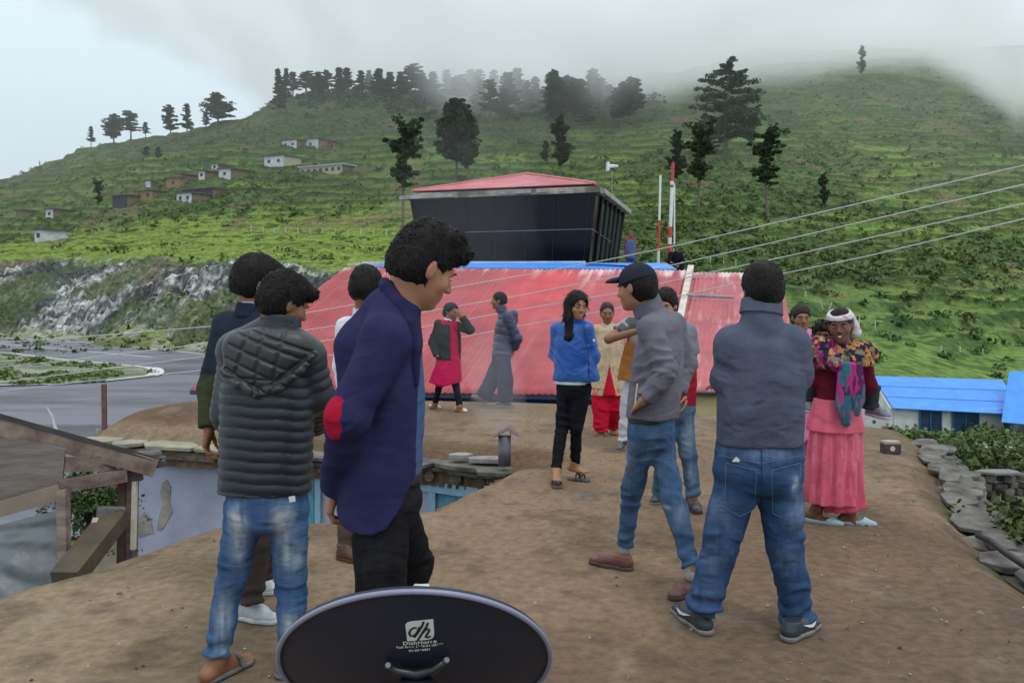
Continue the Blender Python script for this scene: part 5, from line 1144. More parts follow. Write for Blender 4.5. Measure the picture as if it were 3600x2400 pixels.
# ---------------- people ----------------
class Fig:
    def __init__(s, label, d, base, scale=1.0, skin='tan', vox=None, cat='person', name='person'):
        s.d = d; s.s = scale; s.vox = vox or float(np.clip(.0017 * d, .0045, .0085)); s.skin = SK[skin]; s.J = {}
        s.root = empty(name, s.j(*base), label, cat); s.hidden_arm = set()
    def j(s, px, py, dy=0.0): return at(px, py, s.d + dy)
    def set(s, **k):
        for n_, v in k.items(): s.J[n_] = s.j(*v)
        return s
    def __getitem__(s, k): return s.J[k]
    def head(s, px, py, dy=0, yaw=0, pitch=0, roll=0, hs=1.0): s.ho = s.j(px, py, dy); s.hR = rotm(yaw, pitch, roll); s.hs = hs; return s
    def body(s, hands=None, feet=None, mouth=False, torso=(.125, .115, .14, .13), depth=(.085, .08, .095, .08), arm=(.042, .033, .025), legr=(.058, .038, .030), skinf=None, neck=.054):
        J, k = s.J, s.s; pts = list(J.values()) + [s.ho]; vol = Vol(*bbox(*pts, m=.17), s.vox)
        hm, sm = (J['hipR'] + J['hipL']) / 2, (J['shR'] + J['shL']) / 2; sh, ss = J['hipR'] - J['hipL'], J['shR'] - J['shL']; s.hm, s.sm, s.sh, s.ss = hm, sm, sh, ss
        P = [hm - (0, 0, .07), hm + (0, 0, .05), hm * .6 + sm * .4, hm * .25 + sm * .75, sm + (0, 0, .01)]
        vol.add(loft(P, [torso[0] * k * .8, torso[0] * k, torso[1] * k, torso[2] * k, torso[3] * k * .8], [depth[0] * .8 * k, depth[0] * k, depth[1] * k, depth[2] * k, depth[3] * k * .8], [sh, sh, sh * .6 + ss * .4, ss, ss], rnd=.03), .03)
        vol.add(cone(J['shR'], J['shL'], .052 * k, .052 * k), .04); nb = J['neck']; vol.add(cone(sm, nb, .075 * k, neck * 1.1 * k), .05)
        L = lambda x, y, z: s.ho + s.hR @ (np.array([x, y, z]) * s.hs)
        vol.add(cone(nb, L(0, -.028, -.055), neck * k, (neck - .003) * k), .03)
        for q in 'RL':
            if 'el' + q in J:
                vol.add(cone(J['sh' + q], J['el' + q], arm[0] * k, arm[1] * k), .03); vol.add(cone(J['el' + q], J['wr' + q], arm[1] * k, arm[2] * k), .02)
                if hands and q in hands:
                    hd = hands[q]; w = J['wr' + q]; d = nrm(hd.get('d', w - J['el' + q])); hand(vol, w, d, hd.get('n', s.hm - w), hd.get('thumb', 1), hd.get('s', .95 * k), hd.get('curl', .35))
            if 'kn' + q in J: vol.add(cone(J['hip' + q], J['kn' + q], legr[0] * k, legr[1] * k), .03); vol.add(cone(J['kn' + q], J['an' + q], legr[1] * k, legr[2] * k), .03)
            if feet and q in feet:
                a = J['an' + q]; t = s.j(*feet[q]); t[2] = a[2] - .062; u = nrm(t - (a - (0, 0, .062))); hl = a - u * .045 - (0, 0, .045)
                vol.add(cone(a, hl, .034, .030), .03); vol.add(cone(hl, t - u * .06, .028, .030, sq=((0, 0, 1), .75)), .03); vol.add(cone(a, t - u * .09 + (0, 0, .012), .032, .026), .03)
                sd = np.cross(u, (0, 0, 1))
                for i in range(5): vol.add(cone(t - u * .06 + sd * (-.026 + i * .013), t + u * (.008 - abs(i - 1) * .007) + sd * (-.03 + i * .015), .011, .0085 + .003 * (i == 1)), .006)
        head_prims(vol, s.ho, s.hR, s.hs, mouth)
        lipc = L(0, .098, -.066)
        def cf(V):
            c = np.tile(np.array(s.skin, np.float32), (len(V), 1)); n = fbm(V[:, 0] * 20, V[:, 1] * 20, V[:, 2] * 20, 3, 2)[:, None]; c = c * (.9 + .2 * n)
            q = ((V - s.ho) @ s.hR) / s.hs; lip = np.exp(-((q[:, 0] / .022) ** 2 + ((q[:, 1] - .097) / .02) ** 2 + ((q[:, 2] + .066) / .011) ** 2)); c = c * (1 - lip[:, None] * np.array([.15, .45, .35]))
            ch = np.exp(-(((np.abs(q[:, 0]) - .04) / .02) ** 2 + ((q[:, 2] + .03) / .02) ** 2)) * (q[:, 1] > .03); c = c * (1 + ch[:, None] * np.array([.12, 0, 0]))
            return skinf(V, c) if skinf else c
        s.b = fig_part('body', vol, M_SKIN, s.root, colf=cf); return s
    def eyes(s): eyes(s.ho, s.hR, s.hs, s.root); return s
    def hair(s, **kw):
        hk = {k: kw.pop(k) for k in list(kw) if k in ('top', 'back', 'nape', 'front', 'fringe', 'side')}; ex = kw.pop('extra', None)
        v = Vol(*bbox(s.ho, m=.24 * s.hs), max(.004, s.vox * .9)); hair_short(v, s.ho, s.hR, s.hs, **hk)
        if ex: ex(v, lambda x, y, z: s.ho + s.hR @ (np.array([x, y, z]) * s.hs))
        hair_mesh('hair', v, s.root, s.ho, s.hR, **kw); return s
    def top(s, name, m, col, hem, A_, B_, slv=(.062, .052, .042), cuff=.95, off=(0, 0, 0), quilt=None, wr=None, extra=None, colf=None, hemn=(0, 0, -1), short=False, yoke=.068, power=2.3, slk=.03, neckz=.02, arms='RL', post=None, seed=1, wamp=.0035, anch=(), hemoff=(0, 0, 0)):
        """A_, B_: half width / depth at hem, waist, chest, shoulder"""
        J, k = s.J, s.s; hz = s.j(0, hem)[2]; hm, sm, sh, ss = s.hm, s.sm, s.sh, s.ss; off = np.array(off)
        pts = [x for x in J.values()]; vol = Vol(*bbox(*[J[q] for q in J if q[:2] in ('sh', 'el', 'wr', 'hi', 'ne')], np.array([hm[0], hm[1], hz]), m=.2), s.vox)
        dq = None; ds = None
        if quilt:
            p_, a_, jt = quilt
            dq = lambda th, u: a_ * (np.abs(np.sin(np.pi * (u + .004 * np.sin(th * 2 + 1) + .0022 * np.sin(th * 7)) / p_)) ** .55 - .6)
            ds = lambda q_, an: a_ * .9 * (np.abs(np.sin(np.pi * q_ / (p_ * .9))) ** .55 - .6)
        h0 = hm + np.array(hemoff); h0 = np.array([h0[0], h0[1], hz - .03]) + off
        P = [h0, hm + off, hm * .6 + sm * .4 + off, hm * .25 + sm * .75 + off, sm + (0, 0, .0)]
        vol.add(loft(P, [A_[0] * k, A_[1] * k, A_[1] * .5 * k + A_[2] * .5 * k, A_[2] * k, A_[3] * k * .85], [B_[0] * k, B_[1] * k, B_[1] * k * .5 + B_[2] * k * .5, B_[2] * k, B_[3] * k], [sh, sh, sh * .6 + ss * .4, ss, ss], disp=dq, rnd=.03, power=power), .03)
        if yoke: vol.add(cone(J['shR'], J['shL'], yoke * k * .92, yoke * k * .92), .05); vol.add(cone(sm, J['neck'] - (0, 0, .01), .085 * k, .066 * k), .05)
        for q in arms:
            if 'el' + q not in J: continue
            a, b, c = J['sh' + q], J['el' + q], J['wr' + q]
            if short: vol.add(cone(a, a + (b - a) * short, slv[0] * k, slv[1] * k, flat1=0), .03)
            else:
                vol.add(cone(a, b, slv[0] * k, slv[1] * k, disp=ds), slk); vol.add(cone(b, b + (c - b) * cuff, slv[1] * k, slv[2] * k, disp=ds, flat1=0), .02)
        if extra: extra(vol)
        vol.clip(np.array([hm[0], hm[1], hz]), hemn)
        an = [(J[q], .09, .005) for q in ('elR', 'elL') if q in J] + [(J['wrR'] * .7 + J['elR'] * .3, .07, .003)] * ('wrR' in J) + list(anch)
        w = dict(base=wamp, anchors=an, seed=seed) if wr is None else wr
        return fig_part(name, vol, m, s.root, wr=w, colf=colf or const(col), post_f=post)
    def pants(s, m, col, waist, ankle, A_=(.165, .17), B_=(.125, .13), leg=(.092, .068, .056), colf=None, seed=2, wamp=.004, bunch=.008, name='trousers', cutL=None, cutR=None, kneeamp=.005, extra=None, fz=15):
        J, k = s.J, s.s; wz = s.j(0, waist)[2]; hm, sh = s.hm, s.sh; vol = Vol(*bbox(*[J[q] for q in J if q[:2] in ('hi', 'kn', 'an')], np.array([hm[0], hm[1], wz]), m=.16), s.vox)
        t = np.array([hm[0], hm[1], wz]) + (s.sm - hm) * np.array([1, 1, 0]) * .2
        vol.add(loft([hm - (0, 0, .085), hm, t + (0, 0, .02)], [A_[1] * k * .62, A_[1] * k, A_[0] * k], [B_[1] * k * .8, B_[1] * k, B_[0] * k], [sh, sh, sh], rnd=.03), .03)
        for q in 'RL':
            if 'kn' + q not in J: continue
            a, b, c = J['hip' + q], J['kn' + q], J['an' + q]; cz = {'R': cutR, 'L': cutL}[q] or ankle; f = cz if cz < 3 else 1.0
            L2 = np.linalg.norm(c - b); ds = (lambda q_, an, L2=L2: bunch * np.sin((q_ + .012 * np.sin(an * 2)) * 95) * np.clip((q_ - L2 * .55) / (L2 * .45), 0, 1)) if bunch else None
            vol.add(cone(a - (0, 0, .02), b, leg[0] * k, leg[1] * k), .035); vol.add(cone(b, b + (c - b) * f, leg[1] * k, leg[2] * k, disp=ds, flat1=0), .02)
        if extra: extra(vol)
        vol.clip(t, (0, 0, 1))
        an = [(J[q], .10, kneeamp) for q in ('knR', 'knL') if q in J] + [(hm - (0, 0, .08), .09, .003)]
        return fig_part(name, vol, m, s.root, wr=dict(base=wamp, anchors=an, seed=seed, fz=fz), colf=colf or const(col))
    def collar(s, name, m, col, h=.05, r=(.072, .066), ang=(0, 0, 1), low=.02, up=None):
        nb = s.J['neck']; u = nrm(up if up is not None else (s.ho - nb) + (0, 0, .05)); v = Vol(*bbox(nb, nb + u * h, m=.12), min(s.vox, .006)); k = s.s
        v.add(cone(nb - u * low, nb + u * h, r[0] * k, r[1] * k, flat0=0, flat1=0), 0); v.cut(cone(nb - u * .03, nb + u * (h + .03), (r[0] - .009) * k, (r[1] - .009) * k), .003)
        return fig_part(name, v, m, s.root, colf=const(col), wr=dict(base=.0015, seed=3))
def blobs(base, items, noise=.12, streak=True, seed=1):
    """denim colour with worn patches at 3D spots: items (point, (rx, ry, rz), colour, strength)"""
    def f(V):
        n = fbm(V[:, 0] * 9, V[:, 1] * 9, V[:, 2] * 9, seed, 3)[:, None]; st = fbm(V[:, 0] * 60, V[:, 1] * 60, V[:, 2] * 6, seed + 3, 2)[:, None]; n2 = fbm(V[:, 0] * 30, V[:, 1] * 30, V[:, 2] * 45, seed + 7, 3)[:, None]
        c = np.array(base)[None] * (1 - noise + 2 * noise * n) * (.85 + .3 * st)
        for p, r, cc, a in items:
            w = np.exp(-(((V - np.asarray(p)) / np.asarray(r)) ** 2).sum(1))[:, None] * a * (.35 + 1.3 * st) * (.45 + 1.1 * n2); w = np.clip(w, 0, 1); c = c * (1 - w) + np.array(cc) * w
        return c
    return f
DEN = (.045, .095, .20)
# ======== man in the indigo blazer (nearest) ========
p = Fig('young man in indigo blazer with red elbow patch looking down, nearest the camera', 2.63, (885, 1900), 1.0, 'tan')
p.set(shR=(888, 780, -.188), shL=(908, 762, .17), elR=(802, 958, -.245), elL=(830, 950, .26), wrR=(772, 1116, -.05), wrL=(800, 1100, .17), neck=(918, 696, 0),
      hipR=(872, 1150, -.085), hipL=(900, 1150, .085), knR=(882, 1500, -.07), knL=(944, 1300, .25), anR=(872, 1850, -.02), anL=(905, 1640, .25))
p.head(972, 612, .0, yaw=-56, pitch=24, roll=8, hs=1.0)
p.body(hands={'R': dict(d=(-.30, .1, -1), n=(1, .3, 0), thumb=-1, curl=.9, s=.9)}, neck=.056); p.eyes()
p.hair(top=.032, back=.008, front=.046, fringe=.014, side=.005, nape=-.072, n=2600, ln=.028, flow=(0, .8, -.45), lift=.10, seed=4, amp=.0045,
       extra=lambda v, L: (v.add(ell(L(.0, .080, .086), (.046, .036, .028)), .03), v.add(ell(L(.01, .03, .116), (.055, .06, .026)), .03)))
BL = (.024, .023, .070)
ep = at(779, 955, p.d - .27)
def blz(V):
    n = fbm(V[:, 0] * 30, V[:, 1] * 30, V[:, 2] * 30, 6, 2)[:, None]; c = np.array(BL) * (.9 + .2 * n)
    e = nrm(p['elR'] - p['shR']); q = V - ep; a = q @ e; r = np.sqrt(np.maximum((q ** 2).sum(1) - a ** 2, 0)); w = (np.sqrt((a / .072) ** 2 + (r / .046) ** 2) < 1)[:, None]
    return np.where(w, np.array([[.34, .008, .03]]), c)
def bex(v):
    v.add(cone(p.j(896, 690, -.01), p['shR'] + (-.015, .02, .0), .048, .062), .04); v.add(cone(p['neck'] + (-.01, .05, .0), p['shL'], .050, .06), .05)
    v.add(cone(p.j(872, 722, 0), p.j(842, 800, .0), .060, .088), .05); v.add(cone(p.j(842, 800, 0), p.j(850, 950, 0), .088, .10), .05)
    
    he = [(752, 1112), (780, 1150), (818, 1180), (868, 1193), (905, 1180), (932, 1142), (954, 1088)]
    for a_, b_ in zip(he[:-1], he[1:]): dx_, dz_ = b_[0] - a_[0], b_[1] - a_[1]; v.clip(p.j(*a_), (-dz_, 0, -dx_))
p.top('blazer', M_CLOTH, BL, 1190, (.205, .185, .19, .16), (.140, .118, .112, .08), slv=(.070, .060, .048), cuff=1.0, slk=.005, off=(-.016, 0, 0), extra=bex, colf=blz, wamp=.0022, anch=[(p['elR'], .07, .006), (p.j(800, 1060, -.1), .06, .004)], seed=11)
v = Vol(*bbox(p.j(884, 645, 0), p.j(955, 870, -.12), m=.12), .0045)
for (a_, r0_), (b_, r1_) in zip([((884, 652, .03), .022), ((893, 662, -.045), .024), ((912, 700, -.088), .025), ((934, 742, -.098), .025), ((948, 800, -.100), .026)], [((893, 662, -.045), .024), ((912, 700, -.088), .025), ((934, 742, -.098), .025), ((948, 800, -.100), .026), ((955, 880, -.102), .010)]): v.add(cone(p.j(*a_), p.j(*b_), r0_, r1_), .01)
fig_part('lapel', v, M_CLOTH, p.root, colf=const((.021, .020, .060)), wr=dict(base=.001, seed=3))
nb = p['neck']; v = Vol(*bbox(nb, m=.16), .005); u = nrm(p.ho - nb)
v.add(cone(nb - u * .045 + (-.012, 0, 0), nb + u * .022 + (-.010, 0, 0), .088, .068, flat0=0, flat1=0), 0); v.cut(cone(nb - u * .08, nb + u * .06, .066, .057), .003); v.clip(nb + (.040, 0, 0), (1, 0, .25)); fig_part('collar', v, M_CLOTH, p.root, colf=const(BL))
v = Vol(*bbox(p.j(945, 730), p.j(960, 1090), m=.08), .005)
v.add(loft([p.j(944, 1092, -.01), p.j(950, 950, -.01), p.j(946, 800, -.01), p.j(930, 722, -.01)], [.075, .09, .085, .05], [.035, .034, .032, .03], [(0, 1, 0)] * 4, rnd=.015), 0); fig_part('shirt', v, M_CLOTH, p.root, colf=const((.055, .095, .19)), wr=dict(base=.004, seed=8))
MB().tube([p.j(928, 1034, -.105), p.j(928, 1034, -.115)], .0095, 12).build('button', mat('horn_button', (.10, .05, .03), .4), p.root)
BLK = (.010, .010, .012)
p.pants(M_DENIM, BLK, 1080, 1.0, (.13, .15), (.085, .108), leg=(.084, .070, .06), seed=12, colf=blobs((.013, .012, .014), [(p.j(850, 1250, -.15), (.05, .05, .12), (.03, .03, .033), .6)]), bunch=0, wamp=.005, kneeamp=.009)
v = Vol(*bbox(p.j(900, 1100), m=.22), .006); v.add(loft([p.j(898, 1108), p.j(898, 1072)], [.142, .142], [.094, .094], [p.sh, p.sh], rnd=.004), 0); v.clip(p.j(0, 1104), (0, 0, -1)); fig_part('belt', v, M_LEATH, p.root, colf=const((.012, .010, .010)))
for q, t in (('R', (960, 1890)), ('L', (1010, 1700))): an = p['an' + q].copy(); an[2] = 0; shoe(p.root, an - (.07, 0, 0), an + (.20, .02, 0), vox=.007)
# ======== boy in quilted jacket ========
p = Fig('boy in dark quilted hooded jacket and faded jeans, seen from behind', 3.46, (590, 1545), 1.0, 'brown')
p.set(shR=(700, 812, -.02), shL=(545, 800, .0), elR=(732, 905, .02), elL=(522, 950, .10), wrR=(722, 978, .22), wrL=(560, 1010, .25), neck=(645, 757, 0),
      hipR=(662, 1165, 0), hipL=(562, 1165, 0), knR=(668, 1345, .02), knL=(528, 1335, .0), anR=(670, 1550, -.02), anL=(497, 1512, -.04))
p.head(652, 696, .02, yaw=-48, pitch=20, roll=5, hs=.96)
p.body(hands={'R': dict(n=(-1, 0, 0), thumb=1, curl=.5, d=(-.4, .4, -.5))}, feet={'L': (575, 1512, .14), 'R': (700, 1560, 0)}, torso=(.125, .115, .14, .13)).eyes()
p.hair(top=.028, back=.015, front=.050, fringe=.014, side=.008, nape=-.075, n=2300, ln=.024, flow=(0, .7, -.5), lift=.18, seed=8, amp=.006, extra=lambda v, L: v.add(ell(L(.02, .080, .075), (.045, .035, .032)), .02))
QC = (.017, .021, .029)
def hood(v):
    v.add(cone(p.j(535, 802, -.02), p.j(610, 752, -.01), .062, .05), .03); v.add(cone(p.j(712, 815, -.02), p.j(660, 765, 0), .062, .05), .03)
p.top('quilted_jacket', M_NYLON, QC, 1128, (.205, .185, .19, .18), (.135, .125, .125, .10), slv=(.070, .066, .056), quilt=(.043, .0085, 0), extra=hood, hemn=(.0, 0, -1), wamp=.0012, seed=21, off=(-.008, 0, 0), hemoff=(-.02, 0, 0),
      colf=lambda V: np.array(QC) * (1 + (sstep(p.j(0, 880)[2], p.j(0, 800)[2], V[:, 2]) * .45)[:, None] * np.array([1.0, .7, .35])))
p.collar('collar', M_NYLON, (.014, .018, .026), h=.055, r=(.084, .078), low=.03)
v = Vol(*bbox(p.j(520, 750, -.1), p.j(735, 915, -.1), m=.10), .0045)
v.add(ell(p.j(618, 806, -.098), (.180, .062, .098)), 0); v.add(ell(p.j(600, 845, -.105), (.150, .055, .095)), .03); v.add(cone(p.j(545, 790, -.07), p.j(690, 792, -.07), .05, .05), .04)
for a_, b_ in (((512, 850), (545, 882)), ((545, 882), (588, 903)), ((588, 903), (640, 890)), ((640, 890), (690, 850)), ((690, 850), (722, 812))): v.add(cone(p.j(*a_, -.128), p.j(*b_, -.140), .015, .017), .012)
hl_ = [((530, 790), (690, 862)), ((545, 765), (715, 832)), ((560, 752), (725, 812)), ((522, 820), (655, 885)), ((520, 845), (610, 900)), ((610, 755), (585, 905)), ((655, 760), (625, 900)), ((575, 752), (540, 870)), ((520, 866), (560, 868)), ((560, 868), (640, 872)), ((640, 872), (705, 818))]
def hgr(V):
    g_ = np.zeros(len(V))
    for a_, b_ in hl_:
        A0, B0 = p.j(*a_, -.12)[[0, 2]], p.j(*b_, -.12)[[0, 2]]; e_ = B0 - A0; w_ = V[:, [0, 2]] - A0; t_ = np.clip(w_ @ e_ / (e_ @ e_), 0, 1); g_ = np.maximum(g_, np.exp(-(np.linalg.norm(w_ - t_[:, None] * e_, axis=1) / .0065) ** 2))
    V = V.copy(); V[:, 1] += .011 * g_; return V
fig_part('hood', v, M_NYLON, p.root, colf=const((.030, .031, .034)), wr=dict(base=.002, seed=19), post_f=hgr)
W = (.42, .46, .46)
jb = lambda px, py, dy=-.10: p.j(px, py, dy)
p.pants(M_DENIM, DEN, 1110, .95, (.155, .165), (.115, .125), leg=(.080, .058, .050), seed=22, bunch=.010, kneeamp=.008, wamp=.004,
        colf=blobs(DEN, [(jb(545, 1205), (.035, .08, .075), W, .75), (jb(648, 1190), (.04, .08, .05), W, .7), (jb(652, 1265), (.04, .08, .09), W, .6), (jb(540, 1270), (.03, .08, .07), W, .5), (jb(505, 1415), (.025, .1, .08), W, .8), (jb(680, 1300), (.02, .08, .05), W, .7), (jb(655, 1450), (.04, .1, .05), W, .7), (jb(520, 1500), (.05, .1, .04), (.2, .3, .36), .6), (jb(560, 1330), (.02, .06, .02), W, .5)], seed=4))
mb = MB(); pk = p.j(671, 1146, -.135); mb.beam(pk - (.012, 0, 0), pk + (.012, 0, .004), .002, .022).build('back_tag', mat('white_tag', (.6, .6, .6), .7), p.root)
M_SLIP = mat('grey_rubber', (.10, .11, .10), .8, (.16, .16, .15), 20)
for q, t in (('L', (578, 1512)), ('R', (720, 1540))):
    a = p['an' + q].copy(); a[2] = 0; tt = gp(*t) if q == 'L' else a + (.18, .05, 0); u = nrm(tt - a); h_ = a - u * .06
    v = Vol(*bbox(h_, h_ + u * .27, m=.07), .005); v.add(cone(h_ + u * .03 + (0, 0, .012), h_ + u * .2 + (0, 0, .012), .040, .052), 0); v.clip((0, 0, .018), (0, 0, 1)); v.clip((0, 0, .001), (0, 0, -1))
    sl = fig_part('slipper', v, M_SLIP, p.root); sd = np.cross(u, (0, 0, 1)); k = h_ + u * .16; MB().tube([k - sd * .05 + (0, 0, .015), k - sd * .035 + (0, 0, .05), k + (0, 0, .062), k + sd * .035 + (0, 0, .05), k + sd * .05 + (0, 0, .015)], .009, 6).build('strap', M_SLIP, sl)
# ======== man at far left of the group ========
p = Fig('man with navy jacket over olive sleeve and white trainers, half hidden at the far left', 4.04, (590, 1425), 1.0, 'brown')
p.set(shR=(615, 745, -.02), shL=(522, 748, .12), elR=(640, 870, -.10), elL=(487, 890, .10), wrR=(655, 960, .10), wrL=(480, 985, .02), neck=(578, 722, .03),
      hipR=(598, 1075, -.08), hipL=(570, 1075, .08), knR=(588, 1240, -.06), knL=(600, 1215, .15), anR=(570, 1378, -.05), anL=(600, 1318, .28))
p.head(592, 652, .05, yaw=-62, pitch=10, roll=3, hs=1.02)
p.body(hands={'L': dict(d=(-.15, -.1, -1), n=(1, 0, 0), thumb=-1, curl=.7)}, ).eyes()
p.hair(top=.030, back=.026, front=.050, fringe=.016, side=.014, nape=-.070, n=1400, ln=.020, flow=(0, .8, -.5), lift=.12, seed=12, amp=.003)
NV, OL = (.018, .024, .040), (.040, .045, .022); zc = p.j(0, 862)[2]
p.top('jacket', M_CLOTH, NV, 1030, (.18, .17, .20, .18), (.12, .12, .125, .09), slv=(.070, .064, .050), cuff=.97, seed=31, wamp=.003, colf=lambda V: np.where((V[:, 2] < zc)[:, None], np.array([OL]), np.array([NV])))
p.collar('collar', M_CLOTH, (.018, .024, .040), h=.05, r=(.082, .074)); p.collar('shirt_collar', M_CLOTH, (.30, .30, .36), h=.058, r=(.072, .064))
p.pants(M_CLOTH, (.065, .048, .040), 1020, .98, (.15, .15), (.11, .11), leg=(.088, .070, .066), seed=32, bunch=.010)
WS = (.50, .52, .55)
shoe(p.root, gp(535, 1415), gp(640, 1432), w=.05, up=.095, cu=WS, cs=(.6, .6, .6)); shoe(p.root, gp(560, 1360), gp(640, 1362), up=.095, cu=WS, cs=(.6, .6, .6))
# ======== white shirt man behind the blazer ========
p = Fig('black-haired man in white shirt and brown trousers hidden behind the indigo blazer', 5.0, (810, 1285), 1.0, 'brown')
p.set(shR=(868, 745, -.05), shL=(800, 752, .10), elR=(900, 850, .0), elL=(790, 840, .14), wrR=(900, 930, .1), wrL=(800, 925, .25), neck=(838, 722, 0), hipR=(850, 1000, -.05), hipL=(812, 1000, .08), knR=(845, 1150, -.03), knL=(808, 1140, .1), anR=(850, 1270, 0), anL=(800, 1262, .05))
p.head(842, 664, .0, yaw=-20, pitch=12, roll=0, hs=1.0); p.body()
p.hair(top=.030, back=.026, front=.050, side=.016, nape=-.080, n=900, ln=.018, seed=15, amp=.003, flow=(0, .5, -.6))
p.top('white_shirt', M_CLOTH, (.68, .68, .72), 1010, (.17, .17, .19, .17), (.12, .12, .12, .09), slv=(.066, .058, .048), seed=41, wamp=.005)
p.collar('collar', M_CLOTH, (.68, .68, .72), h=.04, r=(.074, .068))
p.pants(M_CLOTH, (.085, .062, .050), 985, .96, (.15, .155), (.12, .12), leg=(.09, .075, .07), seed=42, bunch=.006)
shoe(p.root, gp(778, 1282), gp(845, 1296), w=.05, up=.10, cu=(.085, .040, .022), cs=(.10, .05, .03)); shoe(p.root, gp(850, 1288), gp(905, 1275), up=.10, cu=(.085, .040, .022))
# ======== woman in magenta kurta ========
p = Fig('woman in magenta kurta and dark jacket, one hand raised to her face', 12.0, (1030, 940), .97, 'brown')
p.set(shR=(1008, 744, .03), shL=(1049, 748, -.06), elR=(994, 786, .04), elL=(1079, 757, -.16), wrR=(1005, 817, -.12), wrL=(1060, 726, -.20), neck=(1033, 733, 0), hipR=(1018, 830, .04), hipL=(1042, 830, -.03), knR=(1011, 878, .12), knL=(1047, 880, -.05), anR=(999, 928, .20), anL=(1056, 934, -.12))
p.head(1037, 716, -.02, yaw=-128, pitch=12, roll=-4, hs=1.0); p.body(hands={'L': dict(d=(-.55, -.1, .75), n=(-.5, .8, 0), thumb=1, curl=.4)}, feet={'R': (1012, 932, .2), 'L': (1072, 937, -.15)}).eyes()
v = Vol(*bbox(p.ho, m=.2), .007); L = lambda x, y, z: p.ho + p.hR @ np.array([x, y, z]); v.add(ell(L(0, -.02, .045), (.095, .115, .092), p.hR), 0); v.add(ell(L(0, -.09, -.02), (.06, .06, .08), p.hR), .03); v.clip(L(0, .05, .045), p.hR @ np.array([0, .75, -.66])); fig_part('knit_cap', v, M_KNIT, p.root, colf=const((.030, .032, .038)))
MG = (.44, .012, .075)
def kurta(v):
    hm = p.hm; v.add(loft([p.j(1022, 884), p.j(1028, 850), p.j(1032, 820)], [.24, .20, .165], [.17, .15, .12], [p.sh] * 3, disp=lambda th, u: .012 * np.sin(th * 5) * np.clip(1 - u / .3, 0, 1), rnd=.01), .03)
p.top('kurta', M_CLOTH, MG, 882, (.21, .17, .17, .14), (.15, .125, .125, .09), slv=(.05, .045, .04), extra=kurta, seed=51, arms='', hemn=(.25, 0, -1))
DJ = (.030, .036, .034); fwd = np.array([math.sin(math.radians(128)), math.cos(math.radians(128)), 0])
def openf(v):
    fr_ = p.hm + np.array([.12, -.16, 0]); v.cut(loft([p.j(1052, 850, -.22), p.j(1046, 780, -.22), p.j(1042, 735, -.2)], [.10, .075, .05], [.18, .18, .18], [(1, .15, 0)] * 3, rnd=.01), .01)
p.top('jacket', M_CLOTH, DJ, 826, (.20, .185, .19, .16), (.155, .14, .14, .10), slv=(.066, .062, .050), extra=openf, seed=52, wamp=.006); p.collar('white_collar', M_CLOTH, (.6, .6, .6), h=.02, r=(.085, .08))
p.pants(M_CLOTH, (.012, .012, .016), 850, .97, leg=(.072, .052, .042), seed=53, name='leggings')
for a, b in (((988, 936), (1012, 939)), ((1047, 943), (1073, 947))): shoe(p.root, gp(*a), gp(*b), up=.055, cu=(.6, .57, .57), cs=(.25, .2, .2), vox=.008)
# ======== man in navy padded jacket ========
p = Fig('man in navy padded jacket and wide navy trousers striding left by the red roof', 12.4, (1130, 928), 1.0, 'brown')
p.set(shR=(1158, 722, .17), shL=(1166, 725, -.17), elR=(1180, 770, .22), elL=(1188, 776, -.16), wrR=(1182, 800, .12), wrL=(1181, 801, -.04), neck=(1152, 712, 0), hipR=(1150, 822, .09), hipL=(1153, 822, -.09), knR=(1133, 866, .1), knL=(1161, 870, -.1), anR=(1110, 912, .12), anL=(1160, 921, -.08))
p.head(1146, 690, 0, yaw=88, pitch=2, hs=1.02); p.body(hands={'L': dict(d=(-.2, 0, -1), n=(-1, 0, 0), thumb=1, curl=.7)}).eyes()
p.hair(top=.016, back=.014, front=.055, side=.010, nape=-.055, n=150, ln=.015, seed=18, amp=.004)
NB = (.030, .040, .085)
p.top('padded_jacket', M_NYLON, NB, 815, (.185, .185, .20, .17), (.15, .145, .135, .10), slv=(.075, .07, .055), quilt=(.11, .012, 0), seed=61, wamp=.005, extra=lambda v: (v.add(ell(p.j(1176, 733, 0), (.085, .13, .10)), .03), v.add(ell(p.j(1180, 720, 0), (.06, .11, .06)), .03)))
p.collar('collar', M_NYLON, NB, h=.06, r=(.085, .08)); p.pants(M_CLOTH, (.030, .038, .070), 812, 1.0, (.15, .16), (.125, .14), leg=(.12, .11, .115), seed=62, bunch=.006)
GB = (.15, .14, .12); h_ = gp(1118, 926); shoe(p.root, h_ + (0, 0, .0), h_ + (-.25, 0, .10), up=.09, cu=GB, cs=GB, vox=.008); shoe(p.root, gp(1175, 931), gp(1137, 929), up=.09, cu=GB, cs=GB, vox=.008)
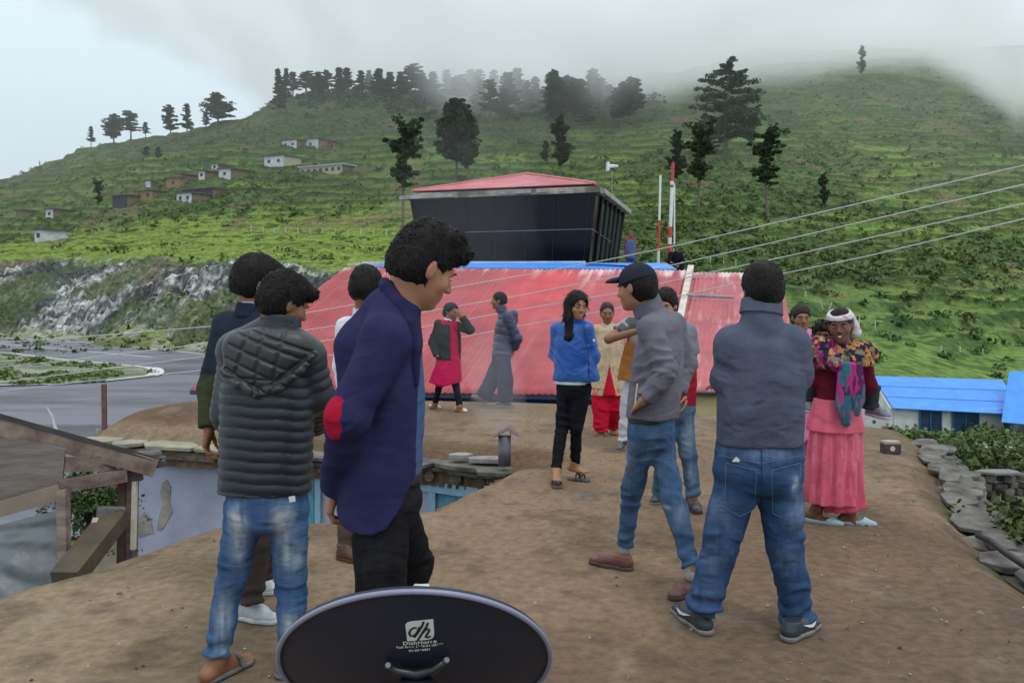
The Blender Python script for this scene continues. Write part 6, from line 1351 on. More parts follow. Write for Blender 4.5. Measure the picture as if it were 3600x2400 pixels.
# ======== woman in blue jacket ========
p = Fig('smiling long-haired woman in bright blue jacket and black trousers with hands in pockets', 7.2, (1305, 1095), .97, 'tan')
p.set(shR=(1283, 755, .06), shL=(1346, 756, -.05), elR=(1277, 818, .10), elL=(1361, 815, -.05), wrR=(1304, 848, -.06), wrL=(1350, 852, -.09), neck=(1320, 741, 0), hipR=(1300, 890, .04), hipL=(1335, 890, -.04), knR=(1291, 978, .02), knL=(1325, 978, -.02), anR=(1277, 1076, -.08), anL=(1321, 1062, .08))
p.head(1325, 702, -.03, yaw=-158, pitch=6, roll=-6, hs=.98); p.body(mouth=True, feet={'R': (1280, 1112, -.25), 'L': (1346, 1072, .0)}, torso=(.115, .10, .12, .12), arm=(.04, .034, .024), neck=.045).eyes()
L7 = lambda x, y, z: p.ho + p.hR @ (np.array([x, y, z]) * p.hs)
v = Vol(*bbox(L7(0, .095, -.065), m=.03), .003); v.add(ell(L7(0, .086, -.0645), (.016, .008, .006), p.hR), 0); fig_part('teeth', v, M_TEETH, p.root)
def lh(v, L):
    v.add(cone(L(.060, -.01, .02), L(.075, .02, -.10), .042, .036), .03); v.add(cone(L(.075, .02, -.10), L(.055, .055, -.27), .036, .034), .03); v.add(cone(L(.055, .055, -.27), L(.05, .06, -.34), .034, .008), .03)
    v.add(cone(L(0, -.06, .0), L(.02, -.07, -.28), .075, .06), .04); v.add(cone(L(-.055, -.02, .03), L(-.072, .0, -.07), .030, .018), .03)
v = Vol(*bbox(p.ho, p.j(1310, 800), m=.2), .006); v.add(ell(L7(0, -.014, .036), (.090, .112, .100), p.hR), 0); v.cut(ell(L7(0, .110, -.03), (.072, .085, .098), p.hR), .012); lh(v, L7)
hair_mesh('hair', v, p.root, p.ho, p.hR, seed=22, n=420, ln=.07, flow=(0, .15, -1), lift=.08, amp=.006)
BB = (.012, .075, .31); zipc = p.j(1345, 800, -.14)
p.top('blue_jacket', M_NYLON, BB, 873, (.175, .168, .165, .15), (.135, .135, .13, .09), slv=(.062, .060, .050), seed=71, wamp=.006, anch=[(p['elR'], .1, .006), (p['elL'], .1, .006)], extra=lambda v: (v.add(cone(p.j(1350, 868, -.05), p.j(1300, 870, .02), .10, .10), .05)))
p.collar('collar', M_NYLON, BB, h=.055, r=(.078, .084), low=.03)
MB().tube([p.j(1341, 748, -.115), p.j(1347, 790, -.150), p.j(1352, 830, -.160), p.j(1353, 868, -.155)], .004, 5).build('zip', mat('dark_zip', (.01, .02, .07), .5), p.root)
MB().beam(p.j(1363, 778, -.135), p.j(1366, 783, -.13), .004, .02).build('badge', mat('badge_white', (.6, .6, .6), .5), p.root)
v = Vol(*bbox(p.j(1317, 880), m=.25), .006); v.add(loft([p.j(1314, 881), p.j(1314, 866)], [.160, .160], [.12, .12], [p.sh] * 2, rnd=.004), 0); fig_part('shirt_hem', v, M_CLOTH, p.root, colf=const((.55, .66, .66)))
p.pants(M_DENIM, (.011, .011, .016), 872, .99, (.145, .155), (.11, .12), leg=(.083, .058, .044), seed=72, bunch=.005)
M_SAN = mat('dark_sandal', (.06, .045, .045), .6, (.11, .09, .08), 60)
def sandal(fig, q, t):
    a = fig['an' + q].copy(); a[2] = 0; tt = fig.j(*t); tt[2] = 0; u = nrm(tt - a); h_ = a - u * .07; sd = np.cross(u, (0, 0, 1)); ln = np.linalg.norm(tt - h_) + .02
    v = Vol(*bbox(h_, tt, m=.07), .006); v.add(cone(h_ + u * .03 + (0, 0, .01), h_ + u * (ln - .04) + (0, 0, .01), .032, .042), 0); v.clip((0, 0, .018), (0, 0, 1)); v.clip((0, 0, .001), (0, 0, -1)); s_ = fig_part('sandal', v, M_SAN, fig.root)
    for f in (.45, .68): k = h_ + u * ln * f; MB().tube([k - sd * .04 + (0, 0, .015), k - sd * .03 + (0, 0, .055), k + (0, 0, .068 - .02 * f), k + sd * .03 + (0, 0, .055), k + sd * .04 + (0, 0, .015)], .009, 6).build('strap', M_SAN, s_)
sandal(p, 'R', (1280, 1112, -.25)); sandal(p, 'L', (1350, 1078, .02))
# ======== woman in beige cardigan ========
p = Fig('woman in beige buttoned cardigan over red salwar standing behind the blue jacket', 9.75, (1393, 1000), .95, 'brown')
p.set(shR=(1372, 756, 0), shL=(1418, 755, 0), elR=(1366, 808, .02), elL=(1424, 808, .02), wrR=(1372, 850, -.06), wrL=(1420, 850, -.06), neck=(1395, 748, 0), hipR=(1382, 872, 0), hipL=(1407, 872, 0), knR=(1380, 935, 0), knL=(1409, 932, .05), anR=(1380, 992, -.02), anL=(1409, 980, .2))
p.head(1394.5, 718, -.02, yaw=178, pitch=8, hs=1.0); p.body(hands={'R': dict(n=(0, 1, 0), thumb=1), 'L': dict(n=(0, 1, 0), thumb=-1)}, feet={'R': (1378, 1006, -.15), 'L': (1412, 992, .05)}, neck=.046, arm=(.04, .034, .024)).eyes()
p.hair(top=.012, back=.018, front=.105, side=.006, nape=-.07, n=150, ln=.02, m=mat('oiled_hair', (.007, .005, .005), .5, (.016, .011, .010), 40), seed=31, amp=.003, extra=lambda v, L: v.add(ell(L(.03, -.11, -.03), (.04, .035, .05)), .02), flow=(0, -1, -.2), lift=.05)
BG = (.50, .39, .25); RD = (.50, .010, .035); zl = p.j(0, 888)[2]; cxx = p.j(1397, 0)[0]
def cardc(V):
    n = fbm(V[:, 0] * 45, V[:, 1] * 45, V[:, 2] * 45, 3, 2)[:, None]; c = np.array(BG) * (.8 + .4 * n)
    low_ = (V[:, 2] < zl)[:, None]; c = np.where(low_, np.where(n > .52, np.array([[.50, .16, .12]]), np.array([[.55, .40, .28]])), c)
    w = (V[:, 1] < p.hm[1]) & (np.abs(V[:, 0] - cxx) < np.clip((p.j(0, 835)[2] - V[:, 2]) * .22, 0, .07)); return np.where(w[:, None], np.array([RD]), c)
p.top('cardigan', M_KNIT, BG, 906, (.20, .17, .165, .14), (.135, .125, .12, .09), slv=(.055, .052, .045), colf=cardc, seed=81, hemoff=(0, 0, 0))
for y_ in (775, 795, 815, 833): MB().tube([p.j(1396, y_, -.135), p.j(1396, y_, -.15)], .008, 8).build('button', mat('pale_button', (.6, .55, .5), .4), p.root)
p.pants(M_CLOTH, RD, 890, .97, (.15, .16), (.12, .12), leg=(.115, .105, .085), seed=82, bunch=.01, wamp=.007, name='salwar')
# ======== man with folded bare arms ========
p = Fig('man with folded bare forearms and pale grey trousers, mostly hidden behind the capped man', 8.7, (1445, 1030), 1.0, 'brown')
p.set(shR=(1447, 742, .0), shL=(1528, 745, .03), elR=(1398, 778, -.10), elL=(1548, 795, -.12), wrR=(1455, 762, -.24), wrL=(1475, 782, -.22), neck=(1487, 728, 0), hipR=(1452, 868, 0), hipL=(1492, 868, 0), knR=(1440, 945, -.02), knL=(1494, 945, 0), anR=(1436, 1015, -.05), anL=(1496, 1015, 0))
p.head(1485, 688, -.02, yaw=150, hs=1.0); p.body(hands={'R': dict(n=(0, -.3, -1), thumb=1, curl=.3)}, arm=(.05, .045, .034))
p.hair(top=.014, back=.014, n=80, ln=.015, seed=5); SC = fbm
p.top('tshirt', M_CLOTH, (.20, .20, .24), 872, (.19, .18, .19, .17), (.13, .13, .13, .10), slv=(.070, .075, .05), short=.55, seed=91, colf=lambda V: np.where((fbm(V[:, 0] * 25, V[:, 1] * 25, V[:, 2] * 9, 4, 2) > .52)[:, None], np.array([[.30, .28, .27]]), np.array([[.10, .10, .11]])))
v = Vol(*bbox(p.j(1442, 780), p.j(1440, 872), m=.12), .008); v.add(loft([p.j(1437, 873, -.12), p.j(1440, 830, -.13), p.j(1448, 785, -.12)], [.075, .07, .05], [.05, .05, .04], [(1, 0, 0)] * 3, rnd=.02), 0); fig_part('draped_scarf', v, M_CLOTH, p.root, colf=const((.30, .13, .035)), wr=dict(base=.006, seed=4))
v = Vol(*bbox(p.j(1424, 792), p.j(1424, 826), m=.08), .007); v.add(cone(p.j(1430, 795, -.14), p.j(1424, 822, -.16), .03, .035), 0); fig_part('dark_fold', v, M_CLOTH, p.root, colf=const((.02, .022, .04)))
p.pants(M_CLOTH, (.42, .42, .46), 865, .97, (.15, .155), (.12, .12), leg=(.09, .075, .07), seed=92, bunch=.01, wamp=.006)
for x_, y_ in ((1421, 1036), (1490, 1036)): shoe(p.root, gp(x_ + 18, y_ - 16), gp(x_ - 6, y_ + 3), up=.10, cu=(.10, .09, .09), cs=(.28, .26, .24), vox=.008)
# ======== man in baseball cap ========
p = Fig('man in dark baseball cap, grey zip jacket and ripped blue jeans, hand in pocket', 4.7, (1470, 1330), 1.0, 'tan')
p.set(shR=(1545, 742, .13), shL=(1494, 752, -.15), elR=(1572, 835, .17), elL=(1529, 855, -.22), wrR=(1553, 905, .10), wrL=(1476, 920, -.20), neck=(1488, 705, 0), hipR=(1512, 990, .06), hipL=(1478, 992, -.06), knR=(1548, 1148, -.14), knL=(1452, 1122, .10), anR=(1590, 1308, -.30), anL=(1434, 1262, .18))
p.head(1462, 661, -.02, yaw=52, pitch=6, roll=0, hs=1.02); p.body(hands={'L': dict(d=(-.45, .75, -.5), n=(.6, .2, -.6), thumb=-1, curl=.3, s=.85)}).eyes()
p.hair(top=.004, back=.016, front=.06, side=.008, nape=-.075, n=200, ln=.015, seed=27, amp=.004)
L = lambda x, y, z: p.ho + p.hR @ (np.array([x, y, z]) * p.hs); CP = (.022, .026, .038)
v = Vol(*bbox(p.ho, L(0, .2, .03), m=.16), .005); v.add(ell(L(0, -.012, .040), (.090, .112, .100), p.hR), 0); v.cut(ell(L(0, -.012, .02), (.080, .100, .070), p.hR), .003); v.clip(L(0, 0, .030), p.hR @ np.array([0, -.22, -1.0]))
cp = fig_part('cap', v, M_CLOTH, p.root, colf=const(CP)); v = Vol(*bbox(L(0, .12, .04), m=.13), .004); v.add(ell(L(0, .100, .046), (.078, .085, .028), p.hR), 0); v.cut(ell(L(0, .095, .034), (.085, .10, .026), p.hR), .002); v.clip(L(0, .075, .04), p.hR @ np.array([0, -1, 0])); fig_part('brim', v, M_CLOTH, cp, colf=const(CP))
v = Vol(*bbox(L(0, -.012, .14), m=.03), .004); v.add(ell(L(0, -.012, .140), (.009, .009, .006), p.hR), 0); fig_part('cap_button', v, M_CLOTH, cp, colf=const(CP))
GJ = (.150, .142, .172)
p.top('zip_jacket', M_KNIT, GJ, 958, (.165, .165, .190, .16), (.13, .125, .125, .09), slv=(.066, .064, .050), cuff=.93, hemn=(-.04, 0, -1), seed=101, wamp=.004, anch=[(p['elL'], .12, .009), (p['elL'] * .5 + p['wrL'] * .5, .08, .007), (p['elR'], .1, .008), (p.j(1490, 900, -.15), .1, .004)])
p.collar('collar', M_KNIT, GJ, h=.055, r=(.088, .080), low=.035)
MB().tube([p.j(1464, 880, -.245), p.j(1461, 905, -.24), p.j(1459, 925, -.235)], .004, 5).build('pocket_edge', m_cream, p.root)
LJ = (.055, .105, .19); WJ = (.26, .34, .42)
p.pants(M_DENIM, LJ, 945, .93, (.14, .15), (.115, .12), leg=(.078, .055, .045), seed=102, bunch=.009, wamp=.0045, kneeamp=.009, cutL=.92, cutR=.95,
        colf=blobs(LJ, [(p.j(1500, 1070, -.16), (.04, .1, .10), WJ, .55), (p.j(1445, 1050, -.0), (.03, .1, .12), WJ, .4), (p.j(1560, 1180, -.2), (.03, .1, .06), WJ, .6), (p.j(1434, 1062, .0), (.012, .06, .02), (.6, .62, .62), .9), (p.j(1530, 1166, -.22), (.02, .06, .01), (.6, .62, .62), .8)], seed=9))
v = Vol(*bbox(p.j(1500, 960), m=.2), .006); v.add(loft([p.j(1496, 972), p.j(1496, 946)], [.148, .146], [.122, .12], [p.sh] * 2, rnd=.004), 0); v.clip(p.j(0, 968), (0, 0, -1)); fig_part('belt', v, M_LEATH, p.root, colf=const((.012, .012, .014)))
for q in 'RL':
    a, b = p['an' + q], p['kn' + q]; v = Vol(*bbox(a, a + (b - a) * .2, m=.07), .005); v.add(cone(a - (0, 0, .03), a + (b - a) * .14, .036, .036), 0); fig_part('sock', v, M_KNIT, p.root, colf=const((.34, .35, .33)))
lac = mat('dark_laces', (.05, .02, .02), .7); SB = (.15, .060, .042)
shoe(p.root, gp(1454, 1310), gp(1352, 1290), w=.05, up=.085, cu=SB, cs=(.10, .085, .08), laces=lac); shoe(p.root, gp(1612, 1352), gp(1538, 1380), w=.05, up=.085, cu=(.13, .05, .045), cs=(.07, .055, .05), laces=lac)
# ======== boy in grey tshirt ========
p = Fig('boy in grey and maroon short-sleeved top and jeans, face half hidden by the capped man', 6.1, (1560, 1170), .97, 'tan')
p.set(shR=(1515, 762, .0), shL=(1578, 762, .0), elR=(1507, 835, .05), elL=(1592, 838, .02), wrR=(1520, 890, -.1), wrL=(1578, 905, -.06), neck=(1545, 738, 0), hipR=(1535, 940, 0), hipL=(1567, 940, 0), knR=(1524, 1042, .0), knL=(1581, 1040, -.02), anR=(1515, 1132, .18), anL=(1593, 1142, -.03))
p.head(1528, 702, -.02, yaw=155, pitch=8, hs=.98); p.body(hands={'L': dict(n=(-1, 0, 0), thumb=-1)}).eyes()
p.hair(top=.024, back=.016, front=.052, side=.012, nape=-.06, n=300, ln=.015, seed=37, flow=(0, .6, .5), lift=.5)
zm = p.j(0, 850)[2]; GT, MR = (.17, .18, .21), (.27, .012, .025)
p.top('tshirt', M_CLOTH, GT, 928, (.15, .155, .165, .15), (.12, .115, .12, .09), slv=(.062, .066, .05), short=.62, colf=lambda V: np.where((V[:, 2] < zm)[:, None], np.array([MR]), np.array([GT])), seed=111, wamp=.004)
MB().beam(p.j(1568, 789, -.135), p.j(1580, 790, -.13), .004, .03).build('chest_print', mat('print_white', (.45, .45, .5), .7), p.root)
p.pants(M_DENIM, LJ, 915, .97, (.14, .15), (.11, .12), leg=(.082, .060, .052), seed=112, bunch=.008, colf=blobs((.07, .12, .19), [(p.j(1582, 1000, -.1), (.03, .06, .12), WJ, .6), (p.j(1588, 1090, -.08), (.02, .05, .08), WJ, .5)], seed=3))
shoe(p.root, gp(1583, 1158), gp(1606, 1184), up=.09, cu=(.03, .025, .03), cs=(.06, .03, .03)); shoe(p.root, gp(1528, 1148), gp(1497, 1160), up=.09, cu=(.04, .035, .045), cs=(.25, .22, .22))
# ======== big man seen from behind ========
p = Fig('broad man from behind in slate grey sweater and loose blue jeans, arms folded', 3.88, (1745, 1450), 1.06, 'brown')
p.set(shR=(1820, 788, .0), shL=(1680, 788, .0), elR=(1828, 862, .0), elL=(1669, 868, .0), wrR=(1760, 880, .27), wrL=(1690, 893, .25), neck=(1748, 728, .0), hipR=(1786, 1085, 0), hipL=(1700, 1085, 0), knR=(1806, 1255, .02), knL=(1652, 1250, .02), anR=(1836, 1425, .06), anL=(1612, 1405, .02))
p.head(1750, 668, .03, yaw=2, pitch=4, hs=1.04); p.body(neck=.066)
v = Vol(*bbox(p.j(1640, 884, .2), m=.2), .005); hand(v, p.j(1684, 876, .24), (-1, -.35, -.05), (0, 0, -1), 1, s=.85, curl=.2); fig_part('hand', v, M_SKIN, p.root, colf=const(SK['brown']))
p.hair(top=.020, back=.018, front=.05, side=.014, nape=-.070, n=1500, ln=.014, seed=47, amp=.002, flow=(0, -.2, -1), lift=.15)
SG = (.078, .085, .122)
def bigex(v): v.add(cone(p['shR'], p['shL'], .068, .068), .03); v.add(cone(p.j(1748, 745, .0), p.j(1749, 710, .01), .092, .088, flat1=0), .02); v.add(cone(p.j(1748, 712, .005), p.j(1750, 690, .015), .086, .082, flat1=0), .004); v.add(cone(p.j(1712, 805, .02), p.j(1786, 805, .02), .115, .115), .06)
p.top('sweater', M_KNIT, SG, 1018, (.178, .180, .183, .150), (.125, .135, .14, .11), slv=(.070, .066, .055), cuff=.9, extra=bigex, seed=121, wamp=.0015, slk=.014, yoke=0, anch=[(p.j(1745, 970, -.13), .13, .008), (p.j(1690, 930, -.1), .10, .006), (p.j(1810, 930, -.1), .10, .006), (p.j(1835, 850, -.05), .08, .006), (p.j(1665, 850, -.05), .08, .006)], post=None)
v = Vol(*bbox(p.j(1750, 705), m=.14), .005); v.add(cone(p.j(1748, 722, .005), p.j(1750, 688, .015), .098, .092, flat0=0, flat1=0), 0); v.cut(cone(p.j(1748, 740, .005), p.j(1750, 670, .015), .083, .078), .003); fig_part('collar', v, M_KNIT, p.root, colf=const((.088, .096, .136)))
v = Vol(*bbox(p.j(1745, 1005), m=.26), .006); v.add(loft([p.j(1745, 1027, -.002), p.j(1745, 988, -.002)], [.185, .183], [.135, .137], [p.sh] * 2, rnd=.006, power=2.3), 0); v.clip(p.j(0, 1018), (0, 0, -1)); fig_part('waistband', v, mat('ribbed_knit', (.085, .092, .13), .9, (.12, .128, .17), 120, stretch=(1, 1, .04)), p.root)
FB = (.034, .068, .145); FW = (.15, .22, .33)
p.pants(M_DENIM, FB, 1005, 1.0, (.178, .195), (.125, .14), leg=(.101, .074, .071), seed=122, bunch=.014, wamp=.006, kneeamp=.010,
        colf=blobs(FB, [(p.j(1745, 1130, -.14), (.16, .1, .10), (.020, .050, .11), .75), (p.j(1640, 1180, -.1), (.05, .1, .07), FW, .8), (p.j(1830, 1115, -.12), (.022, .06, .035), (.30, .38, .45), .9), (p.j(1840, 1180, -.1), (.05, .1, .08), FW, .7), (p.j(1745, 1040, -.14), (.18, .1, .03), FW, .5), (p.j(1640, 1290, -.1), (.06, .1, .05), FW, .45), (p.j(1815, 1300, -.1), (.06, .1, .06), FW, .45), (p.j(1625, 1370, -.1), (.06, .1, .05), FW, .35)], seed=12))
stt = mat('denim_stitching', (.10, .15, .22), .8)
seat = [o for o in p.root.children if o.name.startswith('trousers')][0]
def on_back(o, px, py, off=.004):     # first surface met going away from the eye
    e = np.array([0, 0, H]); d = nrm(at(px, py, 1.0) - e); hit, loc, n_, _ = o.ray_cast(Vector(e), Vector(d)); return (np.array(loc) - d * off) if hit else None
def stitch(o, pts, r=.0016, name='stitching', m=None, n=14):
    Q = []
    for a, b in zip(pts[:-1], pts[1:]):
        for t in np.linspace(0, 1, n): q = on_back(o, a[0] + (b[0] - a[0]) * t, a[1] + (b[1] - a[1]) * t, r * .8); Q += [q] if q is not None else []
    if len(Q) > 2: MB().tube(Q, r, 4).build(name, m or stt, o)
bpy.context.view_layer.update()
for pk_ in ([(1668, 1062), (1664, 1165), (1700, 1185), (1732, 1168), (1738, 1080), (1668, 1062)], [(1772, 1080), (1775, 1178), (1810, 1192), (1838, 1168), (1838, 1062), (1772, 1080)]): stitch(seat, pk_, name='pocket_stitching')
stitch(seat, [(1652, 1045), (1748, 1064), (1842, 1045)]); stitch(seat, [(1749, 1020), (1750, 1120), (1748, 1185)], .0026, 'seam', mat('seam_dark', (.015, .035, .09), .9))
q = on_back(seat, 1692, 1056, .006); MB().add([q + (-.020, 0, -.006), q + (.030, 0, -.008), q + (-.002, -.002, .016), q + (-.020, .004, -.006), q + (.030, .004, -.008), q + (-.002, .002, .016)], [(0, 1, 2), (5, 4, 3), (0, 3, 4, 1), (1, 4, 5, 2), (2, 5, 3, 0)]).build('pocket_paper', mat('paper', (.62, .62, .62), .8), seat)
M_SW = mat('white_emblem', (.75, .75, .75), .6); SN = (.028, .034, .048)
def swoosh(sh_obj, P, side, a0=.30, a1=.66, z=.045):
    pts_t = [(0, .35), (.10, -.05), (.26, -.22), (.55, -.02), (1, .55), (.52, .28), (.30, .18), (.16, .28)]
    vs = []
    for off in (.0, .003):
        for x_, y_ in pts_t: vs.append(P(a0 + (a1 - a0) * (1 - x_), side * (.0395 + .0045 * math.sin(math.pi * min(1, .3 + x_ * .6)) + off), z + y_ * .034))
    n = len(pts_t); MB().add(vs, [tuple(range(n)), tuple(range(n, 2 * n))[::-1]] + [(i, (i + 1) % n, n + (i + 1) % n, n + i) for i in range(n)]).build('emblem', M_SW, sh_obj)
so, Pf = shoe(p.root, gp(1632, 1462), gp(1546, 1398), up=.085, cu=SN, cs=(.22, .21, .19), vox=.0045); swoosh(so, Pf, -1)
so, Pf = shoe(p.root, gp(1802, 1474), gp(1878, 1434), up=.085, cu=SN, cs=(.22, .21, .19), vox=.0045); swoosh(so, Pf, 1)
# ======== laughing woman with headscarf ========
p = Fig('laughing woman in white headband, patterned shawl and long pink skirt carrying a child', 5.83, (1925, 1200), .93, 'dark')
p.set(shR=(1890, 808, -.02), shL=(1978, 812, .08), elR=(1878, 868, .06), elL=(1994, 880, .12), wrR=(1895, 925, .18), wrL=(1965, 925, .24), neck=(1935, 792, .03), hipR=(1898, 985, 0), hipL=(1945, 985, .05), knR=(1888, 1080, 0), knL=(1948, 1085, .03), anR=(1876, 1168, .02), anL=(1950, 1178, -.02))
p.head(1931, 748, -.02, yaw=152, pitch=3, roll=4, hs=1.0); p.body(mouth=True, feet={'R': (1905, 1185, -.02), 'L': (1995, 1196, -.06)}, torso=(.15, .135, .15, .15), arm=(.042, .036, .026)).eyes()
Lw = lambda x, y, z: p.ho + p.hR @ (np.array([x, y, z]) * p.hs); v = Vol(*bbox(Lw(0, .095, -.065), m=.03), .003); v.add(ell(Lw(0, .087, -.0645), (.019, .008, .007), p.hR), 0); fig_part('teeth', v, M_TEETH, p.root)
p.hair(top=.012, back=.012, front=.055, side=.008, nape=-.07, n=150, ln=.03, seed=57, amp=.003, flow=(0, -1, 0), lift=.05)
M_SCF = mat('floral_white_cloth', (.52, .52, .50), .85, (.50, .18, .30), 28, bump=.3, contrast=(.55, .64))
v = Vol(*bbox(p.ho, m=.24), .006); v.add(ell(Lw(0, -.010, .045), (.093, .114, .090), p.hR), 0); v.clip(Lw(0, 0, .052), p.hR @ np.array([0, -.15, -1])); v.clip(Lw(0, 0, .100), p.hR @ np.array([0, .35, 1])); v.add(cone(Lw(-.06, -.10, .03), Lw(-.07, -.13, -.06), .035, .045), .02); v.add(cone(Lw(-.04, -.13, .0), Lw(-.03, -.15, -.08), .03, .035), .02)
fig_part('headband', v, M_SCF, p.root, wr=dict(base=.004, seed=5))
MRN = (.105, .010, .022)
p.top('maroon_sweater', M_KNIT, MRN, 953, (.165, .160, .165, .15), (.13, .125, .125, .10), slv=(.064, .062, .050), seed=131, wamp=.0035)
PK = (.58, .105, .165)
def pleat(a, n, ph=0): return lambda th, u: a * np.sin(th * n + ph + 2 * np.sin(th)) * np.clip(1.1 - u / .75, .15, 1)
v = Vol(*bbox(p.hm, p.j(1920, 1175), m=.30), .007); v.add(loft([p.j(1912, 1152, .02), p.j(1916, 1060, .02), p.j(1920, 985, .02), p.j(1920, 930, .02)], [.185, .185, .175, .15], [.15, .145, .14, .12], [p.sh] * 4, disp=pleat(.021, 10), rnd=.004), 0)
zb0 = p.j(0, 1110)[2]; fig_part('skirt', v, M_CLOTH, p.root, colf=lambda V: np.where((fbm(V[:, 0] * 60, V[:, 1] * 60, V[:, 2] * 12, 7, 2) > .60)[:, None], np.array([[.60, .16, .22]]), np.array([PK])), wr=dict(base=.003, seed=6, fz=4, fx=9))
v = Vol(*bbox(p.hm, p.j(1950, 1180), m=.28), .008); v.add(loft([p.j(1938, 1168, .02), p.j(1930, 1110, .02), p.j(1925, 1050, .02)], [.14, .15, .15], [.12, .12, .12], [p.sh] * 3, disp=pleat(.01, 7, 2), rnd=.004), 0); fig_part('underskirt', v, M_CLOTH, p.root, colf=const((.50, .075, .13)), wr=dict(base=.003, seed=9, fz=4, fx=9))
v = Vol(*bbox(p.hm, p.j(1920, 985), m=.30), .007); v.add(loft([p.j(1920, 988, .02), p.j(1921, 950, .02), p.j(1922, 915, .02)], [.205, .180, .155], [.16, .148, .12], [p.sh] * 3, disp=pleat(.008, 8, 1), rnd=.004), 0); fig_part('tunic', v, M_CLOTH, p.root, colf=const((.60, .115, .175)), wr=dict(base=.003, seed=16))
def shawlc(V):
    a, b, c_ = (fbm(V[:, 0] * 27, V[:, 1] * 27, V[:, 2] * 27, s_, 3) for s_ in (3, 13, 23)); c = np.tile(np.array([[.018, .018, .035]]), (len(V), 1))
    c = np.where((a > .53)[:, None], np.array([[.42, .13, .03]]), c); c = np.where((b > .60)[:, None], np.array([[.16, .15, .09]]), c); c = np.where(((c_ > .56) & (V[:, 0] < p.j(1925, 0)[0]))[:, None], np.array([[.22, .015, .11]]), c); return np.where((np.abs(a - .60) < .012)[:, None], np.array([[.5, .35, .2]]), c)
v = Vol(*bbox(p.sm, m=.36), .006); v.add(loft([p.j(1936, 842, .03), p.j(1936, 815, .03), p.j(1934, 793, .03)], [.225, .205, .10], [.175, .16, .09], [p.ss] * 3, disp=lambda th, u: .010 * np.sin(th * 6 + u * 20), rnd=.02), 0); v.add(cone(p.j(1885, 800, .0), p.j(1984, 812, .1), .088, .092), .04); v.add(cone(p.j(1878, 812, -.02), p.j(1920, 838, -.15), .052, .045), .03)
fig_part('patterned_shawl', v, M_CLOTH, p.root, colf=shawlc, wr=dict(base=.006, seed=7))
def tailc(V):
    a, b = (fbm(V[:, 0] * 26, V[:, 1] * 26, V[:, 2] * 13, s_, 3) for s_ in (31, 41)); lo_ = V[:, 2] < p.j(0, 900)[2]
    c = np.where((a > .5)[:, None], np.array([[.38, .035, .18]]), np.array([[.10, .02, .08]])); c = np.where((b > .53)[:, None], np.array([[.03, .14, .17]]), c); return np.where((lo_ & (a < .55))[:, None], np.array([[.035, .11, .15]]), c)
for pts_, w in ((((1945, 832), (1940, 880), (1938, 930), (1944, 975)), (.060, .058, .055, .02)), (((1962, 834), (1968, 880), (1972, 925), (1966, 955)), (.050, .055, .045, .015)), (((1953, 834), (1956, 880), (1962, 920), (1958, 940)), (.04, .05, .05, .03))):
    v = Vol(*bbox(p.j(*pts_[0]), p.j(*pts_[-1]), m=.28), .006); v.add(loft([p.j(a, b, -.165) for a, b in pts_[::-1]], list(w[::-1]), [.014, .020, .022, .024], [(1, .1, 0)] * 4, disp=lambda th, u: .004 * np.sin(th * 4), rnd=.006), 0); fig_part('shawl_end', v, M_CLOTH, p.root, colf=tailc, wr=dict(base=.006, seed=int(w[0] * 999), fz=4, fx=14))
M_SH = mat('pale_teal_plastic', (.30, .42, .44), .35)
for q, t in (('R', (1905, 1187, -.02)), ('L', (1999, 1199, -.06))):
    a = p['an' + q].copy(); a[2] = 0; tt = p.j(*t); tt[2] = 0; u = nrm(tt - a); v = Vol(*bbox(a, tt, m=.08), .006); v.add(cone(a - u * .045 + (0, 0, .022), a + u * .09 + (0, 0, .02), .034, .036), 0); v.add(cone(a + u * .09 + (0, 0, .02), a + u * .16 + (0, 0, .014), .037, .020), .02); v.clip((0, 0, .001), (0, 0, -1)); v.cut(cone(a - u * .03 + (0, 0, .06), a + u * .06 + (0, 0, .06), .036, .034), .004); fig_part('slip_on_shoe', v, M_SH, p.root)
# ======== child on her back ========
b = Fig('small child peeking over the right shoulder of the laughing woman, carried on her back', 6.13, (1925, 960), .55, 'dark', vox=.007)
b.set(shR=(1912, 815, -.0), shL=(1955, 815, .05), elR=(1890, 832, -.08), elL=(1975, 835, 0), wrR=(1878, 838, -.16), wrL=(1984, 845, -.12), neck=(1900, 800, -.02), hipR=(1900, 895, 0), hipL=(1960, 895, .05), knR=(1872, 885, -.17), knL=(2000, 885, -.12), anR=(1856, 920, -.14), anL=(2000, 935, -.10))
b.head(1889, 771, -.06, yaw=160, pitch=0, roll=-8, hs=.80); b.body(torso=(.17, .17, .17, .17), arm=(.05, .045, .04), legr=(.09, .07, .055), neck=.07).eyes()
b.hair(top=.022, back=.02, front=.055, side=.014, nape=-.05, n=200, ln=.03, seed=67, flow=(0, .2, .3), lift=.7)
b.top('dark_coat', M_CLOTH, (.022, .020, .035), 915, (.26, .25, .24, .22), (.17, .17, .16, .14), slv=(.075, .07, .06), seed=141); b.pants(M_CLOTH, (.03, .04, .045), 880, 1.0, (.25, .25), (.17, .17), leg=(.12, .11, .09), seed=142)
for q, dx in (('R', -.015), ('L', .08)): a = b['an' + q]; shoe(b.root, a + (-.01, .03, -.055), a + (dx, -.10, -.075), up=.07, cu=(.14, .14, .17), cs=(.45, .43, .47), vox=.006)
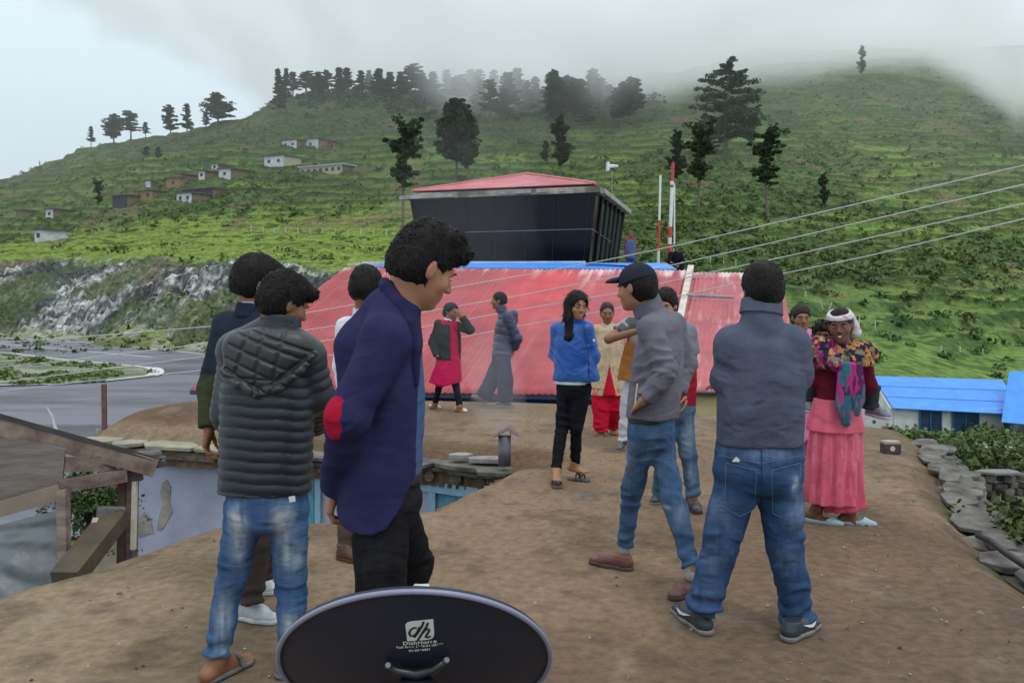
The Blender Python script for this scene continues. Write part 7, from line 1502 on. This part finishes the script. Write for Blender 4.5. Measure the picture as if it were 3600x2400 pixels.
# ======== girl in pink behind ========
p = Fig('girl in pink dress whose face shows just above the broad man and his shoulder', 7.2, (1848, 1105), .88, 'brown')
p.set(shR=(1815, 772, 0), shL=(1858, 772, .0), elR=(1808, 830, 0), elL=(1864, 832, 0), wrR=(1812, 880, -.05), wrL=(1864, 882, -.05), neck=(1838, 758, 0), hipR=(1828, 880, 0), hipL=(1850, 880, 0), knR=(1828, 985, 0), knL=(1852, 985, 0), anR=(1828, 1088, 0), anL=(1854, 1090, 0))
p.head(1840, 730, -.02, yaw=175, pitch=2, hs=.94); p.body(hands={'L': dict(n=(-1, 0, 0), thumb=-1)}, feet={'R': (1826, 1100, -.1), 'L': (1856, 1104, -.1)}, torso=(.13, .115, .13, .13)).eyes()
p.hair(top=.012, back=.02, front=.055, side=.012, nape=-.08, n=150, ln=.03, seed=77, m=mat('brown_black_hair', (.008, .006, .005), .6, (.018, .012, .010), 40), flow=(0, -1, 0), lift=.05)
p.top('pink_dress', M_CLOTH, (.52, .20, .36), 1010, (.24, .18, .165, .14), (.17, .13, .12, .09), slv=(.055, .055, .048), seed=151, colf=lambda V: np.where((fbm(V[:, 0] * 22, V[:, 1] * 22, V[:, 2] * 22, 5, 2) > .60)[:, None], np.array([[.10, .05, .16]]), np.array([[.52, .20, .36]])))
p.pants(M_CLOTH, (.50, .18, .32), 900, .96, leg=(.09, .075, .06), seed=152, name='leggings')
# ======== two onlookers on the far roof ========
p = Fig('onlooker in blue vest and magenta sleeves standing on the far roof by the masts', 32, (1448, 637), 1.0, 'brown', vox=.011)
p.set(shR=(1440, 552, 0), shL=(1456, 553, 0), elR=(1434, 571, .05), elL=(1460, 571, .25), wrR=(1436, 584, -.1), wrL=(1459, 586, .15), neck=(1448, 547, 0), hipR=(1444, 590, 0), hipL=(1453, 590, 0), knR=(1444, 613, 0), knL=(1453, 613, 0), anR=(1444, 635, 0), anL=(1453, 635, 0))
p.head(1449, 537, 0, yaw=170, hs=1.15); p.body(hands={'R': dict(n=(1, 0, 0)), 'L': dict(n=(-1, 0, 0), thumb=-1)}, feet={'R': (1444, 638, -.2), 'L': (1453, 638, -.2)}, skinf=lambda V, c: c * 1.0).eyes(); p.hair(top=.012, back=.014, n=40, ln=.02, seed=3, m=mat('grey_brown_hair', (.10, .07, .06), .7))
p.top('blouse', M_CLOTH, (.30, .015, .08), 588, (.15, .15, .15, .13), (.11, .11, .11, .09), slv=(.050, .045, .04), seed=161); p.top('vest', M_CLOTH, (.075, .13, .27), 593, (.20, .19, .19, .16), (.15, .15, .15, .13), arms='', yoke=.06, seed=162); p.pants(M_CLOTH, (.05, .06, .30), 585, .98, leg=(.10, .09, .085), seed=163)
p = Fig('dark-haired onlooker in black crouching at the right end of the far roof', 29, (1553, 618), 1.0, 'brown', vox=.011)
p.set(shR=(1540, 582, 0), shL=(1564, 583, 0), elR=(1536, 600, -.1), elL=(1570, 602, -.1), wrR=(1550, 608, -.35), wrL=(1560, 609, -.35), neck=(1553, 577, 0), hipR=(1546, 613, .1), hipL=(1560, 613, .1), knR=(1542, 603, -.35), knL=(1566, 603, -.35), anR=(1545, 632, -.3), anL=(1563, 632, -.3))
p.head(1553, 568, -.02, yaw=165, pitch=15, hs=1.0); p.body(hands={'R': dict(n=(0, 0, -1)), 'L': dict(n=(0, 0, -1), thumb=-1)}, feet={'R': (1545, 636, -.5), 'L': (1563, 636, -.5)}).eyes(); p.hair(top=.018, back=.016, n=40, ln=.02, seed=3)
p.top('black_top', M_CLOTH, (.012, .012, .018), 617, (.18, .18, .20, .18), (.13, .13, .13, .10), slv=(.072, .068, .058), seed=171); p.pants(M_CLOTH, (.015, .015, .02), 606, .98, leg=(.10, .09, .08), seed=172)
# ---------------- satellite dish in the foreground ----------------
dc = at(955, 1520, 2.04); dish = empty('satellite_dish', (dc[0], dc[1] + .1, 0), 'dark navy satellite dish seen from behind with white printed logo and small receiver head', 'satellite dish')
# dish frame: back normal points to the camera and down
elv = math.radians(41); wid = .318; hgt = .318
bn = np.array([.04, -math.cos(elv), -math.sin(elv)]); bn /= np.linalg.norm(bn); rx = nrm(np.cross(np.array([0, 0, 1]), -bn)); rx = nrm(-rx) if rx[0] < 0 else rx; uy = np.cross(rx, -bn); uy = uy if uy[2] > 0 else -uy
roll = math.radians(3); rx, uy = rx * math.cos(roll) + uy * math.sin(roll), uy * math.cos(roll) - rx * math.sin(roll)
DP = lambda x, y, z: dc + rx * x + uy * y + bn * z         # z: towards the back
nr_, na_ = 26, 96; vs = []
def dz(r): return .062 * (1 - r * r)
for i in range(nr_ + 1):
    r = i / nr_
    for j_ in range(na_): a = 2 * math.pi * j_ / na_; vs.append(DP(wid * r * math.cos(a), hgt * r * math.sin(a), dz(r)))
n1 = len(vs)
for rr, zz in ((1.012, -.002), (1.020, .004), (1.020, .012), (1.010, .0165), (.997, .013)):
    for j_ in range(na_): a = 2 * math.pi * j_ / na_; vs.append(DP(wid * rr * math.cos(a), hgt * rr * math.sin(a), zz - .010))
for i in range(nr_, -1, -1):
    r = i / nr_
    for j_ in range(na_): a = 2 * math.pi * j_ / na_; vs.append(DP(wid * r * math.cos(a), hgt * r * math.sin(a), dz(r) - .004))
rows = len(vs) // na_
# order: inner back surface out to the rim, over the lip, then the front surface
order = list(range(nr_ + 1)) + [nr_ + 1 + k for k in (4, 3, 2, 1, 0)] + list(range(nr_ + 6, rows))
fs = [(order[i] * na_ + j_, order[i] * na_ + (j_ + 1) % na_, order[i + 1] * na_ + (j_ + 1) % na_, order[i + 1] * na_ + j_) for i in range(len(order) - 1) for j_ in range(na_)]
m_dish = mat('dark_dish_paint', (.010, .014, .030), .45, (.013, .017, .033), 3, spec=.4, bump=.05, bscale=60); m_rim = mat('lit_rim_tint', (.20, .21, .30), .35, spec=.6)  # light catching the rim lip is put into its pale lavender colour
refl = mesh_obj('reflector', vs, fs, m_dish, dish, smooth=True)
mb = MB(); ring = [DP(wid * 1.017 * math.cos(a), hgt * 1.017 * math.sin(a), .003) for a in np.linspace(0, 2 * math.pi, 97)[:-1]]; mb.tube(ring + [ring[0], ring[1]], .0062, 8, caps=False).build('rim', m_rim, dish, smooth=True)
def plane_pt(px, py, lift=.0015):      # point on the dish back seen at that spot
    e_ = np.array([0, 0, H]); d = nrm(at(px, py, 1.0) - e_)
    t = np.dot(dc + bn * .05 - e_, bn) / np.dot(d, bn)
    for _ in range(8):
        q = e_ + d * t - dc; x_, y_ = q @ rx, q @ uy; r2 = (x_ / wid) ** 2 + (y_ / hgt) ** 2; zt_ = .062 * (1 - r2) + lift; t += (zt_ - q @ bn) / np.dot(d, bn)
    q = e_ + d * t - dc; return q @ rx, q @ uy
x_c, y_c = plane_pt(965, 1447); x_l, _ = plane_pt(933, 1447); x_r, _ = plane_pt(998, 1447); _, y_t = plane_pt(965, 1423); _, y_b = plane_pt(965, 1469)
def sheet_on(shape, name, m, lift=.0012, par=None):
    """flat outline (list of (x, y)) laid on the curved back"""
    n = len(shape); P = [DP(x, y, dz(math.hypot(x / wid, y / hgt)) + lift) for x, y in shape]; c = np.mean(P, 0); mb = MB()
    cx0, cy0 = np.mean([s_[0] for s_ in shape]), np.mean([s_[1] for s_ in shape]); c = DP(cx0, cy0, dz(math.hypot(cx0 / wid, cy0 / hgt)) + lift)
    mb.add(P + [c], [(i, (i + 1) % n, n) for i in range(n)]); return mb.build(name, m, par or dish)
m_logo = mat('printed_white', (.62, .62, .60), .6)
hw, hh = (x_r - x_l) / 2, (y_t - y_b) / 2; U = lambda x, y: (x_c + x * hw, y_c + y * hh)
sheet_on([U(-1, -1), U(-.25, -1), U(.45, -1), U(.78, -.92), U(.92, -.72), U(.98, -.35), U(.98, .3), U(1, 1), U(.3, 1), U(-.5, .98), U(-.82, .9), U(-1, .7), U(-1, 0)], 'logo_panel', m_logo)
m_ink = mat('logo_ink', (.017, .020, .034), .5)
def stroke(pts, w, name='logo_letter', lift=.0024):
    P = [np.array(U(*q)) for q in pts]; L_, R_ = [], []
    for i, q in enumerate(P):
        t = P[min(i + 1, len(P) - 1)] - P[max(i - 1, 0)]; t /= np.linalg.norm(t); n = np.array([-t[1], t[0]]) * w * hw; L_.append(q + n); R_.append(q - n)
    v = [DP(x, y, dz(math.hypot(x / wid, y / hgt)) + lift) for x, y in L_ + R_]; k = len(P); MB().add(v, [(i, i + 1, k + i + 1, k + i) for i in range(k - 1)]).build(name, m_ink, dish)
stroke([(-.22, .30), (-.40, .38), (-.66, .18), (-.80, -.16), (-.72, -.42), (-.52, -.46), (-.28, -.22), (-.12, .12), (.02, .42)], .085)      # d bowl
stroke([(-.48, -.62), (-.30, -.35), (-.04, .10), (.16, .45), (.32, .9)], .085); stroke([(-.28, -1.0), (.02, -.45), (.28, .05), (.50, .42), (.62, .75)], .085)
stroke([(.16, -.22), (.34, .02), (.55, .16), (.66, .05), (.60, -.15), (.42, -.48), (.34, -.66), (.46, -.74), (.72, -.62)], .085)                   # h arch
def text_on(body, x, y, size, name):
    cu = bpy.data.curves.new(name, 'FONT'); cu.body = body; cu.size = size; cu.align_x = 'CENTER'; cu.align_y = 'CENTER'; cu.offset = .0004; cu.space_character = 1.12
    o = bpy.data.objects.new(name, cu); COL.objects.link(o); bpy.context.view_layer.update(); me = bpy.data.meshes.new_from_object(o.evaluated_get(bpy.context.evaluated_depsgraph_get())); bpy.data.objects.remove(o)
    P = [DP(x + q.co.x, y + q.co.y, dz(math.hypot((x + q.co.x) / wid, (y + q.co.y) / hgt)) + .002) for q in me.vertices]; fs = [tuple(pp.vertices) for pp in me.polygons]
    mesh_obj(name, P, fs, m_logo, dish)
for txt, py_, hpx, nm in (('DishHome', 1474, .0125, 'lettering'), ('Toll Free: 1660-01-22666', 1482.5, .0072, 'lettering'), ('01-5260001', 1491, .0072, 'lettering')):
    a_, b_ = plane_pt(964, py_); text_on(txt, a_, b_, hpx * 1.25, nm)
# bracket, bolts, pole, LNB
m_br = mat('black_bracket', (.010, .011, .016), .35, spec=.5); m_bolt = mat('steel_bolt', (.20, .21, .22), .45, metallic=.6)
def dpt(px, py, lift): x_, y_ = plane_pt(px, py, lift); return DP(x_, y_, dz(math.hypot(x_ / wid, y_ / hgt)) + lift)
MB().tube([dpt(893, 1527, .012), dpt(912, 1540, .018), dpt(955, 1548, .022), dpt(995, 1538, .018), dpt(1024, 1516, .012)], [.007, .011, .0135, .011, .007], 8).build('bracket', m_br, dish, smooth=True)
for b_ in ((891, 1526), (1026, 1514)): MB().tube([dpt(*b_, .004), dpt(*b_, .018)], .007, 6).tube([dpt(*b_, .018), dpt(*b_, .026)], .004, 8).build('bolt', m_bolt, dish)
pc = dpt(955, 1563, .03); MB().beam(pc + (0, 0, .005), pc + (0, -.01, -.12), .075, .05, up=(0, 1, 0)).build('clamp', m_br, dish, bevel=.006)
MB().tube([(pc[0], pc[1] + .05, 0), (pc[0], pc[1] + .05, .42), (pc[0], pc[1], pc[2] - .02)], .024, 14).build('mast', mat('galvanised', (.22, .23, .25), .45, metallic=.6), dish, smooth=True)
for a in (.4, 2.5, 4.6): MB().beam((pc[0], pc[1] + .05, .30), (pc[0] + .28 * math.cos(a), pc[1] + .05 + .28 * math.sin(a), .02), .02, .006).build('leg', m_br, dish)
ln0 = DP(0, -hgt * .96, .0); lnt = at(969, 1356, 2.42); MB().tube([ln0, ln0 * .5 + lnt * .5 + (0, 0, -.06), lnt + (0, 0, -.02)], .011, 8).build('arm', m_br, dish, smooth=True)
m_lnb = mat('lnb_white', (.62, .62, .60), .45); MB().tube([lnt + (-.022, .02, -.02), lnt + (-.014, .0, .008), lnt + (.012, .0, .008), lnt + (.022, .02, -.02)], [.010, .014, .014, .010], 10).build('receiver_head', m_lnb, dish, smooth=True); MB().tube([lnt + (0, -.0, .0), lnt + (0, .0, -.09)], .02, 12).build('receiver_neck', m_lnb, dish, smooth=True)
# smoke from the stovepipe: closed puffs, one inside the other
def puff(name, pts, dens, seed):
    v = Vol(*bbox(*[at(*p_[:3]) for p_ in pts], m=1.4), .10)
    for a_, b_ in zip(pts[:-1], pts[1:]): v.add(cone(at(*a_[:3]), at(*b_[:3]), a_[3], b_[3]), .1)
    V, Fc = v.mesh(); V = V.astype(float); N_ = vnormals(V, Fc); V = V + N_ * ((fbm(V[:, 0] * 1.6, V[:, 1] * 1.6, V[:, 2] * 1.2, seed) - .5) * .5)[:, None]
    m = bpy.data.materials.new(name); m.use_nodes = True; nt = m.node_tree; nt.nodes.clear(); o_ = N(nt, 'ShaderNodeOutputMaterial'); pv_ = N(nt, 'ShaderNodeVolumePrincipled'); pv_.inputs['Density'].default_value = dens; pv_.inputs['Color'].default_value = (.92, .95, 1, 1); link(nt, pv_.outputs[0], o_.inputs['Volume'])
    tag(mesh_obj(name, V, Fc, m, smooth=True), kind='stuff')
puff('smoke', [(1163, 992, 8.4, .10), (1150, 950, 8.6, .20), (1125, 880, 9.0, .42), (1095, 760, 9.4, .62), (1070, 600, 9.8, .85), (1060, 470, 10.2, .9)], .016, 3)
puff('smoke', [(1162, 994, 8.4, .06), (1152, 960, 8.55, .14), (1135, 915, 8.7, .22), (1110, 830, 9.0, .30)], .18, 5)
puff('smoke', [(1166, 1004, 8.3, .12), (1185, 1022, 8.3, .10)], .8, 6)
print('script seconds', round(time.time() - T0, 1))
